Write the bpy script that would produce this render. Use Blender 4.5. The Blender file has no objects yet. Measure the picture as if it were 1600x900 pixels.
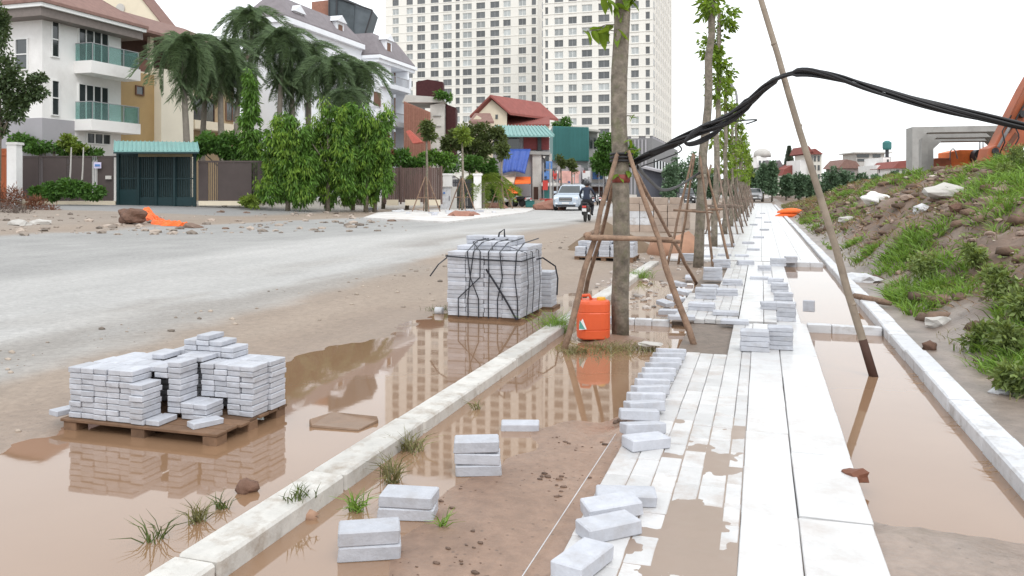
import bpy, bmesh, math, random
import numpy as np
from mathutils import Vector, Matrix
random.seed(7)
rng = np.random.default_rng(7)
scene = bpy.context.scene
col = scene.collection
R = math.radians

# ---------------------------------------------------------------- camera, sky, sun, exposure
CAM_H, F, PX0, HZ = 1.5, 1250.0, 800.0, 298.0
YAW = math.atan(390 / 1250)
CA, SA = math.cos(YAW), math.sin(YAW)
cam = bpy.data.cameras.new('camera')
cam_o = bpy.data.objects.new('camera', cam)
col.objects.link(cam_o)
cam_o.location = (0, 0, CAM_H)
cam_o.rotation_euler = (R(90), 0, YAW)
cam.sensor_width = 36
cam.lens = 36 * F / 1600
cam.shift_y = -152 / 1600
cam.clip_start = 0.05
cam.clip_end = 3000
scene.camera = cam_o

world = bpy.data.worlds.new('World')
scene.world = world
world.use_nodes = True
wn, wl = world.node_tree.nodes, world.node_tree.links
bg = wn['Background']
bg.inputs['Strength'].default_value = 0.1
sky = wn.new('ShaderNodeTexSky')
sky.sky_type = 'NISHITA'
sky.sun_disc = False
sky.sun_elevation = R(48)
sky.sun_rotation = R(142)
wtc = wn.new('ShaderNodeTexCoord')
wno = wn.new('ShaderNodeTexNoise')
wno.inputs['Scale'].default_value = 2.2
wno.inputs['Detail'].default_value = 4
wmp = wn.new('ShaderNodeMapping')
wmp.inputs['Scale'].default_value = (1, 1, 2.6)
wl.new(wtc.outputs['Generated'], wmp.inputs['Vector'])
wl.new(wmp.outputs[0], wno.inputs['Vector'])
wr = wn.new('ShaderNodeValToRGB')
wr.color_ramp.elements[0].position = 0.3
wr.color_ramp.elements[0].color = (10.2, 10.7, 11.0, 1)
wr.color_ramp.elements[1].position = 0.7
wr.color_ramp.elements[1].color = (11.6, 11.7, 11.8, 1)
wl.new(wno.outputs['Fac'], wr.inputs['Fac'])
wm = wn.new('ShaderNodeMix')
wm.data_type = 'RGBA'
wm.inputs['Factor'].default_value = 0.9          # overcast deck over the clear sky
wl.new(sky.outputs[0], wm.inputs['A'])
wl.new(wr.outputs['Color'], wm.inputs['B'])
wl.new(wm.outputs['Result'], bg.inputs['Color'])

sun = bpy.data.lights.new('sun', 'SUN')
sun.energy = 1.0
sun.angle = R(25)
sun.color = (1.0, 0.97, 0.93)
sun_o = bpy.data.objects.new('sun', sun)
col.objects.link(sun_o)
sun_o.rotation_euler = (R(42), 0, R(38))
scene.view_settings.view_transform = 'Standard'
scene.view_settings.look = 'None'
scene.view_settings.gamma = 1
scene.view_settings.use_curve_mapping = False
scene.view_settings.exposure = 0.5
scene.render.engine = 'CYCLES'
scene.cycles.max_bounces = 6
scene.cycles.transparent_max_bounces = 8


# ---------------------------------------------------------------- placing helpers (street runs along +Y)
def at(px, py, D):
    r = (px - PX0) / F * D
    return Vector((r * CA - D * SA, r * SA + D * CA, CAM_H + (HZ - py) * D / F))


def flat(px, py, z=0.0):
    return at(px, py, F * (CAM_H - z) / (py - HZ))


def tang(px):
    return math.tan(math.atan((px - PX0) / F) - YAW)


def onX(px, py, X):
    Y = X / tang(px)
    D = Y * CA - X * SA
    return Vector((X, Y, CAM_H + (HZ - py) * D / F))


def onY(px, py, Y):
    X = Y * tang(px)
    D = Y * CA - X * SA
    return Vector((X, Y, CAM_H + (HZ - py) * D / F))


def dep(v):
    return v.y * CA - v.x * SA


def sst(a, b, x):
    t = np.clip((x - a) / (b - a), 0, 1)
    return t * t * (3 - 2 * t)


def vnoise(x, y, s=1.0, seed=0):
    x = np.asarray(x, float) * s
    y = np.asarray(y, float) * s
    xi, yi = np.floor(x), np.floor(y)
    fx, fy = x - xi, y - yi
    fx, fy = fx * fx * (3 - 2 * fx), fy * fy * (3 - 2 * fy)

    def h(i, j):
        v = np.sin(i * 127.1 + j * 311.7 + seed * 74.7) * 43758.5453
        return v - np.floor(v)
    return (h(xi, yi) * (1 - fx) + h(xi + 1, yi) * fx) * (1 - fy) + (h(xi, yi + 1) * (1 - fx) + h(xi + 1, yi + 1) * fx) * fy


def fbm(x, y, s=1.0, seed=0, o=4):
    a, t, n = 1.0, 0.0, 0.0
    for k in range(o):
        n = n + a * (vnoise(x, y, s * 2 ** k, seed + k) - 0.5)
        t += a
        a *= 0.5
    return n / t * 2


SH_Y = [-40, 0, 3.5, 4.6, 6.2, 7.4, 9.0, 10.0, 11.0, 13.0, 15, 30, 900]
SH_X = [-4.3, -4.3, -4.22, -4.1, -3.95, -3.8, -3.75, -3.3, -2.85, -2.3, -1.5, -1.5, -1.5]


def crest(y):
    return np.interp(y, [-40, 14, 24, 36, 50, 64, 80, 100, 2000], [1.95, 1.95, 2.0, 1.9, 1.7, 1.05, 0.45, 0.2, 0.2])


def H(x, y, fine=True):
    x = np.asarray(x, float)
    y = np.asarray(y, float)
    n1 = fbm(x, y, 0.9, 3)
    n2 = fbm(x, y, 6.0, 9, 3)
    # roadside: rises gently from the puddle's shore to the road, then to the houses
    xb = np.interp(y, SH_Y, SH_X)
    zl = np.clip((xb - x) * 0.028, -0.07, 0.09) + n1 * 0.011 + n2 * 0.004 * (x > -8)
    zl = zl + 0.55 * sst(-16, -36, x) + 0.10 * sst(-5, -8, x) * sst(10, 20, y)
    # planting strip between kerb and paving
    zm = -0.05 + 0.062 * sst(-2.0, -1.25, x + 0.30 * n1) * sst(5.8, 4.6, y + 0.5 * n1) + 0.004 * n2 + 0.004 * n1
    zm = zm + 0.11 * np.exp(-(((x + 1.42) / 0.42) ** 2 + ((y - 7.95) / 0.36) ** 2))
    zm = zm + 0.07 * np.exp(-(((x + 0.75) / 0.12) ** 2)) * sst(8.2, 5.0, y) * sst(4.3, 5.0, y) * (1 + 0.9 * n2)
    zm = np.where(y > 10.2, zm + 0.085 * sst(11.6, 14.5, y) + 0.02 * n1, zm)
    # strip between paving and the right hand kerb
    zr = -0.05 + 0.115 * sst(4.75, 3.3, y + 0.9 * fbm(x, y, 1.7, 63) - 0.2 * (x - 0.8)) + (0.012 * n2 + 0.012 * fbm(x, y, 3.0, 66)) * sst(4.7, 4.0, y)
    zr = np.where(y > 16.8, 0.03, zr)
    # mud strip and embankment
    xt = 1.78 + 0.26 * fbm(y * 0 + 3.3, y, 0.5, 21) - 0.1 * sst(12, 20, y) + 0.12 * sst(8.5, 6.5, y)
    t = np.clip((x - xt) / 3.6, 0, 1)
    prof = np.where(t < 0.5, 1.15 * t, 0.575 + 0.85 * (t - 0.5))
    ze = 0.035 + 0.012 * n1 + crest(y) * np.clip(prof, 0, 1) * (1 + 0.16 * fbm(x, y, 0.45, 5)) + 0.34 * fbm(x, y, 0.8, 13) * sst(0, 0.25, t) \
        + 0.12 * fbm(x, y, 2.6, 15, 4) * sst(0.02, 0.2, t)
    ze = np.where(y > 16.8, np.maximum(ze, 0.03), ze)
    z = np.where(x < -2.05, zl, np.where(x < -0.2, zm, np.where(x < 1.32, zr, ze)))
    far = sst(75, 130, y)
    z = np.where(x < 1.3, z, z * (1 - far) + 0.2 * far)
    return z


def hz(x, y):
    return float(H(np.array([x]), np.array([y]))[0])


_DS = 2.0 * 1.003 ** np.arange(1900)


def gnd(px, py):
    """point where the line of sight through a pixel meets the terrain"""
    D = _DS
    r = (px - PX0) / F * D
    xs, ys, zs = r * CA - D * SA, r * SA + D * CA, CAM_H + (HZ - py) * D / F
    hit = np.nonzero(zs <= H(xs, ys))[0]
    i = hit[0] if len(hit) else len(D) - 1
    return Vector((xs[i], ys[i], hz(xs[i], ys[i])))


# ---------------------------------------------------------------- materials
MATS = {}


def mat(name, c, rough=0.75, var=0.14, vs=5.0, bump=0.15, bs=35.0, orand=0.08, metal=0.0, spec=0.4, dirt=None, dirt_amt=0.5, island=0.0, alpha=1.0):
    m = bpy.data.materials.new(name)
    m.use_nodes = True
    n, l = m.node_tree.nodes, m.node_tree.links
    b = n['Principled BSDF']
    b.inputs['Roughness'].default_value = rough
    b.inputs['Metallic'].default_value = metal
    b.inputs['Specular IOR Level'].default_value = spec
    tc = n.new('ShaderNodeTexCoord')
    oi = n.new('ShaderNodeObjectInfo')
    off = n.new('ShaderNodeVectorMath')
    off.operation = 'MULTIPLY_ADD'
    off.inputs[1].default_value = (1, 1, 1)
    l.new(tc.outputs['Object'], off.inputs[0])
    sc = n.new('ShaderNodeVectorMath')
    sc.operation = 'SCALE'
    sc.inputs[0].default_value = (37, 53, 71)
    l.new(oi.outputs['Random'], sc.inputs['Scale'])
    l.new(sc.outputs[0], off.inputs[2])
    no = n.new('ShaderNodeTexNoise')
    no.inputs['Scale'].default_value = vs
    no.inputs['Detail'].default_value = 6
    no.inputs['Roughness'].default_value = 0.65
    l.new(off.outputs[0], no.inputs['Vector'])
    mr = n.new('ShaderNodeMapRange')
    mr.inputs['From Min'].default_value = 0.25
    mr.inputs['From Max'].default_value = 0.75
    mr.inputs['To Min'].default_value = 1 - var
    mr.inputs['To Max'].default_value = 1 + var
    l.new(no.outputs['Fac'], mr.inputs['Value'])
    mo = n.new('ShaderNodeMapRange')
    mo.inputs['To Min'].default_value = 1 - orand
    mo.inputs['To Max'].default_value = 1 + orand
    l.new(oi.outputs['Random'], mo.inputs['Value'])
    mu = n.new('ShaderNodeMath')
    mu.operation = 'MULTIPLY'
    l.new(mr.outputs[0], mu.inputs[0])
    l.new(mo.outputs[0], mu.inputs[1])
    last = mu
    if island:
        ge = n.new('ShaderNodeNewGeometry')
        mi = n.new('ShaderNodeMapRange')
        mi.inputs['To Min'].default_value = 1 - island
        mi.inputs['To Max'].default_value = 1 + island
        l.new(ge.outputs['Random Per Island'], mi.inputs['Value'])
        m2 = n.new('ShaderNodeMath')
        m2.operation = 'MULTIPLY'
        l.new(last.outputs[0], m2.inputs[0])
        l.new(mi.outputs[0], m2.inputs[1])
        last = m2
    vm = n.new('ShaderNodeVectorMath')
    vm.operation = 'SCALE'
    vm.inputs[0].default_value = c
    l.new(last.outputs[0], vm.inputs['Scale'])
    out = vm.outputs[0]
    if dirt:
        n2 = n.new('ShaderNodeTexNoise')
        n2.inputs['Scale'].default_value = vs * 0.6
        n2.inputs['Detail'].default_value = 8
        n2.inputs['Roughness'].default_value = 0.7
        l.new(off.outputs[0], n2.inputs['Vector'])
        rp = n.new('ShaderNodeMapRange')
        rp.inputs['From Min'].default_value = 0.5
        rp.inputs['From Max'].default_value = 0.72
        rp.inputs['To Max'].default_value = dirt_amt
        l.new(n2.outputs['Fac'], rp.inputs['Value'])
        mx = n.new('ShaderNodeMix')
        mx.data_type = 'RGBA'
        mx.inputs['B'].default_value = (*dirt, 1)
        l.new(rp.outputs[0], mx.inputs['Factor'])
        l.new(out, mx.inputs['A'])
        out = mx.outputs['Result']
    l.new(out, b.inputs['Base Color'])
    if bump:
        nb = n.new('ShaderNodeTexNoise')
        nb.inputs['Scale'].default_value = bs
        nb.inputs['Detail'].default_value = 5
        l.new(off.outputs[0], nb.inputs['Vector'])
        bp = n.new('ShaderNodeBump')
        bp.inputs['Strength'].default_value = bump
        bp.inputs['Distance'].default_value = 0.5 / bs
        l.new(nb.outputs['Fac'], bp.inputs['Height'])
        l.new(bp.outputs[0], b.inputs['Normal'])
    MATS[name] = m
    return m


def leafmat(name, c, var=0.35, trans=0.3, tint=(1.25, 1.1, 0.5)):
    m = mat(name, c, rough=0.5, var=0.18, vs=0.8, bump=0, orand=0.06, island=var, spec=0.3)
    n, l = m.node_tree.nodes, m.node_tree.links
    b = n['Principled BSDF']
    src = b.inputs['Base Color'].links[0].from_socket
    tl = n.new('ShaderNodeBsdfTranslucent')
    sc = n.new('ShaderNodeMix')
    sc.data_type = 'RGBA'
    sc.blend_type = 'MULTIPLY'
    sc.inputs['Factor'].default_value = 1
    sc.inputs['B'].default_value = (*tint, 1)
    l.new(src, sc.inputs['A'])
    l.new(sc.outputs['Result'], tl.inputs['Color'])
    mx = n.new('ShaderNodeMixShader')
    mx.inputs[0].default_value = trans
    l.new(b.outputs[0], mx.inputs[1])
    l.new(tl.outputs[0], mx.inputs[2])
    l.new(mx.outputs[0], n['Material Output'].inputs['Surface'])
    return m


def glassmat(name, c, rough=0.08, spec=0.8):
    return mat(name, c, rough=rough, var=0.25, vs=0.6, bump=0, orand=0.35, spec=spec)


STONE = mat('white_stone', (0.47, 0.485, 0.53), rough=0.55, var=0.14, vs=14, bump=0.35, bs=70, orand=0.11, dirt=(0.34, 0.32, 0.31), dirt_amt=0.5)
PAVER = mat('wet_white_paver', (0.56, 0.555, 0.555), rough=0.3, var=0.12, vs=7, bump=0.25, bs=60, orand=0.12, dirt=(0.36, 0.28, 0.225), dirt_amt=0.75, spec=0.6)
SLAB = mat('white_slab_stone', (0.60, 0.60, 0.60), rough=0.30, var=0.08, vs=6, bump=0.15, bs=50, orand=0.05, dirt=(0.42, 0.36, 0.32), dirt_amt=0.65, spec=0.6)
KERB = mat('kerb_stone', (0.52, 0.505, 0.475), rough=0.6, var=0.16, vs=9, bump=0.3, bs=60, orand=0.10, dirt=(0.27, 0.21, 0.155), dirt_amt=0.85)
KERBW = mat('pale_kerb_stone', (0.60, 0.61, 0.635), rough=0.55, var=0.10, vs=8, bump=0.25, bs=60, orand=0.06, dirt=(0.27, 0.235, 0.20), dirt_amt=0.75)
BED = mat('wet_bedding_mortar', (0.16, 0.125, 0.10), rough=0.6, var=0.3, vs=12, bump=0.6, bs=40)
PALW = mat('pallet_wood', (0.17, 0.10, 0.06), rough=0.8, var=0.3, vs=9, bump=0.4, bs=50, orand=0.25)
WOODG = mat('weathered_stake_wood', (0.20, 0.15, 0.12), rough=0.9, var=0.4, vs=9, bump=0.5, bs=40, orand=0.3)
WOOD = mat('stake_wood', (0.25, 0.165, 0.115), rough=0.85, var=0.4, vs=11, bump=0.8, bs=45, orand=0.25, dirt=(0.10, 0.06, 0.045), dirt_amt=0.8)
BARK = mat('grey_bark', (0.21, 0.18, 0.145), rough=0.9, var=0.55, vs=13, bump=1.0, bs=45, orand=0.15, dirt=(0.13, 0.14, 0.07), dirt_amt=0.8)
BARKP = mat('palm_bark', (0.22, 0.195, 0.165), rough=0.9, var=0.25, vs=3, bump=0.5, bs=12)
BAMB = mat('bamboo', (0.27, 0.22, 0.17), rough=0.6, var=0.25, vs=6, bump=0.2, bs=50, dirt=(0.12, 0.09, 0.07), dirt_amt=0.7)
CABLE = mat('black_cable', (0.018, 0.018, 0.02), rough=0.5, var=0.2, bump=0)
STRAP = mat('black_strap', (0.02, 0.022, 0.03), rough=0.45, var=0.2, bump=0)
ORANGE = mat('orange_plastic', (0.70, 0.115, 0.04), rough=0.4, var=0.08, vs=4, bump=0.05, dirt=(0.45, 0.16, 0.08), dirt_amt=0.4)
ORANGEF = mat('orange_tarp', (0.9, 0.16, 0.03), rough=0.6, var=0.12, vs=6, bump=0.3, bs=10)
YELLOWP = mat('yellow_plastic', (0.75, 0.42, 0.05), rough=0.45, var=0.08)
LABW = mat('label_white', (0.8, 0.8, 0.8), rough=0.5, var=0.05)
LABG = mat('label_green', (0.10, 0.33, 0.28), rough=0.5, var=0.05)
REDP = mat('red_paint', (0.22, 0.05, 0.04), rough=0.6)
WHITEW = mat('white_render', (0.84, 0.825, 0.81), rough=0.85, var=0.06, vs=0.5, bump=0.1, bs=8, dirt=(0.55, 0.53, 0.5), dirt_amt=0.45)
WHITEB = mat('cool_white_render', (0.80, 0.82, 0.86), rough=0.85, var=0.05, vs=0.5, bump=0.1, bs=8, dirt=(0.55, 0.56, 0.58), dirt_amt=0.4)
CREAM = mat('cream_render', (0.72, 0.64, 0.50), rough=0.85, var=0.06, vs=0.5, bump=0.1, bs=8, dirt=(0.5, 0.44, 0.35), dirt_amt=0.4)
YELLOWW = mat('ochre_render', (0.48, 0.33, 0.16), rough=0.85, var=0.08, vs=0.5, bump=0.1, bs=8, dirt=(0.3, 0.22, 0.13), dirt_amt=0.4)
GREYW = mat('grey_render', (0.34, 0.33, 0.35), rough=0.85, var=0.08, vs=0.5, bump=0.1, bs=8)
LGREY = mat('light_grey_concrete', (0.52, 0.50, 0.47), rough=0.85, var=0.12, vs=0.8, bump=0.2, bs=8, dirt=(0.3, 0.28, 0.25), dirt_amt=0.5)
CONC = mat('precast_concrete', (0.36, 0.355, 0.34), rough=0.8, var=0.12, vs=1.5, bump=0.2, bs=10, dirt=(0.22, 0.21, 0.2), dirt_amt=0.6)
ROOFB = mat('brown_roof_tile', (0.21, 0.125, 0.105), rough=0.8, var=0.2, vs=3, bump=0.3, bs=8, orand=0.12)
ROOFR = mat('red_roof_tile', (0.23, 0.07, 0.058), rough=0.75, var=0.2, vs=2, bump=0.3, bs=8, orand=0.12)
ROOFG = mat('slate_roof', (0.19, 0.17, 0.18), rough=0.75, var=0.18, vs=2, bump=0.3, bs=8, orand=0.1)
TEAL = mat('teal_sheet_metal', (0.05, 0.20, 0.195), rough=0.5, var=0.12, vs=1.2, bump=0.05, orand=0.1)
TEALR = mat('pale_teal_roof', (0.20, 0.38, 0.36), rough=0.5, var=0.1, vs=1.2, bump=0.05, dirt=(0.25, 0.33, 0.30), dirt_amt=0.5)
GREENG = mat('dark_green_paint', (0.008, 0.030, 0.034), rough=0.5, var=0.12, orand=0.1)
DARKF = mat('dark_fence_panel', (0.075, 0.058, 0.055), rough=0.7, var=0.12, vs=2, bump=0.1, orand=0.12)
BROWNF = mat('brown_fence_board', (0.13, 0.085, 0.075), rough=0.7, var=0.18, vs=2, bump=0.15, orand=0.2)
BRICKW = mat('rust_brick', (0.30, 0.15, 0.11), rough=0.9, var=0.2, vs=4, bump=0.3, bs=12, orand=0.08)
SHUT = mat('brown_shutter', (0.16, 0.085, 0.055), rough=0.7, var=0.15)
DBROWN = mat('dark_brown', (0.07, 0.035, 0.025), rough=0.8, var=0.2)
MAROON = mat('maroon_net', (0.06, 0.018, 0.02), rough=0.9, var=0.3)
GLASSD = glassmat('dark_window_glass', (0.035, 0.042, 0.045))
GLASST = glassmat('tower_window_glass', (0.085, 0.09, 0.092))
GLASSP = glassmat('curtained_window', (0.36, 0.38, 0.38), rough=0.3, spec=0.5)
GLASSG = glassmat('green_balcony_glass', (0.27, 0.42, 0.40), rough=0.1)
_n, _l = GLASSG.node_tree.nodes, GLASSG.node_tree.links
_t = _n.new('ShaderNodeBsdfTransparent')
_t.inputs[0].default_value = (0.75, 0.9, 0.88, 1)
_x = _n.new('ShaderNodeMixShader')
_x.inputs[0].default_value = 0.72
_l.new(_n['Principled BSDF'].outputs[0], _x.inputs[1])
_l.new(_t.outputs[0], _x.inputs[2])
_l.new(_x.outputs[0], _n['Material Output'].inputs['Surface'])
FRAMEW = mat('white_frame', (0.75, 0.75, 0.74), rough=0.5, var=0.04, bump=0)
METALG = mat('grey_metal', (0.30, 0.30, 0.31), rough=0.5, var=0.1, bump=0)
DMETAL = mat('dark_metal', (0.04, 0.04, 0.045), rough=0.5, var=0.15, bump=0)
NET = mat('dark_scaffold_net', (0.07, 0.085, 0.095), rough=0.8, var=0.35, vs=0.6, bump=0.2)
TARPB = mat('blue_tarp', (0.05, 0.10, 0.36), rough=0.5, var=0.15, vs=2.5, bump=0.5, bs=3)
PINK = mat('faded_red_awning', (0.50, 0.13, 0.10), rough=0.7, var=0.15)
SIGNP = mat('pink_sign', (0.70, 0.40, 0.36), rough=0.6, var=0.3, vs=1.5)
SIGNB = mat('blue_sign', (0.10, 0.22, 0.50), rough=0.6, var=0.2)
SIGNR = mat('red_sign', (0.55, 0.06, 0.05), rough=0.6, var=0.15)
ROCK = mat('rubble_stone', (0.25, 0.185, 0.15), rough=0.9, var=0.3, vs=3, bump=0.5, bs=20, island=0.45)
CLOD = mat('dark_mud_clod', (0.14, 0.09, 0.065), rough=0.6, var=0.3, vs=20, bump=0.5, bs=60, island=0.3)
BROWNROCK = mat('brown_earth_lump', (0.15, 0.085, 0.06), rough=0.85, var=0.35, vs=5, bump=0.8, bs=15)
SAND = mat('sand_pile', (0.17, 0.122, 0.082), rough=0.95, var=0.15, vs=3, bump=0.5, bs=30)
SACK = mat('white_sack', (0.78, 0.78, 0.76), rough=0.6, var=0.08, vs=3, bump=0.4, bs=9)
EXOR = mat('excavator_orange', (0.36, 0.10, 0.045), rough=0.55, var=0.25, vs=1.2, bump=0.1, dirt=(0.22, 0.10, 0.06), dirt_amt=0.75)
CARP = mat('silver_blue_paint', (0.50, 0.57, 0.66), rough=0.25, var=0.05, metal=0.3, bump=0, spec=0.7)
BLACKP = mat('black_paint', (0.018, 0.018, 0.022), rough=0.3, var=0.1, bump=0, spec=0.6)
TYRE = mat('tyre_rubber', (0.025, 0.024, 0.023), rough=0.8, var=0.2)
CHROME = mat('chrome', (0.6, 0.6, 0.6), rough=0.2, metal=1, bump=0, var=0.05)
LAMPW = mat('headlight_glass', (0.75, 0.77, 0.8), rough=0.1, bump=0, var=0.05, spec=0.8)
WHITEP = mat('white_plastic', (0.72, 0.72, 0.72), rough=0.4, var=0.06)
PACKB = mat('tan_brick_pack', (0.40, 0.32, 0.265), rough=0.85, var=0.18, vs=4, bump=0.3, orand=0.12)
CLOTH = mat('brown_cloth', (0.10, 0.06, 0.05), rough=0.9, var=0.3)
L_DARK = leafmat('palm_leaf', (0.135, 0.195, 0.105), var=0.5, trans=0.35, tint=(1.1, 1.1, .7))
L_TIP = leafmat('mast_tree_young_leaf', (0.20, 0.33, 0.05), var=0.4, trans=0.4)
L_MAST = leafmat('mast_tree_leaf', (0.095, 0.195, 0.032), var=0.6, trans=0.3)
L_WEED = leafmat('weed_leaf', (0.19, 0.255, 0.085), var=0.5)
L_BUSH = leafmat('bush_leaf', (0.085, 0.185, 0.04), var=0.4)
L_YEL = leafmat('yellow_green_leaf', (0.19, 0.27, 0.05), var=0.4)
L_TREE = leafmat('street_tree_leaf', (0.16, 0.26, 0.03), var=0.4, trans=0.4)
L_FAR = leafmat('far_tree_leaf', (0.12, 0.19, 0.11), var=0.35, trans=0.15, tint=(1, 1.05, 0.8))
L_OLIVE = leafmat('olive_leaf', (0.10, 0.135, 0.045), var=0.4)
L_STRAW = leafmat('straw', (0.30, 0.20, 0.13), var=0.4)
L_DRY = leafmat('dry_red_twig_leaf', (0.19, 0.085, 0.055), var=0.4)
L_GRASS = leafmat('bank_grass', (0.17, 0.29, 0.055), var=0.45, trans=0.3)
L_GRASSD = leafmat('dull_bank_grass', (0.19, 0.185, 0.085), var=0.45, trans=0.25)


# ---------------------------------------------------------------- object helpers
def tag(o, label=None, cat=None, group=None, kind=None):
    if label:
        o['label'] = label
    if cat:
        o['category'] = cat
    if group:
        o['group'] = group
    if kind:
        o['kind'] = kind
    return o


def thing(name, label, cat, loc=(0, 0, 0), group=None):
    o = bpy.data.objects.new(name, None)
    o.empty_display_size = 0.2
    o.location = loc
    col.objects.link(o)
    return tag(o, label, cat, group)


def wmat(o):
    """world matrix of an object whose ancestors are only moved, not turned"""
    M_ = Matrix.Translation(o.location)
    if o.parent:
        M_ = wmat(o.parent) @ o.matrix_parent_inverse @ M_
    return M_


def adopt(o, parent):
    o.parent = parent
    o.matrix_parent_inverse = wmat(parent).inverted()


def link(name, me, m=None, parent=None, loc=None, rot=None, local=False):
    o = bpy.data.objects.new(name, me)
    if m is not None and len(me.materials) == 0:
        for k in (m if isinstance(m, (list, tuple)) else [m]):
            me.materials.append(k)
    col.objects.link(o)
    if loc is not None:
        o.location = loc
    if rot is not None:
        o.rotation_euler = rot
    if parent is not None:
        if local:
            o.parent = parent
        else:
            adopt(o, parent)
    return o


def copy_tree(o, parent=None):
    c = o.copy()
    col.objects.link(c)
    c.parent = parent
    if parent is not None:
        c.matrix_parent_inverse = o.matrix_parent_inverse.copy()
    for ch in list(o.children):
        copy_tree(ch, c)
    return c


class MB:
    def __init__(self):
        self.v, self.f, self.mi = [], [], []
        self.cur = 0

    def add(self, vs, fs):
        b = len(self.v)
        self.v += [tuple(v) for v in vs]
        self.f += [tuple(b + i for i in f) for f in fs]
        self.mi += [self.cur] * len(fs)
        return self

    def box(self, c, s, rz=0.0, rx=0.0, ry=0.0):
        M_ = Matrix.Translation(c) @ Matrix.Rotation(rz, 4, 'Z') @ Matrix.Rotation(ry, 4, 'Y') @ Matrix.Rotation(rx, 4, 'X')
        h = [q / 2 for q in s]
        vs = [M_ @ Vector((x * h[0], y * h[1], z * h[2])) for x in (-1, 1) for y in (-1, 1) for z in (-1, 1)]
        return self.add(vs, [(0, 1, 3, 2), (4, 6, 7, 5), (0, 4, 5, 1), (2, 3, 7, 6), (0, 2, 6, 4), (1, 5, 7, 3)])

    def bx(self, x0, x1, y0, y1, z0, z1):
        return self.box(((x0 + x1) / 2, (y0 + y1) / 2, (z0 + z1) / 2), (abs(x1 - x0), abs(y1 - y0), abs(z1 - z0)))

    def hexa(self, b, t):
        n = len(b)
        return self.add(list(b) + list(t), [tuple(range(n - 1, -1, -1)), tuple(range(n, 2 * n))] + [(i, (i + 1) % n, n + (i + 1) % n, n + i) for i in range(n)])

    def tube(self, pts, r, n=8, cap=True):
        pts = [Vector(p) for p in pts]
        rs = r if isinstance(r, (list, tuple)) else [r] * len(pts)
        vs, fs = [], []
        ref = None
        for i, p in enumerate(pts):
            d = (pts[min(i + 1, len(pts) - 1)] - pts[max(i - 1, 0)]).normalized()
            if ref is None:
                ref = d.cross(Vector((0, 0, 1)) if abs(d.z) < 0.9 else Vector((1, 0, 0))).normalized()
            u = (ref - d * ref.dot(d)).normalized()
            ref = u
            w = d.cross(u)
            for k in range(n):
                a = 2 * math.pi * k / n
                vs.append(p + (u * math.cos(a) + w * math.sin(a)) * rs[i])
        for i in range(len(pts) - 1):
            for k in range(n):
                fs.append((i * n + k, i * n + (k + 1) % n, (i + 1) * n + (k + 1) % n, (i + 1) * n + k))
        if cap:
            fs.append(tuple(range(n - 1, -1, -1)))
            fs.append(tuple((len(pts) - 1) * n + k for k in range(n)))
        return self.add(vs, fs)

    def lathe(self, prof, c=(0, 0, 0), n=16, axis='Z'):
        vs, fs = [], []
        for r, z in prof:
            for k in range(n):
                a = 2 * math.pi * k / n
                p = (r * math.cos(a), r * math.sin(a), z)
                if axis == 'X':
                    p = (z, p[0], p[1])
                elif axis == 'Y':
                    p = (p[0], z, p[1])
                vs.append((p[0] + c[0], p[1] + c[1], p[2] + c[2]))
        for i in range(len(prof) - 1):
            for k in range(n):
                fs.append((i * n + k, i * n + (k + 1) % n, (i + 1) * n + (k + 1) % n, (i + 1) * n + k))
        fs.append(tuple(range(n - 1, -1, -1)))
        fs.append(tuple((len(prof) - 1) * n + k for k in range(n)))
        return self.add(vs, fs)

    def loft(self, secs):
        n = len(secs[0])
        vs = [p for s in secs for p in s]
        fs = []
        for i in range(len(secs) - 1):
            for k in range(n):
                fs.append((i * n + k, i * n + (k + 1) % n, (i + 1) * n + (k + 1) % n, (i + 1) * n + k))
        fs.append(tuple(range(n - 1, -1, -1)))
        fs.append(tuple((len(secs) - 1) * n + k for k in range(n)))
        return self.add(vs, fs)

    def rock(self, c, s, seed=0, sub=1):
        rr = random.Random(seed)
        bm = bmesh.new()
        bmesh.ops.create_icosphere(bm, subdivisions=sub, radius=1)
        q = [rr.uniform(0, 9) for _ in range(3)]
        vs = []
        for v in bm.verts:
            k = 1 + 0.28 * math.sin(v.co.x * 3 + q[0]) * math.cos(v.co.y * 3 + q[1]) + 0.16 * math.sin(v.co.z * 5 + q[2] + v.co.x * 4)
            vs.append((c[0] + v.co.x * s[0] * k, c[1] + v.co.y * s[1] * k, c[2] + v.co.z * s[2] * k))
        fs = [tuple(v.index for v in f.verts) for f in bm.faces]
        bm.free()
        return self.add(vs, fs)

    def mesh(self, name='m'):
        me = bpy.data.meshes.new(name)
        me.from_pydata(self.v, [], self.f)
        if any(self.mi):
            me.polygons.foreach_set('material_index', self.mi)
        bm = bmesh.new()
        bm.from_mesh(me)
        bmesh.ops.recalc_face_normals(bm, faces=bm.faces)
        bm.to_mesh(me)
        bm.free()
        me.update()
        return me

    def build(self, name, m, parent=None, smooth=False, bevel=0.0, local=False, loc=None):
        me = self.mesh(name)
        if bevel:
            bm = bmesh.new()
            bm.from_mesh(me)
            bmesh.ops.bevel(bm, geom=bm.edges[:], offset=bevel, segments=1, affect='EDGES', clamp_overlap=True)
            bm.to_mesh(me)
            bm.free()
        if smooth:
            me.polygons.foreach_set('use_smooth', [True] * len(me.polygons))
        return link(name, me, m, parent, loc=loc, local=local)


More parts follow.
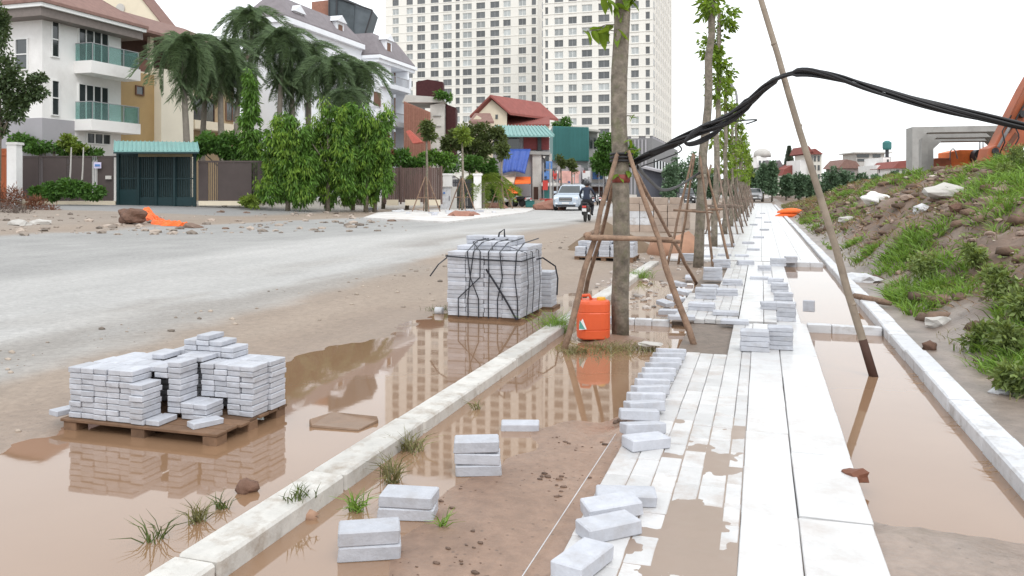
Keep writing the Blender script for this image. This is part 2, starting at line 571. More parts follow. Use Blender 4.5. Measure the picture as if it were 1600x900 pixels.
def npmesh(name, V, Fq):
    me = bpy.data.meshes.new(name)
    V = np.ascontiguousarray(V, np.float32)
    Fq = np.ascontiguousarray(Fq, np.int32)
    me.vertices.add(len(V))
    me.vertices.foreach_set('co', V.ravel())
    me.loops.add(Fq.size)
    me.loops.foreach_set('vertex_index', Fq.ravel())
    me.polygons.add(len(Fq))
    me.polygons.foreach_set('loop_start', np.arange(0, Fq.size, Fq.shape[1], dtype=np.int32))
    me.polygons.foreach_set('loop_total', np.full(len(Fq), Fq.shape[1], np.int32))
    me.update(calc_edges=True)
    return me


def unit(a):
    return a / np.maximum(np.linalg.norm(a, axis=1, keepdims=True), 1e-9)


def leafcards(P, d, L, W):
    n = len(P)
    d = unit(d)
    s = unit(np.cross(d, rng.normal(size=(n, 3))))
    nn = np.cross(d, s)
    L = np.broadcast_to(L, (n,))[:, None]
    W = np.broadcast_to(W, (n,))[:, None]
    V = np.stack([P, P + d * L * 0.45 + s * W * 0.5 + nn * W * 0.12, P + d * L - nn * W * 0.2, P + d * L * 0.45 - s * W * 0.5 + nn * W * 0.12], 1).reshape(-1, 3)
    return V, np.arange(4 * n).reshape(n, 4)


def foliage(name, m, parent, ells, n, L=0.2, W=0.09, droop=0.3, lump=0.35, nl=14, shell=0.55, local=False):
    """ells: list of (centre, radii); leaves are gathered in small clumps through each volume"""
    Ps, Ds = [], []
    vol = np.array([e[1][0] * e[1][1] * e[1][2] for e in ells]) ** 0.7
    vol = vol / vol.sum()
    for (c, r), w in zip(ells, vol):
        k = max(3, int(nl * max(1, w * len(ells))))
        q = unit(rng.normal(size=(k, 3))) * (shell + (1 - shell) * rng.random((k, 1))) * rng.uniform(0.75, 1.08, (k, 1))
        cc = np.array(c) + q * np.array(r) * (1 - lump * 0.6)
        cnt = int(n * w)
        idx = rng.integers(0, k, cnt)
        g = unit(rng.normal(size=(cnt, 3))) * rng.random((cnt, 1)) ** 0.5
        sz = rng.uniform(0.6, 1.25, (k, 1))[idx]
        p = cc[idx] + g * np.array(r) * lump * sz
        out = unit((p - np.array(c)) / np.array(r)) * 0.6 + g * 0.6 + rng.normal(size=(cnt, 3)) * 0.45
        out[:, 2] -= droop
        Ps.append(p)
        Ds.append(out)
    P, D = np.concatenate(Ps), np.concatenate(Ds)
    V, Fq = leafcards(P, D, L * rng.uniform(0.6, 1.3, len(P)), W * rng.uniform(0.7, 1.3, len(P)))
    return link(name, npmesh(name, V, Fq), m, parent, local=local)


def plane_uv(pts, f, nx, ny):
    pass


# ---------------------------------------------------------------- ground sheet
def axis(segs):
    out = []
    for a, b, s in segs:
        out.append(np.arange(a, b, s))
    return np.concatenate(out)


gx = axis([(-900, -120, 30), (-120, -40, 4), (-40, -20, 0.8), (-20, -7, 0.25), (-7, -2.3, 0.07), (-2.3, 1.5, 0.045), (1.5, 7, 0.08), (7, 16, 0.4), (16, 60, 3), (60, 931, 30)])
gy = axis([(-60, 0, 6), (0, 2, 0.5), (2, 9.5, 0.05), (9.5, 20, 0.12), (20, 60, 0.4), (60, 130, 2.5), (130, 1231, 40)])
GX, GY = np.meshgrid(gx, gy)
GZ = H(GX, GY)
nxg, nyg = len(gx), len(gy)
V = np.stack([GX, GY, GZ], -1).reshape(-1, 3)
ii = np.arange((nyg - 1) * nxg).reshape(nyg - 1, nxg)[:, :-1].ravel()
me = npmesh('ground', V, np.stack([ii, ii + 1, ii + nxg + 1, ii + nxg], 1))
me.polygons.foreach_set('use_smooth', [True] * len(me.polygons))
x, y = GX.ravel(), GY.ravel()


def lerp(a, b, t):
    return a * (1 - t[:, None]) + np.array(b) * t[:, None]


N1, N2, N3 = fbm(x, y, 0.35, 41), fbm(x, y, 1.6, 43), fbm(x, y, 0.10, 47)
C = np.tile(np.array((0.36, 0.285, 0.225)), (len(x), 1))              # damp dirt
wet = np.full(len(x), 0.15)
# dusty concrete road
er = -5.3 - 0.08 * np.clip(y, 0, 25) + 0.5 * N1 + 0.25 * N2
el = -20.5 + 0.10 * np.clip(y - 15, 0, 60) + 0.7 * N1
rd = sst(0.35, -0.35, x - er) * sst(-0.5, 0.5, x - el)
C = lerp(C, (0.50, 0.49, 0.475), rd)
asp = sst(0.9, -0.6, x + 12.6 + 0.8 * N1 - 0.06 * y) * rd * sst(45, 25, y)
C = lerp(C, (0.33, 0.325, 0.315), np.clip(asp * (0.75 + 0.5 * N2), 0, 1))
dk = sst(0.5, 1.0, 0.75 + 0.6 * fbm(x * 1.0, y * 0.35, 1.1, 55)) * sst(0.0, 1.5, er + 1.2 - x) * sst(-3.0, -0.6, x - er) * 0.75
C = lerp(C, (0.31, 0.28, 0.25), np.clip(dk, 0, 1))
# side road before the gate and its verge
sr = sst(-21.5, -24, x + 0.5 * N1)
C = lerp(C, (0.36, 0.30, 0.25), sr)
side = sst(28.2, 29.2, y - 0.32 * (x + 30) + 0.5 * N1) * sst(38.6, 37.4, y - 0.32 * (x + 30) + 0.4 * N1) * sr
C = lerp(C, (0.33, 0.325, 0.32), side)
C = lerp(C, (0.47, 0.43, 0.38), sr * sst(37.5, 38.4, y - 0.32 * (x + 30)))
# wet margin of the roadside puddle
xbv = np.interp(y, SH_Y, SH_X)
wm_ = sst(1.3, 0.1, xbv - x + 0.5 * N1) * (x < -2.05)
C = lerp(C, (0.30, 0.215, 0.16), wm_ * 0.75)
wet = np.maximum(wet, wm_ * 0.6)
# planting strip mud
st = (x > -2.05) & (x < -0.2)
C[st] = np.array((0.32, 0.205, 0.145)) * (1 + 0.18 * N2[st, None])
wet[st] = np.where(y[st] < 8.6, np.clip(0.62 + 0.35 * N2[st], 0.2, 0.95), 0.35)
fs_ = st & (y > 10.5)
C[fs_] = np.array((0.30, 0.22, 0.165)) * (1 + 0.2 * N2[fs_, None])
# sand in the right hand strip
sd = (x >= -0.2) & (x < 1.4)
C[sd] = np.array((0.31, 0.235, 0.19)) * (1 + 0.16 * N2[sd, None])
wet[sd] = 0.7
# bank
bk = x >= 1.4
C[bk] = np.array((0.20, 0.135, 0.098)) * (1 + 0.35 * N2[bk, None] + 0.2 * N1[bk, None])
tb = sst(2.4, 2.0, x + 0.2 * N2) * bk
C = lerp(C, (0.27, 0.215, 0.18), tb)
wet = np.where(bk, 0.15 + 0.45 * tb, wet)
C[bk] *= (1 + 0.5 * fbm(x, y, 5.0, 61, 3))[bk, None]
C = lerp(C, (0.36, 0.30, 0.25), np.where(bk, sst(0.25, 0.6, fbm(x, y, 1.3, 67)) * 0.55, 0))
C = np.clip(C * 0.80 * (1 + 0.10 * N3[:, None] + 0.07 * N2[:, None]), 0.01, 0.9)
ca = me.color_attributes.new('zone', 'FLOAT_COLOR', 'POINT')
ca.data.foreach_set('color', np.concatenate([C, wet[:, None]], 1).astype(np.float32).ravel())

gm = bpy.data.materials.new('ground_soil')
gm.use_nodes = True
n, l = gm.node_tree.nodes, gm.node_tree.links
b = n['Principled BSDF']
at_ = n.new('ShaderNodeAttribute')
at_.attribute_name = 'zone'
tc = n.new('ShaderNodeTexCoord')
no = n.new('ShaderNodeTexNoise')
no.inputs['Scale'].default_value = 14
no.inputs['Detail'].default_value = 8
no.inputs['Roughness'].default_value = 0.7
l.new(tc.outputs['Object'], no.inputs['Vector'])
mr = n.new('ShaderNodeMapRange')
mr.inputs['From Min'].default_value = 0.3
mr.inputs['From Max'].default_value = 0.7
mr.inputs['To Min'].default_value = 0.8
mr.inputs['To Max'].default_value = 1.18
l.new(no.outputs['Fac'], mr.inputs['Value'])
# streaks of dust and tyre tracks along the road
st_m = n.new('ShaderNodeMapping')
st_m.inputs['Scale'].default_value = (1.6, 0.16, 1)
l.new(tc.outputs['Object'], st_m.inputs['Vector'])
st_n = n.new('ShaderNodeTexNoise')
st_n.inputs['Scale'].default_value = 1.3
st_n.inputs['Detail'].default_value = 7
l.new(st_m.outputs[0], st_n.inputs['Vector'])
st_r = n.new('ShaderNodeMapRange')
st_r.inputs['From Min'].default_value = 0.3
st_r.inputs['From Max'].default_value = 0.7
st_r.inputs['To Min'].default_value = 0.93
st_r.inputs['To Max'].default_value = 1.05
l.new(st_n.outputs['Fac'], st_r.inputs['Value'])
# scattered pebbles: small dark and pale specks
vo = n.new('ShaderNodeTexVoronoi')
vo.inputs['Scale'].default_value = 16
l.new(tc.outputs['Object'], vo.inputs['Vector'])
vr = n.new('ShaderNodeMapRange')
vr.inputs['From Min'].default_value = 0.07
vr.inputs['From Max'].default_value = 0.16
vr.inputs['To Min'].default_value = 0.62
vr.inputs['To Max'].default_value = 1.0
l.new(vo.outputs['Distance'], vr.inputs['Value'])
m1 = n.new('ShaderNodeMath')
m1.operation = 'MULTIPLY'
l.new(mr.outputs[0], m1.inputs[0])
l.new(st_r.outputs[0], m1.inputs[1])
m2 = n.new('ShaderNodeMath')
m2.operation = 'MULTIPLY'
l.new(m1.outputs[0], m2.inputs[0])
l.new(vr.outputs[0], m2.inputs[1])
vs_ = n.new('ShaderNodeVectorMath')
vs_.operation = 'SCALE'
l.new(at_.outputs['Color'], vs_.inputs[0])
l.new(m2.outputs[0], vs_.inputs['Scale'])
l.new(vs_.outputs[0], b.inputs['Base Color'])
rr = n.new('ShaderNodeMapRange')
rr.inputs['To Min'].default_value = 0.85
rr.inputs['To Max'].default_value = 0.16
l.new(at_.outputs['Alpha'], rr.inputs['Value'])
l.new(rr.outputs[0], b.inputs['Roughness'])
bp = n.new('ShaderNodeBump')
bp.inputs['Strength'].default_value = 0.45
bp.inputs['Distance'].default_value = 0.012
n3 = n.new('ShaderNodeTexNoise')
n3.inputs['Scale'].default_value = 30
n3.inputs['Detail'].default_value = 5
l.new(tc.outputs['Object'], n3.inputs['Vector'])
l.new(n3.outputs['Fac'], bp.inputs['Height'])
l.new(bp.outputs[0], b.inputs['Normal'])
g = link('ground', me, gm)
tag(g, kind='structure')

# ---------------------------------------------------------------- muddy water
wmt = bpy.data.materials.new('muddy_water')
wmt.use_nodes = True
n, l = wmt.node_tree.nodes, wmt.node_tree.links
b = n['Principled BSDF']
b.inputs['Roughness'].default_value = 0.03
b.inputs['IOR'].default_value = 1.8
tc = n.new('ShaderNodeTexCoord')
no = n.new('ShaderNodeTexNoise')
no.inputs['Scale'].default_value = 0.8
no.inputs['Detail'].default_value = 4
l.new(tc.outputs['Object'], no.inputs['Vector'])
cr = n.new('ShaderNodeValToRGB')
cr.color_ramp.elements[0].position = 0.3
cr.color_ramp.elements[0].color = (0.245, 0.146, 0.085, 1)
cr.color_ramp.elements[1].position = 0.7
cr.color_ramp.elements[1].color = (0.28, 0.174, 0.108, 1)
l.new(no.outputs['Fac'], cr.inputs['Fac'])
l.new(cr.outputs['Color'], b.inputs['Base Color'])
nb = n.new('ShaderNodeTexNoise')
nb.inputs['Scale'].default_value = 5
l.new(tc.outputs['Object'], nb.inputs['Vector'])
bp = n.new('ShaderNodeBump')
bp.inputs['Strength'].default_value = 0.02
bp.inputs['Distance'].default_value = 0.01
l.new(nb.outputs['Fac'], bp.inputs['Height'])
l.new(bp.outputs[0], b.inputs['Normal'])
WATER = wmt
for nm, x0, x1, y0, y1, z in (('puddle_water', -6.2, -2.10, 1.4, 15.5, 0.0), ('puddle_water', -2.04, -0.60, 1.4, 13.5, 0.002), ('puddle_water', 0.40, 1.24, 1.4, 16.8, 0.001)):
    mb = MB()
    mb.add([(x0, y0, z), (x1, y0, z), (x1, y1, z), (x0, y1, z)], [(0, 1, 2, 3)])
    o = mb.build(nm, WATER)
    tag(o, kind='structure')


# ---------------------------------------------------------------- paving
def bevbox(sx, sy, sz, bv=0.006, jit=0.0, seed=0):
    """a stone with chamfered, slightly uneven edges; top face centre at z = 0"""
    rr = random.Random(seed)
    bm = bmesh.new()
    bmesh.ops.create_cube(bm, size=1)
    for v in bm.verts:
        v.co.x *= sx * (1 + rr.uniform(-jit, jit))
        v.co.y *= sy * (1 + rr.uniform(-jit, jit))
        v.co.z = (v.co.z - 0.5) * sz + rr.uniform(-jit, jit) * sz * 0.7
    bmesh.ops.bevel(bm, geom=bm.edges[:], offset=bv, segments=1, affect='EDGES')
    me = bpy.data.meshes.new('stone')
    bm.to_mesh(me)
    bm.free()
    return me


ZP = 0.085
pave = MB()
pave.bx(-0.735, 0.43, 2.0, 8.95, -0.08, 0.045)
pave.bx(-0.96, 0.40, 9.06, 16.78, -0.08, 0.043)
pave.bx(-2.0, 1.13, 16.84, 140, -0.06, 0.045)
pavement = pave.build('pavement', BED)
tag(pavement, kind='structure')

STRIPS = [(-0.745, -0.628), (-0.625, -0.512), (-0.509, -0.400), (-0.397, -0.286), (-0.283, -0.166), (-0.163, -0.090)]
PM = {}


def paver_mesh(w, ln, m):
    k = (round(w, 3), round(ln, 3), m.name)
    if k not in PM:
        PM[k] = [bevbox(w, ln, 0.05, 0.004, 0.012, s) for s in range(3)]
        for q in PM[k]:
            q.materials.append(m)
    return random.choice(PM[k])


def dip(x, y):
    """the laid stones sag where the muddy water stands on them"""
    w = 0.195 + 0.015 * max(0, min(1, (3.6 - y) / 1.2))
    g_ = math.exp(-(((x + 0.255 + 0.05 * max(0, 3.5 - y)) / w) ** 2)) / (1 + math.exp((y - 3.6) / 0.22))
    return 0.0125 * g_ + 0.0042 * math.exp(-((x + 0.27) / 0.16) ** 2 - ((y - 4.3) / 0.8) ** 2) + 0.0035 * math.exp(-((x + 0.15) / 0.05) ** 2 - ((y - 4.6) / 1.3) ** 2)


def lay(w0, w1, y0, y1, ln, m, name, jz=0.003, zoff=0.0, par=None):
    yy = y0 + random.uniform(-ln * 0.5, 0)
    while yy < y1:
        a, c = max(yy, y0), min(yy + ln - (0.004 if ln < .4 else 0.008), y1)
        if c - a > 0.05:
            xc, yc = (w0 + w1) / 2, (a + c) / 2
            o = bpy.data.objects.new(name, paver_mesh(w1 - w0, round(c - a, 2), m))
            col.objects.link(o)
            o.location = (xc, yc, ZP + zoff - dip(xc, yc) + random.uniform(-jz, jz))
            o.rotation_euler = (random.uniform(-0.012, 0.012), random.uniform(-0.016, 0.016), random.uniform(-0.004, 0.004))
            o.parent = pavement
        yy += ln


for w0, w1 in STRIPS:
    lay(w0, w1, 2.3, 7.15 if w0 < -0.3 else 8.9, 0.25, PAVER, 'paver')
lay(-0.087, 0.148, 2.0, 8.9, 0.62, SLAB, 'slab', 0.0008, 0.003)
lay(0.153, 0.452, 2.2, 9.0, 0.9, SLAB, 'slab', 0.0008, 0.004)
for k in range(6):
    x0 = -0.95 + k * 0.117
    lay(x0, x0 + 0.114, 9.05 + (0.0 if k > 1 else 0.1), 16.7 if k > 2 else random.uniform(11.2, 13.5), 0.25, PAVER, 'paver')
lay(-0.24, 0.02, 9.05, 16.7, 0.62, SLAB, 'slab', 0.0008, 0.003)
lay(0.025, 0.165, 9.05, 16.7, 0.25, PAVER, 'paver', 0.0015, 0.002)
lay(0.17, 0.40, 9.05, 16.7, 0.62, SLAB, 'slab', 0.0008, 0.003)
# the long finished stretch ahead, slab joints too fine to pick apart
far = MB()
TREES = [(-1.36, 8.04), (-1.17, 15.75), (-1.17, 21.2), (-1.15, 27.2), (-1.15, 33.0), (-1.15, 38.8), (-1.15, 45), (-1.15, 51), (-1.15, 57), (-1.15, 63.5), (-1.15, 70), (-1.15, 77)]
yy = 16.9
k = 0
while yy < 95:
    xs = [-1.95, -1.62, -1.3, -0.98, -0.66, -0.34, 0.0, 0.38, 0.76, 1.1]
    for a, c in zip(xs[:-1], xs[1:]):
        if c < -0.6 and any(abs((yy + 0.3) - ty) < 0.62 for _, ty in TREES):
            continue
        z = ZP + random.uniform(-0.002, 0.002)
        far.bx(a + 0.003, c - 0.003, yy + 0.005, yy + 0.595, 0.04, z)
    yy += 0.6
fo = far.build('slab', SLAB, pavement)
tag(fo, kind='stuff')
# muddy film standing on the sagging stones
mx_, my_ = np.meshgrid(np.linspace(-0.74, -0.088, 60), np.linspace(2.0, 5.2, 180))
mz_ = ZP - 0.0060 + 0.0058 * fbm(mx_, my_, 6.0, 88, 5)
mz_ = np.minimum(mz_, ZP - 0.0008)
i_ = np.arange(179 * 60).reshape(179, 60)[:, :-1].ravel()
mud = npmesh('silty_water', np.stack([mx_, my_, mz_], -1).reshape(-1, 3), np.stack([i_, i_ + 1, i_ + 61, i_ + 60], 1))
mud.polygons.foreach_set('use_smooth', [True] * len(mud.polygons))
wm2 = wmt.copy()
wm2.name = 'silty_film'
rp = wm2.node_tree.nodes['Color Ramp'].color_ramp
rp.elements[0].color = (0.245, 0.175, 0.13, 1)
rp.elements[1].color = (0.29, 0.21, 0.16, 1)
wm2.node_tree.nodes['Principled BSDF'].inputs['Roughness'].default_value = 0.30
o = link('silty_water', mud, wm2)
tag(o, kind='structure')


# ---------------------------------------------------------------- kerbs
def kerb_line(name, x0, x1, ys, top, m, drift=0.0, bev=0.012):
    k = MB()
    k.bx(x0 + 0.02, x1 - 0.02, ys[0] + 0.02, ys[-1] - 0.02, -0.15, top - 0.05)
    root = k.build(name, BED)
    tag(root, kind='structure')
    for i, (a, c) in enumerate(zip(ys[:-1], ys[1:])):
        me = bevbox(x1 - x0, c - a - 0.013, 0.19, bev, 0.010, 100 + i)
        me.materials.append(m)
        o = bpy.data.objects.new('kerb_stone', me)
        col.objects.link(o)
        o.location = ((x0 + x1) / 2 + random.uniform(-0.006, 0.006), (a + c) / 2, top + random.uniform(-0.006, 0.006))
        o.rotation_euler = (random.uniform(-0.006, 0.006), random.uniform(-0.012, 0.012), random.uniform(-0.008, 0.008))
        o.parent = root
    return root


kerb_line('kerb', -2.17, -1.978, [1.6 + 0.98 * i for i in range(16)], 0.085, KERB)
kerb_line('kerb', 1.205, 1.375, [2.6 + 0.86 * i for i in range(40)], 0.10, KERBW)
kerb_line('kerb', 1.17, 1.36, [37.0 + 2.0 * i for i in range(25)], 0.10, KERBW)


def cross_kerb(x0, x1, y, w, n, top):
    r = MB()
    r.bx(x0 + 0.01, x1 - 0.01, y + 0.01, y + w - 0.01, -0.1, top - 0.03)
    root = r.build('tree_pit_edging', BED)
    tag(root, kind='structure')
    for i in range(n):
        a, c = x0 + (x1 - x0) * i / n, x0 + (x1 - x0) * (i + 1) / n
        me = bevbox(c - a - 0.006, w, 0.12, 0.006, 0.01, i)
        me.materials.append(random.choice([KERBW, KERBW, STONE]))
        o = bpy.data.objects.new('edging_stone', me)
        col.objects.link(o)
        o.location = ((a + c) / 2, y + w / 2, top + random.uniform(-0.003, 0.003))
        o.parent = root


cross_kerb(-1.93, -0.97, 8.92, 0.10, 5, 0.07)
cross_kerb(0.46, 1.19, 9.02, 0.11, 3, 0.085)
cross_kerb(0.42, 1.15, 16.72, 0.11, 3, 0.09)
for tx, ty in TREES[2:8]:
    cross_kerb(-1.9, -0.66, ty - 0.72, 0.09, 3, 0.10)

# ---------------------------------------------------------------- loose paving blocks
BLK = [bevbox(0.25, 0.125, 0.062, 0.006, 0.03, s) for s in range(5)]
for q in BLK:
    q.materials.append(STONE)


def block(px, py, rz, label, group=None, dz=0.0, base=0.0, tilt=(0, 0), sc=(1, 1, 1), me=None):
    """py is the pixel row of the foot of the stone below its centre"""
    p = flat(px, py, base)
    h = 0.062 * sc[2]
    o = bpy.data.objects.new('paving_block', me or random.choice(BLK))
    col.objects.link(o)
    o.location = (p.x - 0.05 * SA, p.y + 0.05 * CA, base + dz + h)
    o.rotation_euler = (tilt[0], tilt[1], rz)
    o.scale = sc
    return tag(o, label, 'paving block', group)


# on the mud of the planting strip
block(575, 876, R(24), 'lower white block of the nearest pair lying on the mud', base=0.0)
block(573, 876, R(27), 'upper white block of the nearest pair lying on the mud', dz=0.063, tilt=(0.02, 0.01))
block(636, 812, R(12), 'lower white block of the pair in the middle of the mud strip', sc=(1.03, 1.15, 0.9))
block(637, 812, R(9), 'upper white block of the pair in the middle of the mud strip', dz=0.057, sc=(1.0, 1.15, 0.9))
block(747, 744, R(20), 'bottom block of the three-high stack standing in the mud strip', sc=(0.97, 1.05, 0.95))
block(746, 744, R(17), 'middle block of the three-high stack standing in the mud strip', dz=0.060, tilt=(0, 0.03), sc=(0.96, 1.0, 0.95))
block(744, 744, R(18), 'top block of the three-high stack standing in the mud strip', dz=0.124, tilt=(0.02, -0.02), sc=(0.95, 1.0, 1.0))
block(813, 674, R(16), 'single white block half sunk in the puddle, farthest on the mud strip', dz=-0.012, sc=(0.95, 0.9, 0.9))
# on the paving
block(912, 898, R(72), 'white block on the left edge of the paving at the bottom of the photo', base=ZP, sc=(1, 1.05, 1))
block(953, 843, R(42), 'white block angled across the paving seam, nearest of three close together', base=ZP)
block(957, 812, R(32), 'white block tilted on the one in front, middle of three on the paving edge', base=ZP, tilt=(0.06, -0.05), dz=0.004)
block(980, 790, R(12), 'flat white block behind two others on the left paving edge', base=ZP, sc=(1.08, 1.1, 0.8))
ROW = [(1012, 703, 38), (1006, 684, 28), (1000, 662, 14), (1008, 648, 30), (1011, 634, 20), (1017, 622, 30), (1021, 611, 15), (1026, 601, 26), (1031, 592, 18), (1036, 583, 28), (1042, 575, 16), (1046, 567, 24), (1050, 560, 14)]
words = ['nearest', 'second', 'third', 'fourth', 'fifth', 'sixth', 'seventh', 'eighth', 'ninth', 'tenth', 'eleventh', 'twelfth', 'farthest']
for (px, py, a), w in zip(ROW, words):
    block(px, py, R(a), w + ' of the row of tilted white blocks along the left paving edge', 'row of tilted blocks along the paving edge', base=ZP, tilt=(-0.16 if py < 690 else 0, 0.02), dz=0.012 if py < 690 else 0, sc=(0.95, 1.05, 1))
for k, (dy, rz) in enumerate([(0, 3), (0.004, -2), (0, 2), (0.006, 0)]):
    block(1182, 549, R(rz), ['bottom', 'second', 'third', 'top'][k] + ' block of the left stack standing across the slab walkway', 'left stack on the slab walkway', base=ZP + 0.003, dz=k * 0.045, sc=(0.98, 1.3, 0.72))
for k in range(5):
    block(1222, 546, R(random.uniform(-4, 4)), ['bottom', 'second', 'third', 'fourth', 'top'][k] + ' block of the right stack standing across the slab walkway', 'right stack on the slab walkway', base=ZP + 0.003, dz=k * 0.040, sc=(0.86, 1.3, 0.64))


def stack(px, py, nb, where, rz=0, sc=(0.9, 1.2, 0.7)):
    for k in range(nb):
        block(px, py, R(rz + random.uniform(-5, 5)), ['bottom', 'second', 'third', 'fourth'][k] + ' block up in the ' + where, where, base=ZP, dz=k * 0.062 * sc[2], sc=sc)


stack(1231, 502, 4, 'squared stack behind the two walkway stacks', 0, (0.8, 1.2, 0.8))
stack(1226, 474, 3, 'second stack from the front, right of the walkway')
stack(1220, 457, 3, 'third stack from the front, right of the walkway', 4)
stack(1214, 444, 2, 'fourth stack from the front, right of the walkway')
stack(1217, 416, 3, 'pale stack before the long finished paving', 0, (1.1, 1.2, 0.8))
stack(1237, 411, 3, 'rightmost stack before the long finished paving', 10)
stack(1196, 423, 2, 'low stack left of the pale one at the finished paving')
stack(1104, 467, 3, 'stack beside the right foot of the near tree stakes', 0, (1.05, 1.3, 0.75))
stack(1098, 485, 2, 'low stack in front of the stack by the tree stakes', 0, (1.2, 1.5, 0.7))
stack(1115, 438, 4, 'tallest stack on the half laid paving', 0, (1.15, 1.4, 0.8))
stack(1110, 455, 2, 'low stack between the tall stack and the tree stakes', 12)
stack(1137, 462, 2, 'leaning pair on the half laid paving by the slab walkway', 8, (1.1, 1.3, 0.7))
stack(1146, 446, 2, 'low stack at the left edge of the slab walkway', -6, (1.1, 1.3, 0.7))
stack(1076, 408, 3, 'stack left of the foot of the second street tree', 5, (1.2, 1.3, 0.8))
stack(1128, 418, 3, 'stack right of the foot of the second street tree', 0, (1.3, 1.3, 0.8))
stack(1166, 414, 2, 'low stack at the start of the long finished paving', 15, (1.2, 1.3, 0.7))
stack(1206, 484, 2, 'low stack left of the squared stack on the walkway', 4, (0.9, 1.1, 0.7))
for px, py, rz, lb in [(1188, 437, 0, 'flat grey block lying alone across the walkway'), (1136, 493, 0, 'long flat block lying on the half laid paving'), (1150, 507, 0, 'flat block nearest the cross kerb on the half laid paving'),
                       (1133, 400, 0, 'small block lying left of the finished paving'), (1178, 391, 0, 'flat block lying in the middle of the finished paving'), (1160, 401, 5, 'block lying on the left of the finished paving'),
                       (1108, 402, 0, 'pair of flat stones lying behind the second street tree'), (1066, 500, 10, 'block lying at the puddle edge behind the near tree'), (1258, 492, -8, 'block standing upright on the cross kerb in the right puddle')]:
    if 'upright' in lb:
        block(1266, 500, R(-8), lb, base=0.05, dz=0.09, tilt=(R(90), 0), sc=(0.5, 1, 0.9))
    else:
        block(px, py, R(rz), lb, base=ZP, sc=(1.15, 1.2, 0.7))
for k, (px, py) in enumerate([(1068, 460), (1058, 470), (1040, 478), (1062, 447), (1078, 437), (1046, 492)]):
    block(px, py, R(random.uniform(0, 180)), ['upper left', 'left', 'leftmost', 'upper', 'farthest', 'nearest'][k] + ' scattered white block among rubble beside the half laid paving', 'scattered blocks beside the half laid paving', base=0.05, tilt=(random.uniform(-.15, .15), random.uniform(-.15, .15)), sc=(0.9, 1, 0.9))
for k, (px, py) in enumerate([(1186, 372), (1170, 381), (1195, 360), (1178, 352), (1200, 348), (1186, 341), (1192, 334), (1140, 384)]):
    block(px, py, R(random.uniform(-20, 20)), ['third nearest', 'second nearest', 'fourth nearest', 'fifth nearest', 'sixth nearest', 'second farthest', 'farthest', 'nearest'][k] + ' small block left lying on the far finished paving', 'far blocks on the finished paving', base=ZP, sc=(1.2, 1.2, 0.9))


# ---------------------------------------------------------------- near pallet with its stones
def pallet(name, label, x0, x1, y0, y1, top, skew=0.0):
    c = ((x0 + x1) / 2, (y0 + y1) / 2, 0.0)
    root = thing(name, label, 'pallet', c)
    for k in range(3):
        px = x0 + 0.06 + (x1 - x0 - 0.12) * k / 2
        for j in range(3):
            py = y0 + 0.06 + (y1 - y0 - 0.12) * j / 2
            MB().box((px, py, top - 0.06), (0.10, 0.10, 0.082)).build('spacer_block', PALW, root, bevel=0.004)
    for k in range(3):
        px = x0 + 0.06 + (x1 - x0 - 0.12) * k / 2
    nb = 7
    for k in range(nb):
        yy = y0 + 0.05 + (y1 - y0 - 0.1) * k / (nb - 1)
        MB().box((c[0] + random.uniform(-.012, .012), yy, top - 0.009), (x1 - x0, 0.095, 0.018), rz=random.uniform(-.01, .01)).build('deck_board', PALW, root, bevel=0.003)
    for j in range(3):
        py = y0 + 0.06 + (y1 - y0 - 0.12) * j / 2
        MB().box((c[0], py, top - 0.112), (x1 - x0, 0.10, 0.016)).build('base_board', PALW, root, bevel=0.003)
    return root


PT = 0.072
ORD = ['first', 'second', 'third', 'fourth', 'fifth', 'sixth', 'seventh', 'eighth', 'ninth', 'tenth', 'eleventh', 'twelfth', 'thirteenth', 'fourteenth', 'fifteenth', 'sixteenth', 'seventeenth', 'eighteenth', 'nineteenth', 'twentieth']
ROWN = ['front', 'second', 'third', 'back']
pallet('wooden_pallet', 'weathered brown pallet in the puddle carrying loose white stones', -4.20, -3.04, 3.95, 4.68, PT)
HT = [[9, 9, 9, 9, 9, 7, 1, 0, 0, 0, 0],
      [9, 9, 9, 9, 9, 9, 10, 3, 3, 0, 0],
      [9, 9, 9, 10, 9, 10, 10, 9, 9, 9, 9],
      [8, 9, 9, 10, 12, 13, 12, 11, 9, 9, 9]]
TH = 0.0355
PB = [bevbox(0.094, 0.165, TH - 0.003, 0.0035, 0.03, 50 + s) for s in range(6)]
for q in PB:
    q.materials.append(STONE)
for r in range(4):
    for c in range(11):
        for k in range(HT[r][c]):
            nb = [HT[r - 1][c] if r else 0, HT[r + 1][c] if r < 3 else 0, HT[r][c - 1] if c else 0, HT[r][c + 1] if c < 10 else 0]
            if k < HT[r][c] - 1 and min(nb) > k:
                continue
            o = bpy.data.objects.new('paving_block', random.choice(PB))
            col.objects.link(o)
            o.location = (-4.115 + 0.0975 * c + 0.02 * r + random.uniform(-.004, .004), 4.06 + 0.17 * r + random.uniform(-.008, .008) - (0.02 if r == 0 and c == 5 else 0), PT + TH * (k + 1))
            o.rotation_euler = (0, 0, random.uniform(-.03, .03))
            lay_w = 'top stone' if k == HT[r][c] - 1 else ORD[k] + ' stone up'
            tag(o, lay_w + ', ' + ORD[c] + ' column, ' + ROWN[r] + ' row on the near pallet', 'paving block', 'stones stacked on the near pallet')
for px, py, rz, lb in [(316, 668, 62, 'thin white stone lying loose on the front corner of the pallet'), (99, 648, 75, 'thin white stone sticking out left of the pallet stack')]:
    o = block(px, py, R(rz), lb, base=PT, sc=(0.75, 0.78, 0.56))

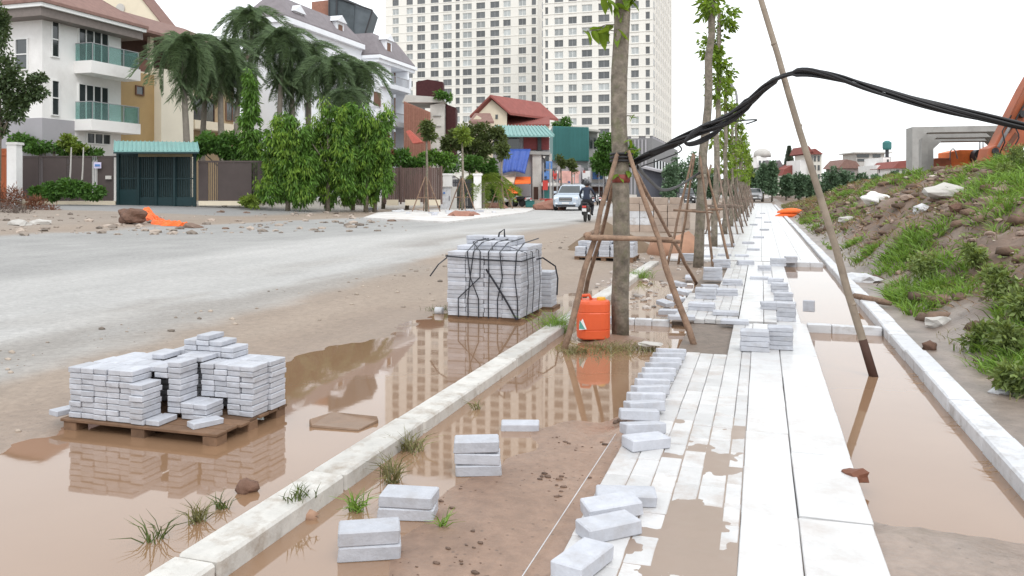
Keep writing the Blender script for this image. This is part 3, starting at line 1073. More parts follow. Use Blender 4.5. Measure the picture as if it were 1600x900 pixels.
# ---------------------------------------------------------------- strapped bundle standing in the puddle
SX0, SY0 = -3.52, 8.72
BB = [bevbox(0.222, 0.30, 0.0485, 0.005, 0.02, 70 + s) for s in range(5)]
for q in BB:
    q.materials.append(STONE)
pr = thing('timber_base', 'dark low timber base under the strapped stone bundle', 'pallet', (SX0 + 0.5, SY0 + 0.35, 0))
for j in range(3):
    MB().box((SX0 + 0.46, SY0 + 0.08 + 0.36 * j, 0.008), (0.92, 0.09, 0.06)).build('bearer', PALW, pr, bevel=0.004)
HB = [[15, 15, 15, 15], [16, 17, 17, 16], [18, 18, 18, 16]]
for r in range(3):
    for c in range(4):
        for k in range(HB[r][c]):
            nb = [HB[r - 1][c] if r else 0, HB[r + 1][c] if r < 2 else 0, HB[r][c - 1] if c else 0, HB[r][c + 1] if c < 3 else 0]
            if k < HB[r][c] - 1 and min(nb) > k:
                continue
            if r == 2 and k < 14 and c < 3:
                continue
            o = bpy.data.objects.new('paving_slab', random.choice(BB))
            col.objects.link(o)
            o.location = (SX0 + 0.113 + 0.226 * c + random.uniform(-.007, .007), SY0 + 0.16 + 0.31 * r + random.uniform(-.010, .010), 0.04 + 0.05 * (k + 1))
            o.rotation_euler = (0, 0, random.uniform(-.025, .025))
            tag(o, ORD[k] + ' slab up, ' + ORD[c] + ' column from left, ' + ['front', 'middle', 'back'][r] + ' row of the strapped bundle', 'paving slab', 'slabs in the tall strapped bundle')


def ribbon(name, pts, w, label, m=STRAP, nrm=(0, -1, 0), th=0.003):
    """flat plastic strap following a line"""
    pts = [Vector(p) for p in pts]
    secs = []
    for i, p in enumerate(pts):
        d = (pts[min(i + 1, len(pts) - 1)] - pts[max(i - 1, 0)]).normalized()
        s = d.cross(Vector(nrm))
        s = s.normalized() if s.length > 1e-3 else Vector((1, 0, 0))
        q = s.cross(d).normalized()
        secs.append([p + s * w / 2 + q * th, p + s * w / 2 - q * th, p - s * w / 2 - q * th, p - s * w / 2 + q * th])
    o = MB().loft(secs).build(name, m)
    return tag(o, label, 'strap', 'straps round the stone bundle')


yf = SY0 - 0.012
xr = SX0 + 0.92
ztop = 0.04 + 0.05 * 15 + 0.006
ribbon('plastic_strap', [(SX0 - 0.01, yf + 0.6, ztop - 0.05), (SX0 - 0.012, yf, ztop - 0.06), (SX0 + 0.5, yf - 0.01, ztop - 0.09), (xr, yf, ztop - 0.10), (xr + 0.01, yf + 0.5, ztop - 0.09)], 0.015, 'black strap running level round the top of the stone bundle', nrm=(0.3, -1, 0))
FS = [(0.22, 0.42, 0.15, 'leftmost slanting'), (0.26, 0.30, 0.27, 'upright left'), (0.34, 0.30, 0.40, 'short slack'), (0.52, 0.53, 0.52, 'upright middle'), (0.66, 0.69, 0.63, 'slightly leaning right'), (0.86, 0.84, 0.87, 'rightmost upright')]
for x0, xm, x1, w in FS:
    ribbon('plastic_strap', [(SX0 + x0 + 0.05, yf + 0.75, ztop + 0.12), (SX0 + x0, yf + 0.3, ztop + 0.09), (SX0 + xm if 'slant' in w else SX0 + x0, yf - 0.004, ztop), (SX0 + xm, yf - 0.012, 0.5), (SX0 + x1, yf - 0.006, 0.25), (SX0 + x1, yf, 0.03)], 0.013, w + ' black strap on the front of the stone bundle')
ribbon('plastic_strap', [(SX0 + 0.50, yf - 0.03, 0.60), (SX0 + 0.62, yf - 0.015, 0.42), (SX0 + 0.75, yf - 0.012, 0.22), (SX0 + 0.86, yf - 0.006, 0.03)], 0.022, 'broad black strap running diagonally down the front of the stone bundle')
for j, yy_ in enumerate((0.18, 0.42, 0.7)):
    ribbon('plastic_strap', [(xr - 0.2, yf + yy_, ztop + 0.05), (xr + 0.005, yf + yy_, ztop - 0.02), (xr + 0.02, yf + yy_ + 0.02, 0.4), (xr + 0.008, yf + yy_ - 0.02, 0.03)], 0.015, ['front', 'middle', 'back'][j] + ' black strap on the right side of the stone bundle', nrm=(1, 0, 0))
ribbon('plastic_strap', [(xr + 0.02, yf + 0.55, ztop - 0.12), (xr + 0.10, yf + 0.55, ztop - 0.1), (xr + 0.24, yf + 0.6, ztop - 0.2), (xr + 0.27, yf + 0.6, 0.45), (xr + 0.26, yf + 0.6, 0.25)], 0.018, 'loose black strap bowed out to the right of the bundle', nrm=(0, -1, 0))
ribbon('plastic_strap', [(SX0, yf + 0.1, ztop - 0.06), (SX0 - 0.10, yf, ztop - 0.16), (SX0 - 0.20, yf - 0.02, ztop - 0.30)], 0.015, 'loose strap end sticking out left of the bundle')
ribbon('plastic_strap', [(SX0 + 0.46, yf + 0.55, ztop + 0.14), (SX0 + 0.47, yf + 0.55, ztop + 0.19), (SX0 + 0.53, yf + 0.56, ztop + 0.235), (SX0 + 0.535, yf + 0.56, ztop + 0.14)], 0.02, 'strap end standing up on top of the stone bundle')

# small bundle behind it
p0 = flat(848, 483)
for k in range(9):
    o = bpy.data.objects.new('paving_slab', random.choice(BB))
    col.objects.link(o)
    o.location = (p0.x, p0.y + 0.15, 0.02 + 0.05 * (k + 1))
    o.rotation_euler = (0, 0, random.uniform(-.03, .03))
    tag(o, ORD[k] + ' grey slab up in the low stack just behind the strapped bundle', 'paving slab', 'slabs in the low stack behind the bundle')
mb = MB().box((p0.x, p0.y + 0.15, 0.005), (0.3, 0.34, 0.05))
o = mb.build('timber_base', PALW, bevel=0.004)
tag(o, 'dark timber under the low slab stack behind the bundle', 'pallet')
# pale can and cord at the puddle's edge
p = flat(686, 490)
mb = MB()
mb.lathe([(0.035, -0.05), (0.045, -0.045), (0.045, 0.045), (0.035, 0.05)], (p.x, p.y, 0.035), 12, 'X')
tag(mb.build('drinks_can', KERBW, smooth=True), 'small pale can lying at the puddle edge left of the strapped bundle', 'can')

# far pallet behind the near tree, half hidden
p = flat(944, 411)
pallet('wooden_pallet', 'pallet behind the near street tree with broken stone stacks', p.x - 0.62, p.x + 0.62, p.y - 0.1, p.y + 0.8, 0.13)
hh = [[4, 6, 7, 5, 6], [6, 7, 6, 7, 7]]
for r in range(2):
    for c in range(5):
        for k in range(hh[r][c]):
            o = bpy.data.objects.new('paving_slab', random.choice(BB))
            col.objects.link(o)
            o.location = (p.x - 0.5 + 0.25 * c, p.y + 0.1 + 0.33 * r, 0.13 + 0.05 * (k + 1))
            o.rotation_euler = (0, 0, random.uniform(-.06, .06))
            tag(o, ORD[k] + ' slab up, ' + ORD[c] + ' column, ' + ['front', 'back'][r] + ' row on the pallet behind the near tree', 'paving slab', 'slabs on the far pallet')

pe = MB()
k = 0
while k < 300:
    y_ = 3.5 + 22 * random.random() ** 1.5
    x_ = random.uniform(-6.6, -3.6)
    if x_ > np.interp(y_, SH_Y, SH_X) - .15 or vnoise(x_, y_, 0.8, 201) < random.uniform(.2, .9):
        k += .1
        continue
    s = (.004 + .018 * random.random() ** 3) * (1 + y_ / 18)
    pe.rock((x_, y_, hz(x_, y_) + s * .2), (s * 1.3, s, s * .7), int(k * 10), 1)
    k += 1
tag(pe.build('roadside_pebbles', mat('pebble', (.31, .26, .215), var=.2, vs=9, island=.5), smooth=True), 'small pebbles and clods scattered over the roadside dirt', 'pebbles', kind='stuff')
ru = MB()
for k in range(260):
    y_ = random.uniform(10, 22)
    x_ = random.uniform(-2.6, -1.0) if y_ > 12 else random.uniform(-1.9, -1.0)
    if y_ > 16.8 and x_ > -2.05:
        continue
    s = .01 + .04 * random.random() ** 2
    ru.rock((x_, y_, max(0, hz(x_, y_)) + s * .3), (s * 1.5, s, s * .7), 7000 + k, 1)
tag(ru.build('paving_rubble', mat('pale_rubble_mix', (.40, .36, .33), var=.2, vs=6, island=.5)), 'broken pale stone bits and soil lumps between the street trees', 'rubble', kind='stuff')


# ---------------------------------------------------------------- street trees and their stakes
def wob(p, q, n, amp, seed):
    rr = random.Random(seed)
    p, q = Vector(p), Vector(q)
    out = []
    for i in range(n + 1):
        t = i / n
        k = math.sin(math.pi * t)
        out.append(p.lerp(q, t) + Vector((rr.uniform(-amp, amp), rr.uniform(-amp, amp), 0)) * k)
    return out


def stake(name, p, q, r, parent, seed, m=WOOD):
    pts = wob(p, q, 7, 0.022 if seed < 100 else 0.012, seed)
    rr = random.Random(seed)
    rs = [r * (1.12 - 0.3 * i / 7) * rr.uniform(0.9, 1.1) for i in range(8)]
    return MB().tube(pts, rs, 7).build(name, m, parent, smooth=True)


leafm = bpy.data.meshes.new('leaf')
lv = [(0, 0, 0), (0.03, 0.028, 0.006), (0.075, 0.036, 0.008), (0.13, 0.02, 0.0), (0.17, 0, -0.012), (0.13, -0.02, 0.0), (0.075, -0.036, 0.008), (0.03, -0.028, 0.006), (0.08, 0, -0.004)]
leafm.from_pydata(lv, [], [(0, 1, 8, 7), (1, 2, 8), (2, 3, 8), (3, 4, 5, 8), (5, 6, 8), (6, 7, 8)])
leafm.materials.append(L_TREE)

ordn = ['nearest', 'second', 'third', 'fourth', 'fifth', 'sixth', 'seventh', 'eighth', 'ninth', 'tenth', 'eleventh', 'farthest']
for i, (tx, ty) in enumerate(TREES):
    gz = hz(tx, ty) if i < 2 else 0.05
    root = thing('street_tree', ordn[i] + ' young staked tree in the row beside the white paving', 'tree', (tx, ty, gz), 'young trees beside the paving')
    D = ty * CA - tx * SA
    hgt = [6.2, 6.3, 6.0, 4.9, 4.6, 4.7, 4.5, 4.7, 4.6, 4.6, 4.5, 4.5][i]
    r0 = [0.083, 0.085, 0.075, 0.075, 0.07, 0.075, .07, .07, .07, .07, .07, .07][i]
    lean = [(0.02, 0), (0.33, 0.1), (0.14, 0.0), (0.02, 0), (0.05, 0), (0.0, 0), (0.05, 0), (0, 0), (0.05, 0), (0, 0), (0, 0), (0.05, 0)][i]
    pts = wob((tx, ty, gz - 0.1), (tx + lean[0], ty + lean[1], gz + hgt), 14, 0.035, 300 + i)
    rs = [r0 * (1.16 - 0.5 * k / 14) * (1 + 0.05 * math.sin(k * 2.3 + i)) for k in range(15)]
    if i == 0:
        rs = [r0 * (1.06 - 0.16 * k / 14) * (1 + 0.03 * math.sin(k * 2.3)) for k in range(15)]
    MB().tube(pts, rs, 12 if i < 4 else 8).build('trunk', BARK, root, smooth=True)
    if i < 2:
        # tied ribbon band
        MB().lathe([(rs[3] * 1.04, -0.04), (rs[3] * 1.06, 0), (rs[3] * 1.04, 0.04)], (pts[3].x, pts[3].y, gz + (1.57 if i == 0 else 1.75)), 12).build('ribbon_band', REDP if i == 0 else BARK, root, smooth=True)
    if i == 0:
        top = Vector((tx, ty, 0))
        rr = random.Random(5)
        # a few short shoots with single large leaves
        def sprig(p, d, nl, sc=1.0, ln=0.35):
            p, d = Vector(p), Vector(d).normalized()
            end = p + d * ln
            MB().tube([p, p.lerp(end, 0.5) + Vector((0, 0, 0.03)), end], [0.007, 0.005, 0.003], 5).build('shoot', BARK, root)
            for q in range(nl):
                t = (q + 1) / nl
                o = bpy.data.objects.new('leaf', leafm)
                col.objects.link(o)
                o.location = p.lerp(end, t) + Vector((0, 0, 0.02))
                a = rr.uniform(0, 6.28)
                o.rotation_euler = (rr.uniform(-0.7, 0.7), rr.uniform(0.1, 1.1), a)
                s = sc * rr.uniform(0.75, 1.25)
                o.scale = (s, s, s)
                adopt(o, root)
        fw = Vector((-SA, CA, 0))
        rt = Vector((CA, SA, 0))
        b0 = Vector((pts[8].x, pts[8].y, 0))
        for dx, z0, dz, nl, ln in [(-1, 3.10, 0.0, 9, 0.42), (-0.9, 3.18, -0.12, 8, 0.36), (-0.7, 3.3, 0.3, 9, 0.3), (-0.4, 3.42, 0.5, 9, 0.28), (0.5, 3.40, 0.5, 9, 0.28), (0.9, 3.42, 0.25, 7, 0.26), (0.3, 3.5, 0.8, 9, 0.3), (-0.6, 3.55, 0.6, 9, 0.34), (0.8, 3.6, 0.5, 9, 0.34), (-0.8, 3.7, 0.5, 9, 0.36), (0.6, 3.8, 0.6, 9, 0.36),
                                  (-0.5, 4.0, 0.6, 9, 0.4), (0.7, 4.1, 0.5, 9, 0.4), (0.1, 4.3, 0.8, 9, 0.4), (-0.7, 4.5, 0.5, 9, 0.4), (0.6, 4.7, 0.5, 9, 0.4), (0, 5.1, 0.8, 9, 0.4)]:
            sprig(b0 + Vector((0, 0, z0)), rt * dx + fw * rr.uniform(-0.7, 0.3) + Vector((0, 0, dz)), nl, 1.15, ln)
        for dx, z0, dz, nl, ln in [(0.9, 2.2, 0.35, 4, 0.16), (0.8, 2.02, -0.2, 4, 0.14), (0.9, 1.88, 0.1, 5, 0.22), (0.5, 1.72, -0.3, 6, 0.14), (-0.2, 1.68, -0.2, 5, 0.12)]:
            sprig(Vector((pts[4].x, pts[4].y, 0)) + Vector((0, 0, z0)), rt * dx + fw * -0.5 + Vector((0, 0, dz)), nl, 0.62, ln)
    else:
        ells = []
        rr = random.Random(40 + i)
        lo = {1: 0.78, 2: 0.66, 3: 0.42}.get(i, 0.45)
        for k in range(7 if i < 3 else 8):
            t = lo + (1.02 - lo) * (k + 0.5) / 7
            pz = gz + hgt * t
            c = pts[0].lerp(pts[-1], min(1, t))
            w = [0, 0.46, 0.50, 0.42][i] if i < 4 else 0.38
            ells.append(((c.x + rr.uniform(-.22, .22), c.y + rr.uniform(-.22, .22), pz), (w * rr.uniform(0.55, 1.0), w * rr.uniform(0.55, 1.0), hgt * 0.055)))
        foliage('crown', L_TREE if i < 3 else (L_YEL if i % 2 else L_TREE), root, ells, 900 if i < 3 else 420, L=0.16 if i < 3 else 0.2, W=0.075 if i < 3 else 0.1, droop=0.5, lump=0.45, nl=6)
        for k in range(5):
            c = ells[k][0]
            base = pts[0].lerp(pts[-1], max(0.1, min(0.98, (c[2] - gz) / hgt - 0.06)))
            MB().tube([base, c], [0.016, 0.006], 5).build('branch', BARK, root)

    # the stakes
    fr = thing('tree_stakes', 'frame of rough wooden stakes propping the ' + ordn[i] + ' street tree', 'stakes', (tx, ty, gz), 'stake frames round the young trees')
    if i == 0:
        feet = [flat(877, 546), flat(905, 486), flat(1092, 546), flat(1092, 441)]
        tops = [at(963, 247, 7.98), at(968, 252, 8.2), at(984, 243, 7.98), at(990, 262, 8.25)]
        for k in range(4):
            stake('stake', feet[k] - Vector((0, 0, 0.1)), tops[k] + (tops[k] - feet[k]).normalized() * 0.05, 0.029 if k in (0, 2) else 0.025, fr, 11 + k)
        e = stake('crossbar', at(914, 371, 7.72), at(1050, 374, 7.82), 0.027, fr, 21)
        stake('crossbar', at(985, 372, 8.5), at(1062, 378, 8.6), 0.026, fr, 22)
        stake('crossbar', at(916, 368, 7.7), at(936, 362, 8.6), 0.026, fr, 23)
        for k in range(3):
            MB().lathe([(0.115, -0.012), (0.125, 0), (0.115, 0.012)], (tx + 0.01, ty, 1.80 + 0.035 * k), 14).build('binding', CABLE, fr, smooth=True)
    else:
        rr = random.Random(90 + i)
        s = rr.uniform(0.66, 0.78)
        a0 = rr.uniform(0.5, 1.0)
        tz = gz + (1.95 if i < 3 else 1.75) + rr.uniform(-0.1, 0.1)
        fpts = []
        for k in range(4):
            a = a0 + k * math.pi / 2 + rr.uniform(-.15, .15)
            f = Vector((tx + s * math.cos(a), ty + s * math.sin(a), gz + 0.0))
            t = Vector((tx + 0.10 * math.cos(a), ty + 0.10 * math.sin(a), tz + rr.uniform(0, .25)))
            fpts.append((f, t))
            stake('stake', f - Vector((0, 0, 0.05)), t, 0.025, fr, 500 + i * 10 + k, WOOD if i < 2 else WOODG)
        for k in range(2):
            a, c = fpts[k * 2], fpts[(k * 2 + 1) % 4]
            p, q = a[0].lerp(a[1], 0.5), c[0].lerp(c[1], 0.5)
            d = (q - p).normalized() * 0.12
            stake('crossbar', p - d, q + d, 0.022, fr, 700 + i * 10 + k, WOOD if i < 2 else WOODG)

# ---------------------------------------------------------------- orange jerrycan beside the near tree
p = flat(927, 533)
gz = hz(p.x, p.y)
jc = thing('jerrycan', 'orange plastic jerrycan with yellow cap standing against the near street tree', 'jerrycan', (p.x, p.y, gz))


def rrect(w, d, r, z, n=4):
    out = []
    for cx, cy, a0 in ((w / 2 - r, d / 2 - r, 0), (-w / 2 + r, d / 2 - r, 90), (-w / 2 + r, -d / 2 + r, 180), (w / 2 - r, -d / 2 + r, 270)):
        for k in range(n + 1):
            a = R(a0 + 90 * k / n)
            out.append((cx + r * math.cos(a), cy + r * math.sin(a), z))
    return out


def jw(px_list):
    return px_list


rot = Matrix.Rotation(YAW + 0.05, 4, 'Z')
secs = []
for z, w, d, r in [(0, 0.30, 0.24, 0.09), (0.012, 0.325, 0.26, 0.11), (0.085, 0.33, 0.265, 0.11), (0.09, 0.32, 0.255, 0.11), (0.10, 0.33, 0.265, 0.11), (0.255, 0.33, 0.265, 0.11), (0.262, 0.322, 0.258, 0.11), (0.27, 0.33, 0.265, 0.11), (0.345, 0.33, 0.265, 0.11), (0.37, 0.315, 0.25, 0.10), (0.38, 0.27, 0.21, 0.095)]:
    secs.append([rot @ Vector(q) + Vector((p.x, p.y, gz)) for q in rrect(w, d, r, z)])
MB().loft(secs).build('body', ORANGE, jc, smooth=False)


def jp(x, y, z):
    return rot @ Vector((x, y, z)) + Vector((p.x, p.y, gz))


MB().tube([jp(-0.13, 0, 0.375), jp(-0.12, 0, 0.42), jp(-0.04, 0, 0.425), jp(-0.02, 0, 0.38)], 0.016, 8).build('handle', ORANGE, jc, smooth=True)
mb = MB()
c = jp(0.075, -0.02, 0.37)
mb.lathe([(0.045, 0), (0.045, 0.03), (0.038, 0.035)], c, 14)
mb.build('cap', YELLOWP, jc)
lb = MB()
q = -0.1335
lb.add([jp(-0.16, q, 0.10), jp(-0.085, q, 0.105), jp(-0.125, q, 0.21), jp(-0.16, q, 0.16)], [(0, 1, 2, 3)])
lb.build('label', LABW, jc)
lb = MB()
q = -0.1345
lb.add([jp(-0.16, q, 0.112), jp(-0.10, q, 0.106), jp(-0.155, q, 0.20)], [(0, 1, 2)])
lb.build('label_mark', LABG, jc)

# ---------------------------------------------------------------- leaning bamboo pole and the cable bundle
pf = flat(1365, 588)
ptop = at(1180, -30, 6.98)
pl = thing('bamboo_pole', 'long leaning bamboo pole standing in the right puddle and propping the cables', 'pole', (pf.x, pf.y, 0))
d = (ptop - pf).normalized()
pts = [pf - d * 0.15] + wob(pf, ptop, 10, 0.008, 4) + [ptop + d * 0.5]
rs = [0.034] + [0.033 - 0.009 * k / 10 for k in range(11)] + [0.022]
MB().tube(pts, rs, 10).build('cane', BAMB, pl, smooth=True)
for t in (0.17, 0.40, 0.615, 0.83):
    q = pf.lerp(ptop, t)
    MB().tube([q - d * 0.012, q, q + d * 0.012], [0.032 - 0.009 * t, 0.036 - 0.009 * t, 0.032 - 0.009 * t], 10).build('node_ring', BAMB, pl, smooth=True)
MB().tube([pf - d * 0.1, pf + d * 0.16, pf + d * 0.30], [0.0365, 0.0355, 0.034], 10).build('wet_foot', DBROWN, pl, smooth=True)

cb = thing('cable_bundle', 'sagging bundle of black cables strung from the near tree over the bamboo pole', 'cables', at(1225, 118, 6.70))
path = [(985, 257, 8.15), (1010, 244, 8.0), (1050, 226, 7.9), (1100, 203, 7.6), (1140, 184, 7.4), (1172, 158, 7.15), (1200, 132, 6.95), (1225, 118, 6.68), (1262, 113, 6.55), (1310, 123, 6.4), (1365, 140, 6.25), (1450, 163, 6.1), (1540, 183, 6.0), (1660, 205, 5.9), (1900, 230, 5.8)]
cpts = [at(*q) for q in path]


def smooth_path(P, n=5):
    out = []
    for i in range(len(P) - 1):
        p0, p1, p2, p3 = P[max(i - 1, 0)], P[i], P[i + 1], P[min(i + 2, len(P) - 1)]
        for k in range(n):
            t = k / n
            out.append(0.5 * ((2 * p1) + (p2 - p0) * t + (2 * p0 - 5 * p1 + 4 * p2 - p3) * t * t + (3 * p1 - p0 - 3 * p2 + p3) * t ** 3))
    return out + [P[-1]]


for k in range(10):
    rr = random.Random(k)
    ph = rr.uniform(0, 6.28)
    am = rr.uniform(0.008, 0.032)
    q = []
    for j, v in enumerate(smooth_path(cpts)):
        tight = 0.35 if 33 <= j <= 37 else (1.5 if 9 < j < 25 else 1.0)
        a = ph + j * 0.18
        q.append(v + Vector((am * math.cos(a) * 0.6, am * math.cos(a) * 0.8, am * math.sin(a))) * tight)
    if k > 6:
        q = q[6:36]
    MB().tube(q, rr.uniform(0.010, 0.014), 6).build('cable', CABLE, cb, smooth=True)
kn = at(1100, 208, 7.6)
for k in range(7):
    rr = random.Random(60 + k)
    q = []
    ph = rr.uniform(0, 6)
    for j in range(26):
        a = j / 25 * 2 * math.pi * 1.0 + ph
        ex = Vector((CA, SA, 0)) * 0.19 * rr.uniform(.92, 1.0) + Vector((0, 0, 0.085))
        q.append(kn + ex * math.cos(a) + Vector((-SA, CA, 0)) * 0.03 * math.sin(a + 1) + Vector((0, 0, 0.045 + 0.012 * k * 0.5)) * math.sin(a) * -1)
    MB().tube(q, 0.012, 6).build('coil', CABLE, cb, smooth=True)
for a, c_ in (((1140, 190), (1225, 172)), ((1060, 226), (1062, 238))):
    MB().tube(smooth_path([at(a[0], a[1], 7.4), at((a[0] + c_[0]) / 2, (a[1] + c_[1]) / 2 + 6, 7.4), at(c_[0] - 60, c_[1] + 22, 7.4)], 5), 0.007, 6).build('cable_end', CABLE, cb, smooth=True)
cc = thing('sagging_cable', 'thin dark cable sagging between the stakes of the first two street trees', 'cable', at(1030, 290, 12))
P = [at(996, 262, 8.2), at(1012, 280, 9.6), at(1035, 298, 11.5), at(1060, 292, 13.5), at(1082, 278, 14.8), at(1098, 268, 15.6)]
for k in range(3):
    MB().tube([v + Vector((0, 0, 0.012 * k)) for v in smooth_path(P, 5)], 0.011, 6).build('strand', CABLE, cc, smooth=True)
P = [at(985, 330, 8.4)]
# builder's string line on the mud
q0, q1 = flat(815, 902, 0.03), flat(962, 678, 0.06)
o = MB().tube([q0, q0.lerp(q1, .5), q1], 0.0022, 5).build('string_line', KERBW)
tag(o, 'thin pale string line stretched over the mud beside the paving edge', 'string')

# ---------------------------------------------------------------- small things in the puddles
p = flat(530, 663)
mb = MB()
bt = [flat(483, 657, .03), flat(486, 668, .0), flat(560, 674, 0), flat(592, 660, .0), flat(590, 652, .03), flat(520, 646, .03)]
mb.hexa([v - Vector((0, 0, .05)) for v in bt], [v + Vector((0, 0, .012)) for v in bt])
tag(mb.build('sunken_board', mat('wet_board', (0.23, 0.15, 0.10), rough=0.4, var=0.2, vs=8), bevel=0.006), 'brown wet board half sunk in the puddle beside the kerb', 'board')
for px, py, s, lb in [(385, 768, 0.055, 'brown earth lump in the puddle below the pallet'), (535, 766, 0.012, 'tiny stone beside the kerb in the front puddle'), (1453, 552, 0.07, 'brown stone lying behind the right hand kerb')]:
    p = flat(px, py)
    o = MB().rock((p.x, p.y, max(0, hz(p.x, p.y)) + s * 0.3), (s, s * 0.8, s * 0.8), int(px), 2).build('earth_lump', BROWNROCK, smooth=True)
    tag(o, lb, 'stone')
p = flat(468, 806, .0)
o = MB().rock((p.x, p.y, 0.012), (0.09, 0.05, 0.022), 5, 2).build('flat_stone', mat('tan_stone', (0.36, 0.22, 0.15), rough=0.7), smooth=True)
tag(o, 'flat tan stone lying in the water on the right of the near kerb', 'stone')
p = flat(1017, 549)
o = MB().rock((p.x, p.y, 0.07), (0.13, 0.08, 0.02), 15, 2).build('crumpled_bag', LGREY)
tag(o, 'crumpled pale grey plastic bag on the mound before the near tree', 'bag')
p = flat(470, 778, .09)
gr = thing('grass_tuft', 'muddy grass clump lying across the near kerb', 'grass tuft', p)


def tuft(root, c, n, hgt, spread, m, w=0.006):
    P = np.array(c) + np.stack([rng.normal(0, spread * .3, n), rng.normal(0, spread * .3, n), np.zeros(n)], 1)
    d = np.stack([rng.normal(0, .5, n), rng.normal(0, .5, n), np.ones(n)], 1)
    return tag(blades('blades', P, d, hgt * rng.uniform(.5, 1.2, n), w, m, root), kind='stuff')


def blades(name, P, d, L, W, m, parent=None):
    n = len(P)
    d = unit(d)
    s = unit(np.cross(d, np.stack([rng.normal(size=n), rng.normal(size=n), np.zeros(n)], 1))) * (np.broadcast_to(W, (n,)) / 2)[:, None]
    L = np.broadcast_to(L, (n,))[:, None]
    bend = d.copy()
    bend[:, 2] = 0
    mid = P + d * L * 0.55
    tip = P + d * L * 0.95 + bend * L * 0.55 - np.array([0, 0, 1]) * L * 0.12
    V = np.stack([P - s, P + s, mid + s * .8, mid - s * .8, tip + s * .12, tip - s * .12], 1).reshape(-1, 3)
    i = np.arange(n)[:, None] * 6
    Fq = np.concatenate([i + np.array([[0, 1, 2, 3]]), i + np.array([[3, 2, 4, 5]])], 0)
    return link(name, npmesh(name, V, Fq), m, parent)


tuft(gr, p, 40, 0.08, 0.10, L_OLIVE)
GR = [(556, 798, 60, .11, .07, L_GRASS, 'green grass tuft in the middle of the planting strip puddle'), (612, 755, 45, .16, .06, L_GRASSD, 'straggly weed beside the kerb left of the three-block stack'), (640, 705, 70, .15, .12, L_GRASSD, 'straggly green weeds along the kerb beyond the block pairs'),
      (610, 740, 30, .13, .08, L_GRASSD, 'small weed at the kerb foot'), (308, 815, 50, .12, .06, L_GRASSD, 'thin grass tuft standing in the front puddle below the earth lump'), (347, 795, 24, .09, .05, L_OLIVE, 'smallest grass tuft below the earth lump'), (240, 845, 26, .13, .09, L_OLIVE, 'dark drooping weed in the front left puddle'),
      (690, 825, 18, .08, .03, L_GRASS, 'tiny green sprout on the mud right of the block pair'), (868, 520, 260, .28, .2, L_GRASS, 'lush grass on the kerb at the left foot of the near tree stakes'), (745, 640, 20, .1, .06, L_GRASSD, 'faint weed behind the kerb near the half sunk block'),
      (960, 548, 260, .11, .5, L_GRASSD, 'short grass around the foot of the near tree'), (900, 552, 120, .1, .25, L_GRASSD, 'short grass below the orange jerrycan'), (1015, 548, 70, .1, .2, L_GRASSD, 'short grass behind the crumpled grey bag'), (850, 478, 50, .2, .15, L_GRASSD, 'grass by the low slab stack'),
      (1000, 436, 160, .22, .3, L_GRASS, 'grass clump where the left kerb ends behind the near tree'), (1040, 392, 200, .3, .5, L_GRASSD, 'grass patch left of the second street tree'), (690, 486, 60, .08, .3, L_OLIVE, 'thin algae grass at the puddle corner by the can')]
for px, py, n_, hg, sp, m_, lb in GR:
    p = flat(px, py, 0.0)
    p.z = max(0, hz(p.x, p.y))
    r = thing('grass_tuft', lb, 'grass tuft', p, 'grass tufts in the wet ground')
    tuft(r, p, n_, hg, sp, m_)
# roots of grass hanging from the right kerb into the water
n_ = 120
yy_ = rng.uniform(4.3, 9, n_)
P_ = np.stack([np.full(n_, 1.185) + rng.normal(0, .008, n_), yy_, np.full(n_, 0.03)], 1)
P_ = P_[vnoise(yy_, yy_, 2.3, 3) > 0.62]
o = blades('dry_roots', P_, np.stack([-np.ones(len(P_)), rng.normal(0, .8, len(P_)), -.15 + 0 * P_[:, 0]], 1), 0.06, 0.003, L_STRAW)
tag(o, 'pale dry rootlets hanging from the right kerb into the puddle', 'roots', kind='stuff')
# mud crumbs
cl = MB()
k = 0
while k < 260:
    x_, y_ = random.uniform(-1.75, -0.75), random.uniform(2.4, 5.6)
    z_ = hz(x_, y_)
    if z_ < 0.0025 or vnoise(x_, y_, 3.5, 8) < random.uniform(.45, .9):
        k += 0.2
        continue
    s = .0025 + .011 * random.random() ** 2.5
    cl.rock((x_, y_, z_ + s * .2), (s * 1.5, s, s * .6), int(k * 7), 1)
    k += 1
for k in range(170):
    y_ = random.uniform(5.0, 7.6)
    x_ = random.gauss(-0.79, .05)
    s = random.uniform(.012, .035)
    cl.rock((x_, y_, hz(x_, y_) + s * .2), (s, s, s * .7), k, 1)
tag(cl.build('mud_crumbs', CLOD, smooth=True), 'dark wet mud crumbs along the paving edge', 'mud', kind='stuff')
# broken edge debris on the right slab
p = flat(1335, 748, .06)
o = MB().rock((p.x, p.y, 0.075), (0.06, 0.05, 0.04), 8, 2).build('brown_leaf_litter', L_DRY)
tag(o, 'reddish brown debris caught on the right edge of the slab walkway', 'debris')
# wood lying over the right kerb
q0, q1 = at(1335, 462, 10.9), at(1392, 473, 11.3)
q0, q1 = flat(1335, 462, .13), flat(1392, 474, .10)
tag(MB().tube(wob(q0, q1, 5, .01, 3), [.035, .04, .04, .04, .04, .03], 8).build('short_log', WOOD, smooth=True), 'short wooden stick lying across the right kerb behind the pole', 'log')
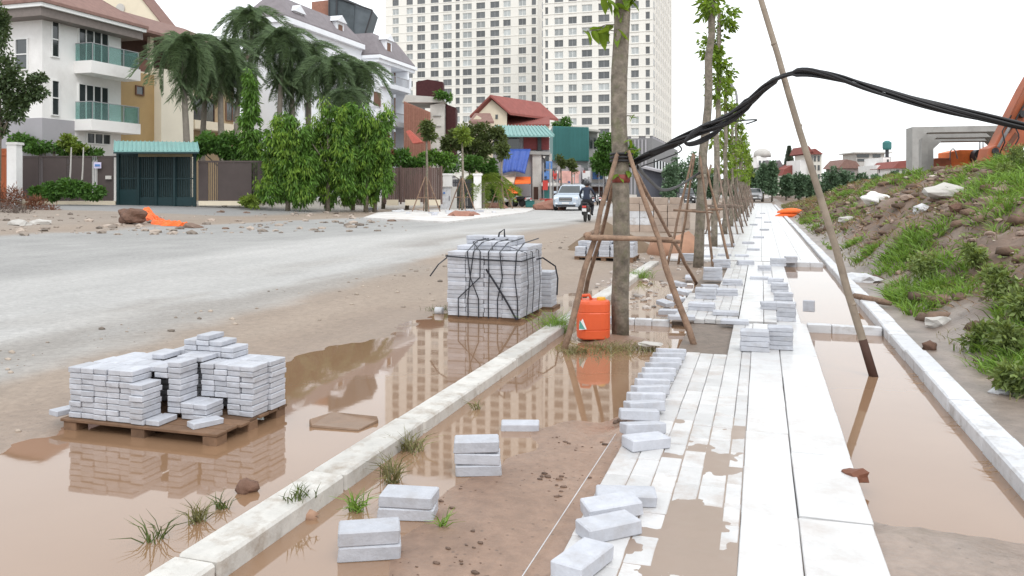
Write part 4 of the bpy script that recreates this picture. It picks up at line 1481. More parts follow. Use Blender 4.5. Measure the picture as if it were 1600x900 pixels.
# ---------------------------------------------------------------- rubble, stones and growth on the bank
rb = MB()
k = 0
while k < 2300:
    y_ = 5 + 70 * random.random() ** 1.8
    x_ = random.uniform(2.1, 6.6)
    w = vnoise(x_, y_, 0.55, 77)
    if w < random.uniform(.2, .8):
        k += .15
        continue
    s = random.uniform(.012, .05) * (1 + y_ / 30)
    rb.rock((x_, y_, hz(x_, y_) + s * .15), (s * random.uniform(.8, 1.7), s * random.uniform(.8, 1.5), s * random.uniform(.5, .9)), int(k * 3), 1)
    k += 1
cd_ = MB()
for k in range(700):
    y_ = 5 + 50 * random.random() ** 1.8
    x_ = random.uniform(1.75, 6.2)
    s = random.uniform(.03, .11) * (1 + y_ / 45)
    cd_.rock((x_, y_, hz(x_, y_) + s * .05), (s * random.uniform(.9, 1.8), s * random.uniform(.9, 1.5), s * random.uniform(.4, .8)), 5000 + k, 1)
tag(cd_.build('earth_clods', mat('bank_clods', (.165, .11, .08), rough=.95, var=.3, vs=8, bump=.8, bs=30, island=.35), smooth=True), 'brown earth clods tumbled over the bank', 'earth', kind='stuff')
pb_ = MB()
for k in range(420):
    y_ = 5 + 60 * random.random() ** 1.8
    x_ = random.uniform(2.2, 6.2)
    s = random.uniform(.01, .04) * (1 + y_ / 30)
    pb_.rock((x_, y_, hz(x_, y_) + s * .2), (s * random.uniform(.8, 1.9), s, s * random.uniform(.3, .8)), 9000 + k, 1)
tag(pb_.build('pale_rubble', mat('pale_rubble', (.48, .42, .36), var=.2, vs=3, island=.4)), 'pale broken brick and mortar bits strewn over the earth bank', 'rubble', kind='stuff')
tag(rb.build('bank_rubble', ROCK), 'broken stone and brick rubble strewn over the earth bank', 'rubble', kind='stuff')
BIG = [(1475, 305, .55, .16, 'pale concrete fragment lying flat near the top of the bank', LGREY), (1345, 440, .38, .12, 'pale broken kerb piece at the foot of the bank', KERBW), (1566, 305, .22, .1, 'brown boulder near the top right of the bank', ROCK), (1545, 318, .2, .1, 'flat brown stone left of the boulder on the bank', ROCK), (1420, 312, .2, .08, 'brown stone beside the white sack', ROCK),
       (1325, 345, .25, .08, 'pale flat stone low on the bank behind the pole', LGREY), (1560, 615, .12, .05, 'pale stone by the mud behind the right kerb', KERBW), (1468, 508, .22, .09, 'pale rubble pile at the toe of the bank', LGREY), (1500, 330, .25, .1, 'earth covered block in the middle of the bank', BROWNROCK), (1440, 330, .22, .1, 'small pale stone in the middle of the bank', KERBW)]
for px, py, s, t, lb, m_ in BIG:
    p = gnd(px, py)
    s, t = s * dep(p) / 25 + s * .4, t * dep(p) / 25 + t * .4
    o = MB().rock((p.x, p.y, p.z + t * .3), (s * .8, s * .5, t), int(px), 2).build('rubble_stone', m_)
    o.rotation_euler = (0, 0, 0)
    tag(o, lb, 'stone')
p = gnd(1366, 320)
k = dep(p) * 1 / 1250
mb = MB()
mb.rock((p.x, p.y, p.z + 8 * k), (19 * k, 12 * k, 10 * k), 3, 3)
tag(mb.build('white_sack', SACK, smooth=True), 'white filled sack lying on the slope of the bank', 'sack')
# orange float-like heap beyond
p = gnd(1236, 339)
k = dep(p) / 1250
oh = thing('orange_tarp_heap', 'bright orange plastic heap lying beside the far paving', 'tarp', p)
for j, (zz, ww) in enumerate([(0, 24), (6, 21)]):
    secs = []
    for i in range(9):
        t = i / 8
        s_ = math.sin(math.pi * (0.06 + 0.88 * t)) ** 0.6
        cx = -ww + 2 * ww * t
        secs.append([p + Vector((CA, SA, 0)) * cx * k + Vector((-SA, CA, 0)) * (yy_ * 9 * s_ * k) + Vector((0, 0, (zz + z__ * 8 * s_) * k)) for yy_, z__ in ((-1, 0), (-.8, .7), (-.2, 1), (.4, .9), (1, .3), (.9, 0))])
    MB().loft(secs).build('fold', ORANGEF, oh, smooth=True)

GB = [(1350, 405, .5, 900, .34), (1390, 400, .5, 500, .3), (1425, 400, .6, 1300, .4), (1440, 375, .6, 700, .4), (1445, 460, .45, 1500, .42), (1480, 470, .35, 700, .36), (1410, 450, .4, 700, .34), (1500, 440, .4, 600, .3), (1570, 580, .22, 900, .30), (1590, 530, .28, 900, .34), (1550, 540, .2, 400, .24), (1595, 480, .3, 600, .3),
      (1570, 290, .9, 1600, .6), (1595, 265, .9, 1600, .6), (1560, 265, .9, 1000, .5), (1590, 320, .7, 800, .5), (1380, 293, 3.0, 1800, .6), (1340, 300, 3.0, 1400, .6), (1410, 285, 2.5, 1200, .6), (1300, 318, 3.0, 900, .5), (1240, 350, 1.2, 1500, .3), (1255, 345, 1.5, 1200, .35), (1290, 385, .7, 500, .3), (1325, 385, .7, 500, .3), (1520, 270, 1.2, 500, .5), (1480, 425, .5, 500, .3), (1380, 430, .4, 500, .28)]
Ps, Ls, Ds = [], [], []
for px, py, rad, cnt, hg in GB:
    p = gnd(px, py)
    cnt = int(cnt * (0.42 if rad < .7 else 0.45))
    hg *= 0.66 if rad < .7 else 0.6
    rad *= 0.8
    # several tussocks in each patch
    nt = max(5, cnt // 45)
    tc_ = np.stack([rng.normal(p.x, rad * .5, nt), rng.normal(p.y, rad * 0.8, nt)], 1)
    idx = rng.integers(0, nt, cnt)
    off = rng.normal(0, .04 + hg * .16, (cnt, 2))
    q = tc_[idx] + off
    ok = q[:, 0] > 1.6
    q, off = q[ok], off[ok]
    Ps.append(np.stack([q[:, 0], q[:, 1], H(q[:, 0], q[:, 1]) - .01], 1))
    Ls.append(hg * rng.uniform(.45, 1.15, len(q)))
    dd = np.stack([off[:, 0] * 3 + rng.normal(0, .45, len(q)), off[:, 1] * 3 + rng.normal(0, .45, len(q)), np.ones(len(q))], 1)
    Ds.append(dd)
P_, L_, D_ = np.concatenate(Ps), np.concatenate(Ls), np.concatenate(Ds)
o = blades('bank_grass', P_, D_, L_, 0.007 + 0.0008 * np.abs(P_[:, 1]), L_GRASS)
tag(o, 'bright green grass growing in clumps on the earth bank', 'grass', kind='stuff')
# duller sparse growth everywhere on the bank
n_ = 30000
y_ = 4.5 + 75 * rng.random(n_) ** 1.9
x_ = 1.65 + rng.random(n_) ** 0.9 * 6
w = vnoise(x_, y_, 0.7, 31) * .6 + vnoise(x_, y_, 2.0, 35) * .4
ok = w > 0.47
x_, y_ = x_[ok], y_[ok]
o = blades('bank_weeds', np.stack([x_, y_, H(x_, y_) - .01], 1), np.stack([rng.normal(0, .5, len(x_)), rng.normal(0, .5, len(x_)), np.ones(len(x_))], 1), (.05 + .0035 * y_) * rng.uniform(.6, 1.4, len(x_)), .005 + .0008 * y_, L_GRASSD)
tag(o, 'dull low weeds and dry stalks spread over the earth bank', 'weeds', kind='stuff')
n_ = 16000
y_ = 4.5 + 60 * rng.random(n_) ** 1.9
x_ = 1.9 + rng.random(n_) * 5.5
ok = vnoise(x_, y_, 0.9, 131) * .6 + vnoise(x_, y_, 2.6, 135) * .4 > 0.5
x_, y_ = x_[ok], y_[ok]
o = blades('dry_stalks', np.stack([x_, y_, H(x_, y_) - .01], 1), np.stack([rng.normal(0, .9, len(x_)), rng.normal(0, .9, len(x_)), np.ones(len(x_)) * .8], 1), (.07 + .004 * y_) * rng.uniform(.5, 1.5, len(x_)), .004 + .0007 * y_, L_STRAW)
tag(o, 'pale dry stalks lying and standing over the earth bank', 'stalks', kind='stuff')
n_ = 12000
y_ = 4.5 + 60 * rng.random(n_) ** 1.9
x_ = 1.95 + rng.random(n_) * 5.5
ok = vnoise(x_, y_, 1.1, 231) * .6 + vnoise(x_, y_, 3.0, 235) * .4 > 0.56
x_, y_ = x_[ok], y_[ok]
P_ = np.stack([x_, y_, H(x_, y_) + rng.uniform(.0, .12, len(x_))], 1)
Vv, Fq = leafcards(P_, np.stack([rng.normal(0, 1, len(x_)), rng.normal(0, 1, len(x_)), rng.normal(.4, .4, len(x_))], 1), (.045 + .003 * y_) * rng.uniform(.6, 1.4, len(x_)), .022 + .0016 * y_)
o = link('creeping_weeds', npmesh('creeping_weeds', Vv, Fq), L_WEED)
tag(o, 'low creeping broad-leaved weeds matted over the earth bank', 'weeds', kind='stuff')
# broad-leaved weeds
WD = [(1570, 560, .24, 'leafy green weed right behind the kerb at the right edge'), (1592, 505, .30, 'tall leafy weed on the bank at the right edge'), (1535, 545, .16, 'small leafy weed beside the brown stone'), (1590, 620, .16, 'leafy weed lowest at the right edge of the photo'), (1445, 440, .30, 'leafy weed in the middle grass clump of the bank'), (1572, 282, .35, 'tall leafy weed below the excavator arm'), (1594, 262, .4, 'leafy weed on the crest at the right edge'), (1525, 425, .25, 'low leafy weed in the middle of the bank'), (1560, 470, .25, 'leafy weed on bare soil near the right edge')]
for px, py, s, lb in WD:
    p = gnd(px, py)
    r = thing('leafy_weed', lb, 'weed', p, 'leafy weeds on the bank')
    foliage('leaves', L_WEED, r, [((p.x + random.uniform(-.3, .3) * s, p.y + random.uniform(-.5, .5) * s, p.z + s * random.uniform(.4, 1.0)), (s * .6, s * .6, s * .5)) for _ in range(5)], 800, L=.05 + .06 * s, W=.022 + .015 * s, droop=.1, lump=.5, nl=8)
    MB().tube([p, p + Vector((0.02, 0, s * .9))], [.012, .004], 5).build('stem', L_OLIVE, r)

# ---------------------------------------------------------------- precast box culverts on the bank top
def culvert(px0, px1, pt, D, depth, label, rz, w_=None):
    a, c = at(px0, pt, D), at(px1, pt, D)
    wdt = (c - a).length
    z1 = a.z
    z0 = 1.75
    ctr = (a + c) / 2
    ctr.z = z0
    root = thing('box_culvert', label, 'culvert', ctr, 'precast box culvert frames')
    t = 0.32
    ch = 0.45
    hgt = z1 - z0
    out = [(-wdt / 2, 0), (wdt / 2, 0), (wdt / 2, hgt), (-wdt / 2, hgt)]
    wi, hi = wdt / 2 - t, hgt - t
    inn = [(-wi + ch, t), (wi - ch, t), (wi, t + ch), (wi, hi - ch), (wi - ch, hi), (-wi + ch, hi), (-wi, hi - ch), (-wi, t + ch)]
    M_ = Matrix.Translation(ctr) @ Matrix.Rotation(YAW + rz, 4, 'Z')
    mb = MB()
    vs = []
    for yv in (0, depth):
        vs += [M_ @ Vector((x_, yv, z_)) for x_, z_ in out]
        vs += [M_ @ Vector((x_, yv, z_)) for x_, z_ in inn]
    fs = []
    ring = [(0, 4, 5, 1), (1, 5, 6), (1, 6, 7, 2), (2, 7, 8), (2, 8, 9, 3), (3, 9, 10), (3, 10, 11, 0), (0, 11, 4)]
    for f in ring:
        fs.append(f)
        fs.append(tuple(12 + i for i in reversed(f)))
    for i in range(4):
        fs.append((i, (i + 1) % 4, 12 + (i + 1) % 4, 12 + i))
    for i in range(8):
        j = (i + 1) % 8
        fs.append((4 + i, 16 + i, 16 + j, 4 + j))
    mb.add(vs, fs)
    mb.build('frame', CONC, root)
    return root


culvert(1432, 1572, 197, 44, 1.5, 'front concrete box culvert frame on top of the bank', R(-14))
culvert(1446, 1568, 206, 46.2, 1.5, 'middle concrete box culvert frame right behind the front one', R(-14))
culvert(1455, 1566, 212, 48.4, 1.5, 'rear concrete box culvert frame of the row on the bank', R(-14))

# ---------------------------------------------------------------- excavator reaching in from the right
ex = thing('excavator', 'rusty orange excavator reaching its arm down on the bank at right edge', 'excavator', at(1700, 262, 26))
rt = Vector((CA, SA, 0))
fw = Vector((-SA, CA, 0))


def slabpoly(poly, D, th, name, m, parent):
    b0 = [at(px, py, D) for px, py in poly]
    b1 = [v + fw * th for v in b0]
    return MB().hexa(b0, b1).build(name, m, parent, bevel=0.02)


slabpoly([(1542, 246), (1568, 253), (1604, 226), (1700, 130), (1712, 60), (1668, 20), (1600, 137), (1576, 184), (1557, 222)], 26, 0.42, 'stick', EXOR, ex)
slabpoly([(1545, 232), (1558, 226), (1580, 246), (1572, 258), (1552, 262), (1541, 250)], 25.9, 0.55, 'bucket_linkage', EXOR, ex)
slabpoly([(1552, 248), (1590, 250), (1604, 285), (1575, 300), (1550, 280)], 25.8, 0.9, 'bucket', EXOR, ex)
for px, py, rr_ in ((1560, 246, .16), (1556, 236, .11), (1600, 178, .12), (1583, 196, .09)):
    c = at(px, py, 25.85)
    ring = [c + rt * (rr_ * math.cos(a * .5236)) + Vector((0, 0, rr_ * math.sin(a * .5236))) for a in range(12)]
    MB().hexa(ring, [v + fw * .7 for v in ring]).build('pivot_pin', DMETAL, ex)
slabpoly([(1572, 205), (1578, 208), (1606, 160), (1600, 156)], 25.95, 0.06, 'side_plate', mat('dark_rust', (.16, .07, .045)), ex)
slabpoly([(1556, 250), (1562, 253), (1592, 212), (1588, 206)], 25.95, 0.06, 'side_plate', MATS['dark_rust'], ex)
MB().tube(smooth_path([at(1575, 240, 25.6), at(1592, 215, 25.5), at(1586, 190, 25.6), at(1610, 150, 25.6)], 4), .022, 6).build('hose', CABLE, ex, smooth=True)
MB().tube([at(1560, 230, 25.7), at(1585, 185, 25.7), at(1612, 130, 25.7)], [.05, .05, .05], 8).build('bucket_ram', METALG, ex, smooth=True)
MB().tube([at(1578, 195, 25.7), at(1640, 70, 25.7)], .09, 8).build('ram_sleeve', EXOR, ex, smooth=True)
MB().tube([at(1562, 240, 25.75), at(1570, 222, 25.6), at(1566, 205, 25.65), at(1580, 180, 25.7)], .02, 6).build('hose', CABLE, ex, smooth=True)
slabpoly([(1668, 30), (1690, 60), (1800, 60), (1950, 200), (1985, 190), (1820, 0)], 26.1, 0.5, 'boom', EXOR, ex)
slabpoly([(1930, 215), (2150, 215), (2150, 110), (2040, 100), (1930, 150)], 25.4, 2.4, 'body', EXOR, ex)
slabpoly([(1900, 205), (1965, 205), (1965, 90), (1915, 90)], 25.5, 1.0, 'cab', GLASSD, ex)
slabpoly([(1915, 262), (2140, 262), (2155, 240), (2140, 220), (1915, 220), (1900, 240)], 25.2, 0.6, 'track', DMETAL, ex)
slabpoly([(1915, 262), (2140, 262), (2155, 240), (2140, 220), (1915, 220), (1900, 240)], 27.2, 0.6, 'track', DMETAL, ex)

rl = thing('site_machine', 'orange construction machine with black drum seen through the culvert', 'machine', at(1505, 275, 52))
slabpoly([(1456, 285), (1456, 252), (1462, 247), (1486, 247), (1490, 285)], 50, 1.6, 'rear_hood', EXOR, rl)
slabpoly([(1484, 285), (1484, 238), (1500, 234), (1522, 234), (1524, 285)], 50.3, 1.4, 'engine_hood', mat('bright_machine_orange', (0.80, 0.20, 0.05), rough=.5), rl)
slabpoly([(1488, 285), (1492, 264), (1528, 262), (1530, 285)], 49.8, 0.4, 'side_skirt', YELLOWP, rl)
c = at(1531, 245, 49.8)
mb = MB()
for s_ in (0,):
    vs = []
    ring = []
    for a in range(20):
        t = 2 * math.pi * a / 20
        ring.append(c + rt * (.36 * math.cos(t)) + Vector((0, 0, .46 * math.sin(t))))
    mb.hexa(ring, [v + fw * .9 for v in ring])
mb.build('drum', DMETAL, rl, bevel=.03)
MB().tube([at(1484, 250, 49.9), at(1485, 236, 49.9), at(1489, 232, 49.9), at(1493, 236, 49.9), at(1496, 248, 49.9)], .035, 6).build('hand_rail', METALG, rl, smooth=True)
for px in (1531, 1536):
    MB().tube([at(px, 236, 50), at(px, 220, 50)], .04, 6).build('exhaust_pipe', METALG, rl, smooth=True)


# ---------------------------------------------------------------- building helpers
def zat(py, v):
    return CAM_H + (HZ - py) * dep(v) / F


def win(root, ax, pos, a0, a1, z0, z1, npan=2, pm=None, fm=None, fw_=0.07, rows=1, name='window'):
    """a framed window on a wall facing +X (ax='X') or -Y (ax='Y')"""
    pm, fm = pm or GLASSD, fm or FRAMEW
    s = 1 if ax == 'X' else -1

    def bx(mb, u0, u1, w0, w1, p0, p1):
        if ax == 'X':
            mb.bx(pos + s * p0, pos + s * p1, u0, u1, w0, w1)
        else:
            mb.bx(u0, u1, pos + s * p0, pos + s * p1, w0, w1)
    a0, a1 = min(a0, a1), max(a0, a1)
    fr = MB()
    t = fw_
    bx(fr, a0, a1, z0, z0 + t, 0.0, 0.10)
    bx(fr, a0, a1, z1 - t, z1, 0.0, 0.10)
    bx(fr, a0, a0 + t, z0 + t, z1 - t, 0.0, 0.10)
    bx(fr, a1 - t, a1, z0 + t, z1 - t, 0.0, 0.10)
    for k in range(1, npan):
        u = a0 + (a1 - a0) * k / npan
        bx(fr, u - t / 2, u + t / 2, z0 + t, z1 - t, 0.0, 0.085)
    for k in range(1, rows):
        u = z0 + (z1 - z0) * k / rows
        bx(fr, a0 + t, a1 - t, u - t / 2, u + t / 2, 0.0, 0.08)
    o = fr.build(name, fm, root)
    pn = MB()
    bx(pn, a0 + t * .5, a1 - t * .5, z0 + t * .5, z1 - t * .5, 0.01, 0.035)
    pn.build('pane', pm, o)
    return o


def adopt_depth(o):
    pass


def wX(root, X, pl, pr, pt, pb, **k):
    a, c = onX(pl, pt, X), onX(pr, pt, X)
    m_ = onX((pl + pr) / 2, pt, X)
    return win(root, 'X', X, a.y, c.y, zat(pb, m_), zat(pt, m_), **k)


def wY(root, Y, pl, pr, pt, pb, **k):
    a, c = onY(pl, pt, Y), onY(pr, pt, Y)
    m_ = onY((pl + pr) / 2, pt, Y)
    return win(root, 'Y', Y, a.x, c.x, zat(pb, m_), zat(pt, m_), **k)


def wall(root, x0, x1, y0, y1, z0, z1, m, name='wall'):
    return MB().bx(x0, x1, y0, y1, z0, z1).build(name, m, root)


def hip(root, x0, x1, y0, y1, z0, zt, ins, m, name='roof', th=0.18):
    """hipped roof with a thick eave board"""
    b0 = [(x0, y0, z0), (x1, y0, z0), (x1, y1, z0), (x0, y1, z0)]
    b1 = [(x0, y0, z0 + th), (x1, y0, z0 + th), (x1, y1, z0 + th), (x0, y1, z0 + th)]
    t = [(x0 + ins, y0 + ins, zt), (x1 - ins, y0 + ins, zt), (x1 - ins, y1 - ins, zt), (x0 + ins, y1 - ins, zt)]
    mb = MB()
    mb.add(b0 + b1 + t, [(3, 2, 1, 0), (0, 1, 5, 4), (1, 2, 6, 5), (2, 3, 7, 6), (3, 0, 4, 7), (4, 5, 9, 8), (5, 6, 10, 9), (6, 7, 11, 10), (7, 4, 8, 11), (8, 9, 10, 11)])
    return mb.build(name, m, root)


def gable(root, x0, x1, y0, y1, z0, zt, m, axis='Y', name='roof', th=0.15, over=0.4):
    """gable roof: two sloping slabs, ridge along the axis"""
    if axis == 'Y':
        xm = (x0 + x1) / 2
        for s, xe in ((0, x0 - over), (1, x1 + over)):
            k = (zt - z0) / abs(xm - (x0 if s == 0 else x1))
            ze = zt - k * abs(xm - xe)
            b_ = [(xm, y0 - over, zt), (xe, y0 - over, ze), (xe, y1 + over, ze), (xm, y1 + over, zt)]
            MB().hexa(b_, [(a, c, d_ + th) for a, c, d_ in b_]).build(name, m, root)
    else:
        ym = (y0 + y1) / 2
        for ye, yw in ((y0 - over, y0), (y1 + over, y1)):
            k = (zt - z0) / abs(ym - yw)
            ze = zt - k * abs(ym - ye)
            b_ = [(x0 - over, ym, zt), (x0 - over, ye, ze), (x1 + over, ye, ze), (x1 + over, ym, zt)]
            MB().hexa(b_, [(a, c, d_ + th) for a, c, d_ in b_]).build(name, m, root)


# ---------------------------------------------------------------- white house at the left
X = -40.0
y0, y1 = onX(66, 0, X).y, onX(189, 0, X).y
c0, c1 = onX(66, 200, X), onX(189, 200, X)
cm = onX(130, 100, X)
wh = thing('white_house', 'white three-storey house with glass balconies and brown hipped roof at the left', 'house', (X, (y0 + y1) / 2, 0.5))
ze = zat(24, onX(66, 24, X)) + 0.25
wall(wh, X - 9, X, y0, y1, 0.3, ze, WHITEW)
wall(wh, X - 9.03, X + 0.03, y0 - 0.03, onX(116, 190, X).y, 0.3, zat(184, onX(66, 184, X)), GREYW, 'plinth')
MB().bx(X - 9.3, X + 1.15, y0 - 1.1, y1 + 1.0, ze, ze + 0.22).build('eave_board', FRAMEW, wh)
MB().bx(X - 9.2, X + 0.95, y0 - 0.95, y1 + 0.9, ze - 0.5, ze - 0.004).build('soffit', mat('soffit_board', (.20, .17, .155)), wh)
hip(wh, X - 9.4, X + 1.25, y0 - 1.2, y1 + 1.1, ze + 0.225, ze + 3.6, 4.4, ROOFB)
for pt, pb in ((33, 90), (125, 181)):
    wX(wh, X, 79, 92, pt, pb, npan=1, rows=2)
for pt, pb in ((46, 106), (133, 192)):
    wX(wh, X, 121, 169, pt, pb, npan=4)
for zt_, zb_ in ((98, 117), (188, 205)):
    a, c = onX(116, zt_, X), onX(189, zt_, X)
    bal = MB().bx(X + 0.004, X + 1.3, a.y, c.y + 0.3, zat(zb_, cm), zat(zt_, cm)).build('balcony', WHITEW, wh)
    hh_ = 1.05
    zr = zat(zt_, cm)
    g_ = MB()
    g_.bx(X + 1.22, X + 1.25, a.y + .05, c.y + 0.25, zr, zr + hh_)
    g_.bx(X + .05, X + 1.2, a.y + .05, a.y + .08, zr, zr + hh_)
    g_.bx(X + .05, X + 1.2, c.y + .22, c.y + .25, zr, zr + hh_)
    g_.build('glass_railing', GLASSG, bal)
    MB().tube([(X + .05, a.y + .06, zr + hh_ + .02), (X + 1.235, a.y + .06, zr + hh_ + .02), (X + 1.235, c.y + .24, zr + hh_ + .02), (X + .05, c.y + .24, zr + hh_ + .02)], .03, 6).build('hand_rail', METALG, bal)
    for k in range(4):
        yy_ = a.y + .1 + (c.y - a.y) * k / 3
        MB().bx(X + 1.26, X + 1.29, yy_, yy_ + .05, zr - .1, zr + hh_).build('rail_post', METALG, bal)
wX(wh, X, 134, 172, 208, 226, npan=3)
wY(wh, y0, 25, 45, 60, 110, npan=1, rows=2)

# cream gabled building behind it
Yg = 68.0
gb = thing('cream_gable_house', 'cream gabled building with round attic window behind the white house', 'house', (onY(180, 0, Yg).x, Yg, .5))
xa, xb = onY(90, 0, Yg).x, onY(262, 0, Yg).x
ztop_, zeav = zat(-62, onY(175, -62, Yg)), zat(48, onY(262, 48, Yg))
mb = MB()
xm = (xa + xb) / 2
mb.hexa([(xa, Yg, .3), (xb, Yg, .3), (xb, Yg, zeav), (xm, Yg, ztop_), (xa, Yg, zeav)], [(xa, Yg + 2, .3), (xb, Yg + 2, .3), (xb, Yg + 2, zeav), (xm, Yg + 2, ztop_), (xa, Yg + 2, zeav)])
mb.build('wall', CREAM, gb)
gable(gb, xa, xb, Yg + .2, Yg + 1.6, zeav + .02, ztop_ + .02, ROOFB, 'Y', over=.35)
c = onY(189, 14, Yg)
mb = MB()
mb.lathe([(0.55, -.05), (0.55, .1), (.42, .1), (.42, .03)], (c.x, Yg - .1, c.z), 18, 'Y')
mb.build('round_window', LGREY, gb)

# ---------------------------------------------------------------- ochre house behind the palms
X = -41.5
oc = thing('ochre_house', 'ochre and cream house with covered top balcony between white house and palms', 'house', onX(240, 280, X))
ya, yb, yc, yd = onX(186, 0, X).y, onX(241, 0, X).y, onX(292, 0, X).y, onX(378, 0, X).y
zb1 = zat(113, onX(215, 0, X))
ztp = zat(52, onX(215, 0, X))
wall(oc, X - 7, X, ya, yb, .3, zb1, YELLOWW)
wall(oc, X - 7, X - 1.8, ya, yc - .01, zb1 + .004, ztp, DBROWN, 'loggia_wall')
MB().bx(X - 1.75, X - .02, ya, yb + .5, zb1 + .004, zb1 + .12).build('loggia_floor', CREAM, oc)
MB().bx(X - .15, X - .08, ya, yb, zb1 + .12, zb1 + 1.0).build('loggia_parapet', mat('brown_red_panel', (0.16, 0.075, 0.055)), oc)
MB().tube([(X - .1, ya, zb1 + 1.1), (X - .1, yb, zb1 + 1.1)], .04, 6).build('hand_rail', METALG, oc)
MB().bx(X - .3, X - .02, yb - .35, yb - .05, zb1, ztp).build('column', CREAM, oc)
wall(oc, X - 6.5, X + .6, yb + .01, yc, .3, zat(112, onX(265, 0, X)), mat('pale_cream_render', (.72, .67, .56), var=.05, vs=.5), 'wing_wall')
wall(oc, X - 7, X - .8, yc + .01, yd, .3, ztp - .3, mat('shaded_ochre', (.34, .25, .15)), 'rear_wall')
wX(oc, X, 211, 224, 134, 149, npan=1, pm=GLASSD, fm=SHUT)
wX(oc, X - .8, 300, 334, 152, 205, npan=2, pm=GLASSD, fm=DBROWN, name='door')
wX(oc, X - .8, 352, 372, 95, 135, npan=2, pm=GLASSD, fm=SHUT)
wX(oc, X - .8, 352, 372, 160, 190, npan=2, pm=GLASSD, fm=SHUT)
MB().bx(X - .78, X + .5, yc + .3, yd, zat(205, onX(335, 0, X)), zat(192, onX(335, 0, X))).build('balcony', CREAM, oc)
hip(oc, X - 7.6, X + .9, ya - .4, yd + .6, ztp + .01, zat(30, onX(300, 0, X)), 3.9, ROOFB)

# ---------------------------------------------------------------- white villa with slate mansard roof
X = -40.0
vl = thing('white_villa', 'white villa with grey mansard roof dormers and corner balconies behind the palms', 'house', onX(540, 290, X))
X2 = X + 1.6
ye, yf_, yg = onX(440, 0, X).y, onX(566, 0, X).y, onX(611, 0, X2).y
yh = onX(632, 0, X2).y
m0 = onX(590, 100, X2)
zc = zat(92, m0)
wall(vl, X - 4, X, ye, yf_, .3, zat(66, onX(530, 0, X)), WHITEB)
wall(vl, X - 9, X2, yf_ + .01, yg, .3, zc, WHITEB, 'bay_wall')
wall(vl, X - 9, X2 - 1.6, yg + .01, yh + 2, .3, zc, WHITEB, 'end_wall')
for k, (pc) in enumerate((0,)):
    MB().bx(X - 4.3, X + .5, ye - .2, yf_ - .3, zat(66, onX(530, 0, X)) + .004, zat(60, onX(530, 0, X)) + .1).build('cornice', WHITEB, vl)
    MB().bx(X - 9.3, X2 + .6, yf_ - .25, yh + 2.2, zc + .004, zc + .35).build('cornice', WHITEB, vl)
    MB().bx(X - 9.1, X2 + .35, yf_ - .1, yh + 2.05, zc - .35, zc - .004).build('cornice_band', WHITEB, vl)
z1_ = zat(60, onX(530, 0, X)) + .1
hip(vl, X - 4.2, X + .35, ye, yf_ - .35, z1_ + .004, z1_ + 2.2, 1.5, ROOFG)
hip(vl, X - 9.2, X2 + .4, yf_ - .2, yh + 2, zc + .354, zc + 3.0, 1.6, ROOFG)
for px, py, Xd in ((462, 30, X), (528, 44, X), (604, 72, X2)):
    c = onX(px, py, Xd - .4)
    dm = MB().box((Xd - .8, c.y, c.z - .35), (1.3, 1.5, 1.8)).build('dormer', WHITEB, vl)
    b_ = [(Xd - 1.6, c.y - 1.0, c.z + .56), (Xd - 1.6, c.y + 1.0, c.z + .56), (Xd - 1.6, c.y, c.z + 1.25)]
    MB().hexa(b_, [(Xd + .1, q[1], q[2]) for q in b_]).build('dormer_gable', WHITEB, dm)
    MB().bx(Xd - .14, Xd - .08, c.y - .38, c.y + .38, c.z - 1.0, c.z + .3).build('dormer_window', SHUT, dm)
for pt, pb in ((133, 150), (190, 206), (250, 262)):
    a = onX(610, pt, X2).y
    zr = zat(pt, onX(612, 0, X2))
    bal = MB().bx(X2 - 1.55, X2 + .5, a - 2.5 if pt < 150 else yg + .02, yh + .6, zr - .5, zr).build('balcony', WHITEB, vl)
    rl_ = MB()
    for k in range(14):
        yy_ = yg + .05 + (yh + .4 - yg) * k / 13
        rl_.bx(X2 + .38, X2 + .42, yy_, yy_ + .04, zr, zr + .9)
    rl_.bx(X2 + .36, X2 + .44, yg, yh + .5, zr + .9, zr + .97)
    rl_.build('railing', METALG, bal)
    MB().box((X2 + .4, yh + .45, zr + .6), (.35, .35, 1.2)).build('newel', WHITEB, bal)
MB().bx(X2 - 1.2, X2 + .3, yh + .2, yh + .55, .3, zc - .4).build('column', WHITEB, vl)
wX(vl, X2, 582, 595, 143, 167, npan=1, pm=SHUT, fm=WHITEB)
wX(vl, X2, 582, 596, 196, 215, npan=1, pm=SHUT, fm=WHITEB)
for pt, pb in ((100, 131), (152, 186), (205, 232)):
    wX(vl, X2 - 1.6, 614, 619, pt, pb, npan=1, pm=SHUT, fm=WHITEB, name='balcony_door')
    wX(vl, X2 - 1.6, 603.5, 606, pt, pb, npan=1, pm=GLASSD, fm=WHITEB)
for px in (455, 480, 505, 530, 552):
    for pt, pb in ((105, 130), (160, 185)):
        wX(vl, X, px - 6, px + 6, pt, pb, npan=2, pm=GLASSD, fm=FRAMEW)
# roof structure wrapped in dark net behind the villa
D = 96
ns = thing('netted_rooftop', 'unfinished rooftop storey wrapped in dark scaffold net behind the villa', 'building', at(530, 250, D))


def face_box(poly, D, th, name, m, parent, bevel=0):
    b0 = [at(px, py, D) for px, py in poly]
    return MB().hexa(b0, [v + Vector((-SA, CA, 0)) * th for v in b0]).build(name, m, parent, bevel=bevel)


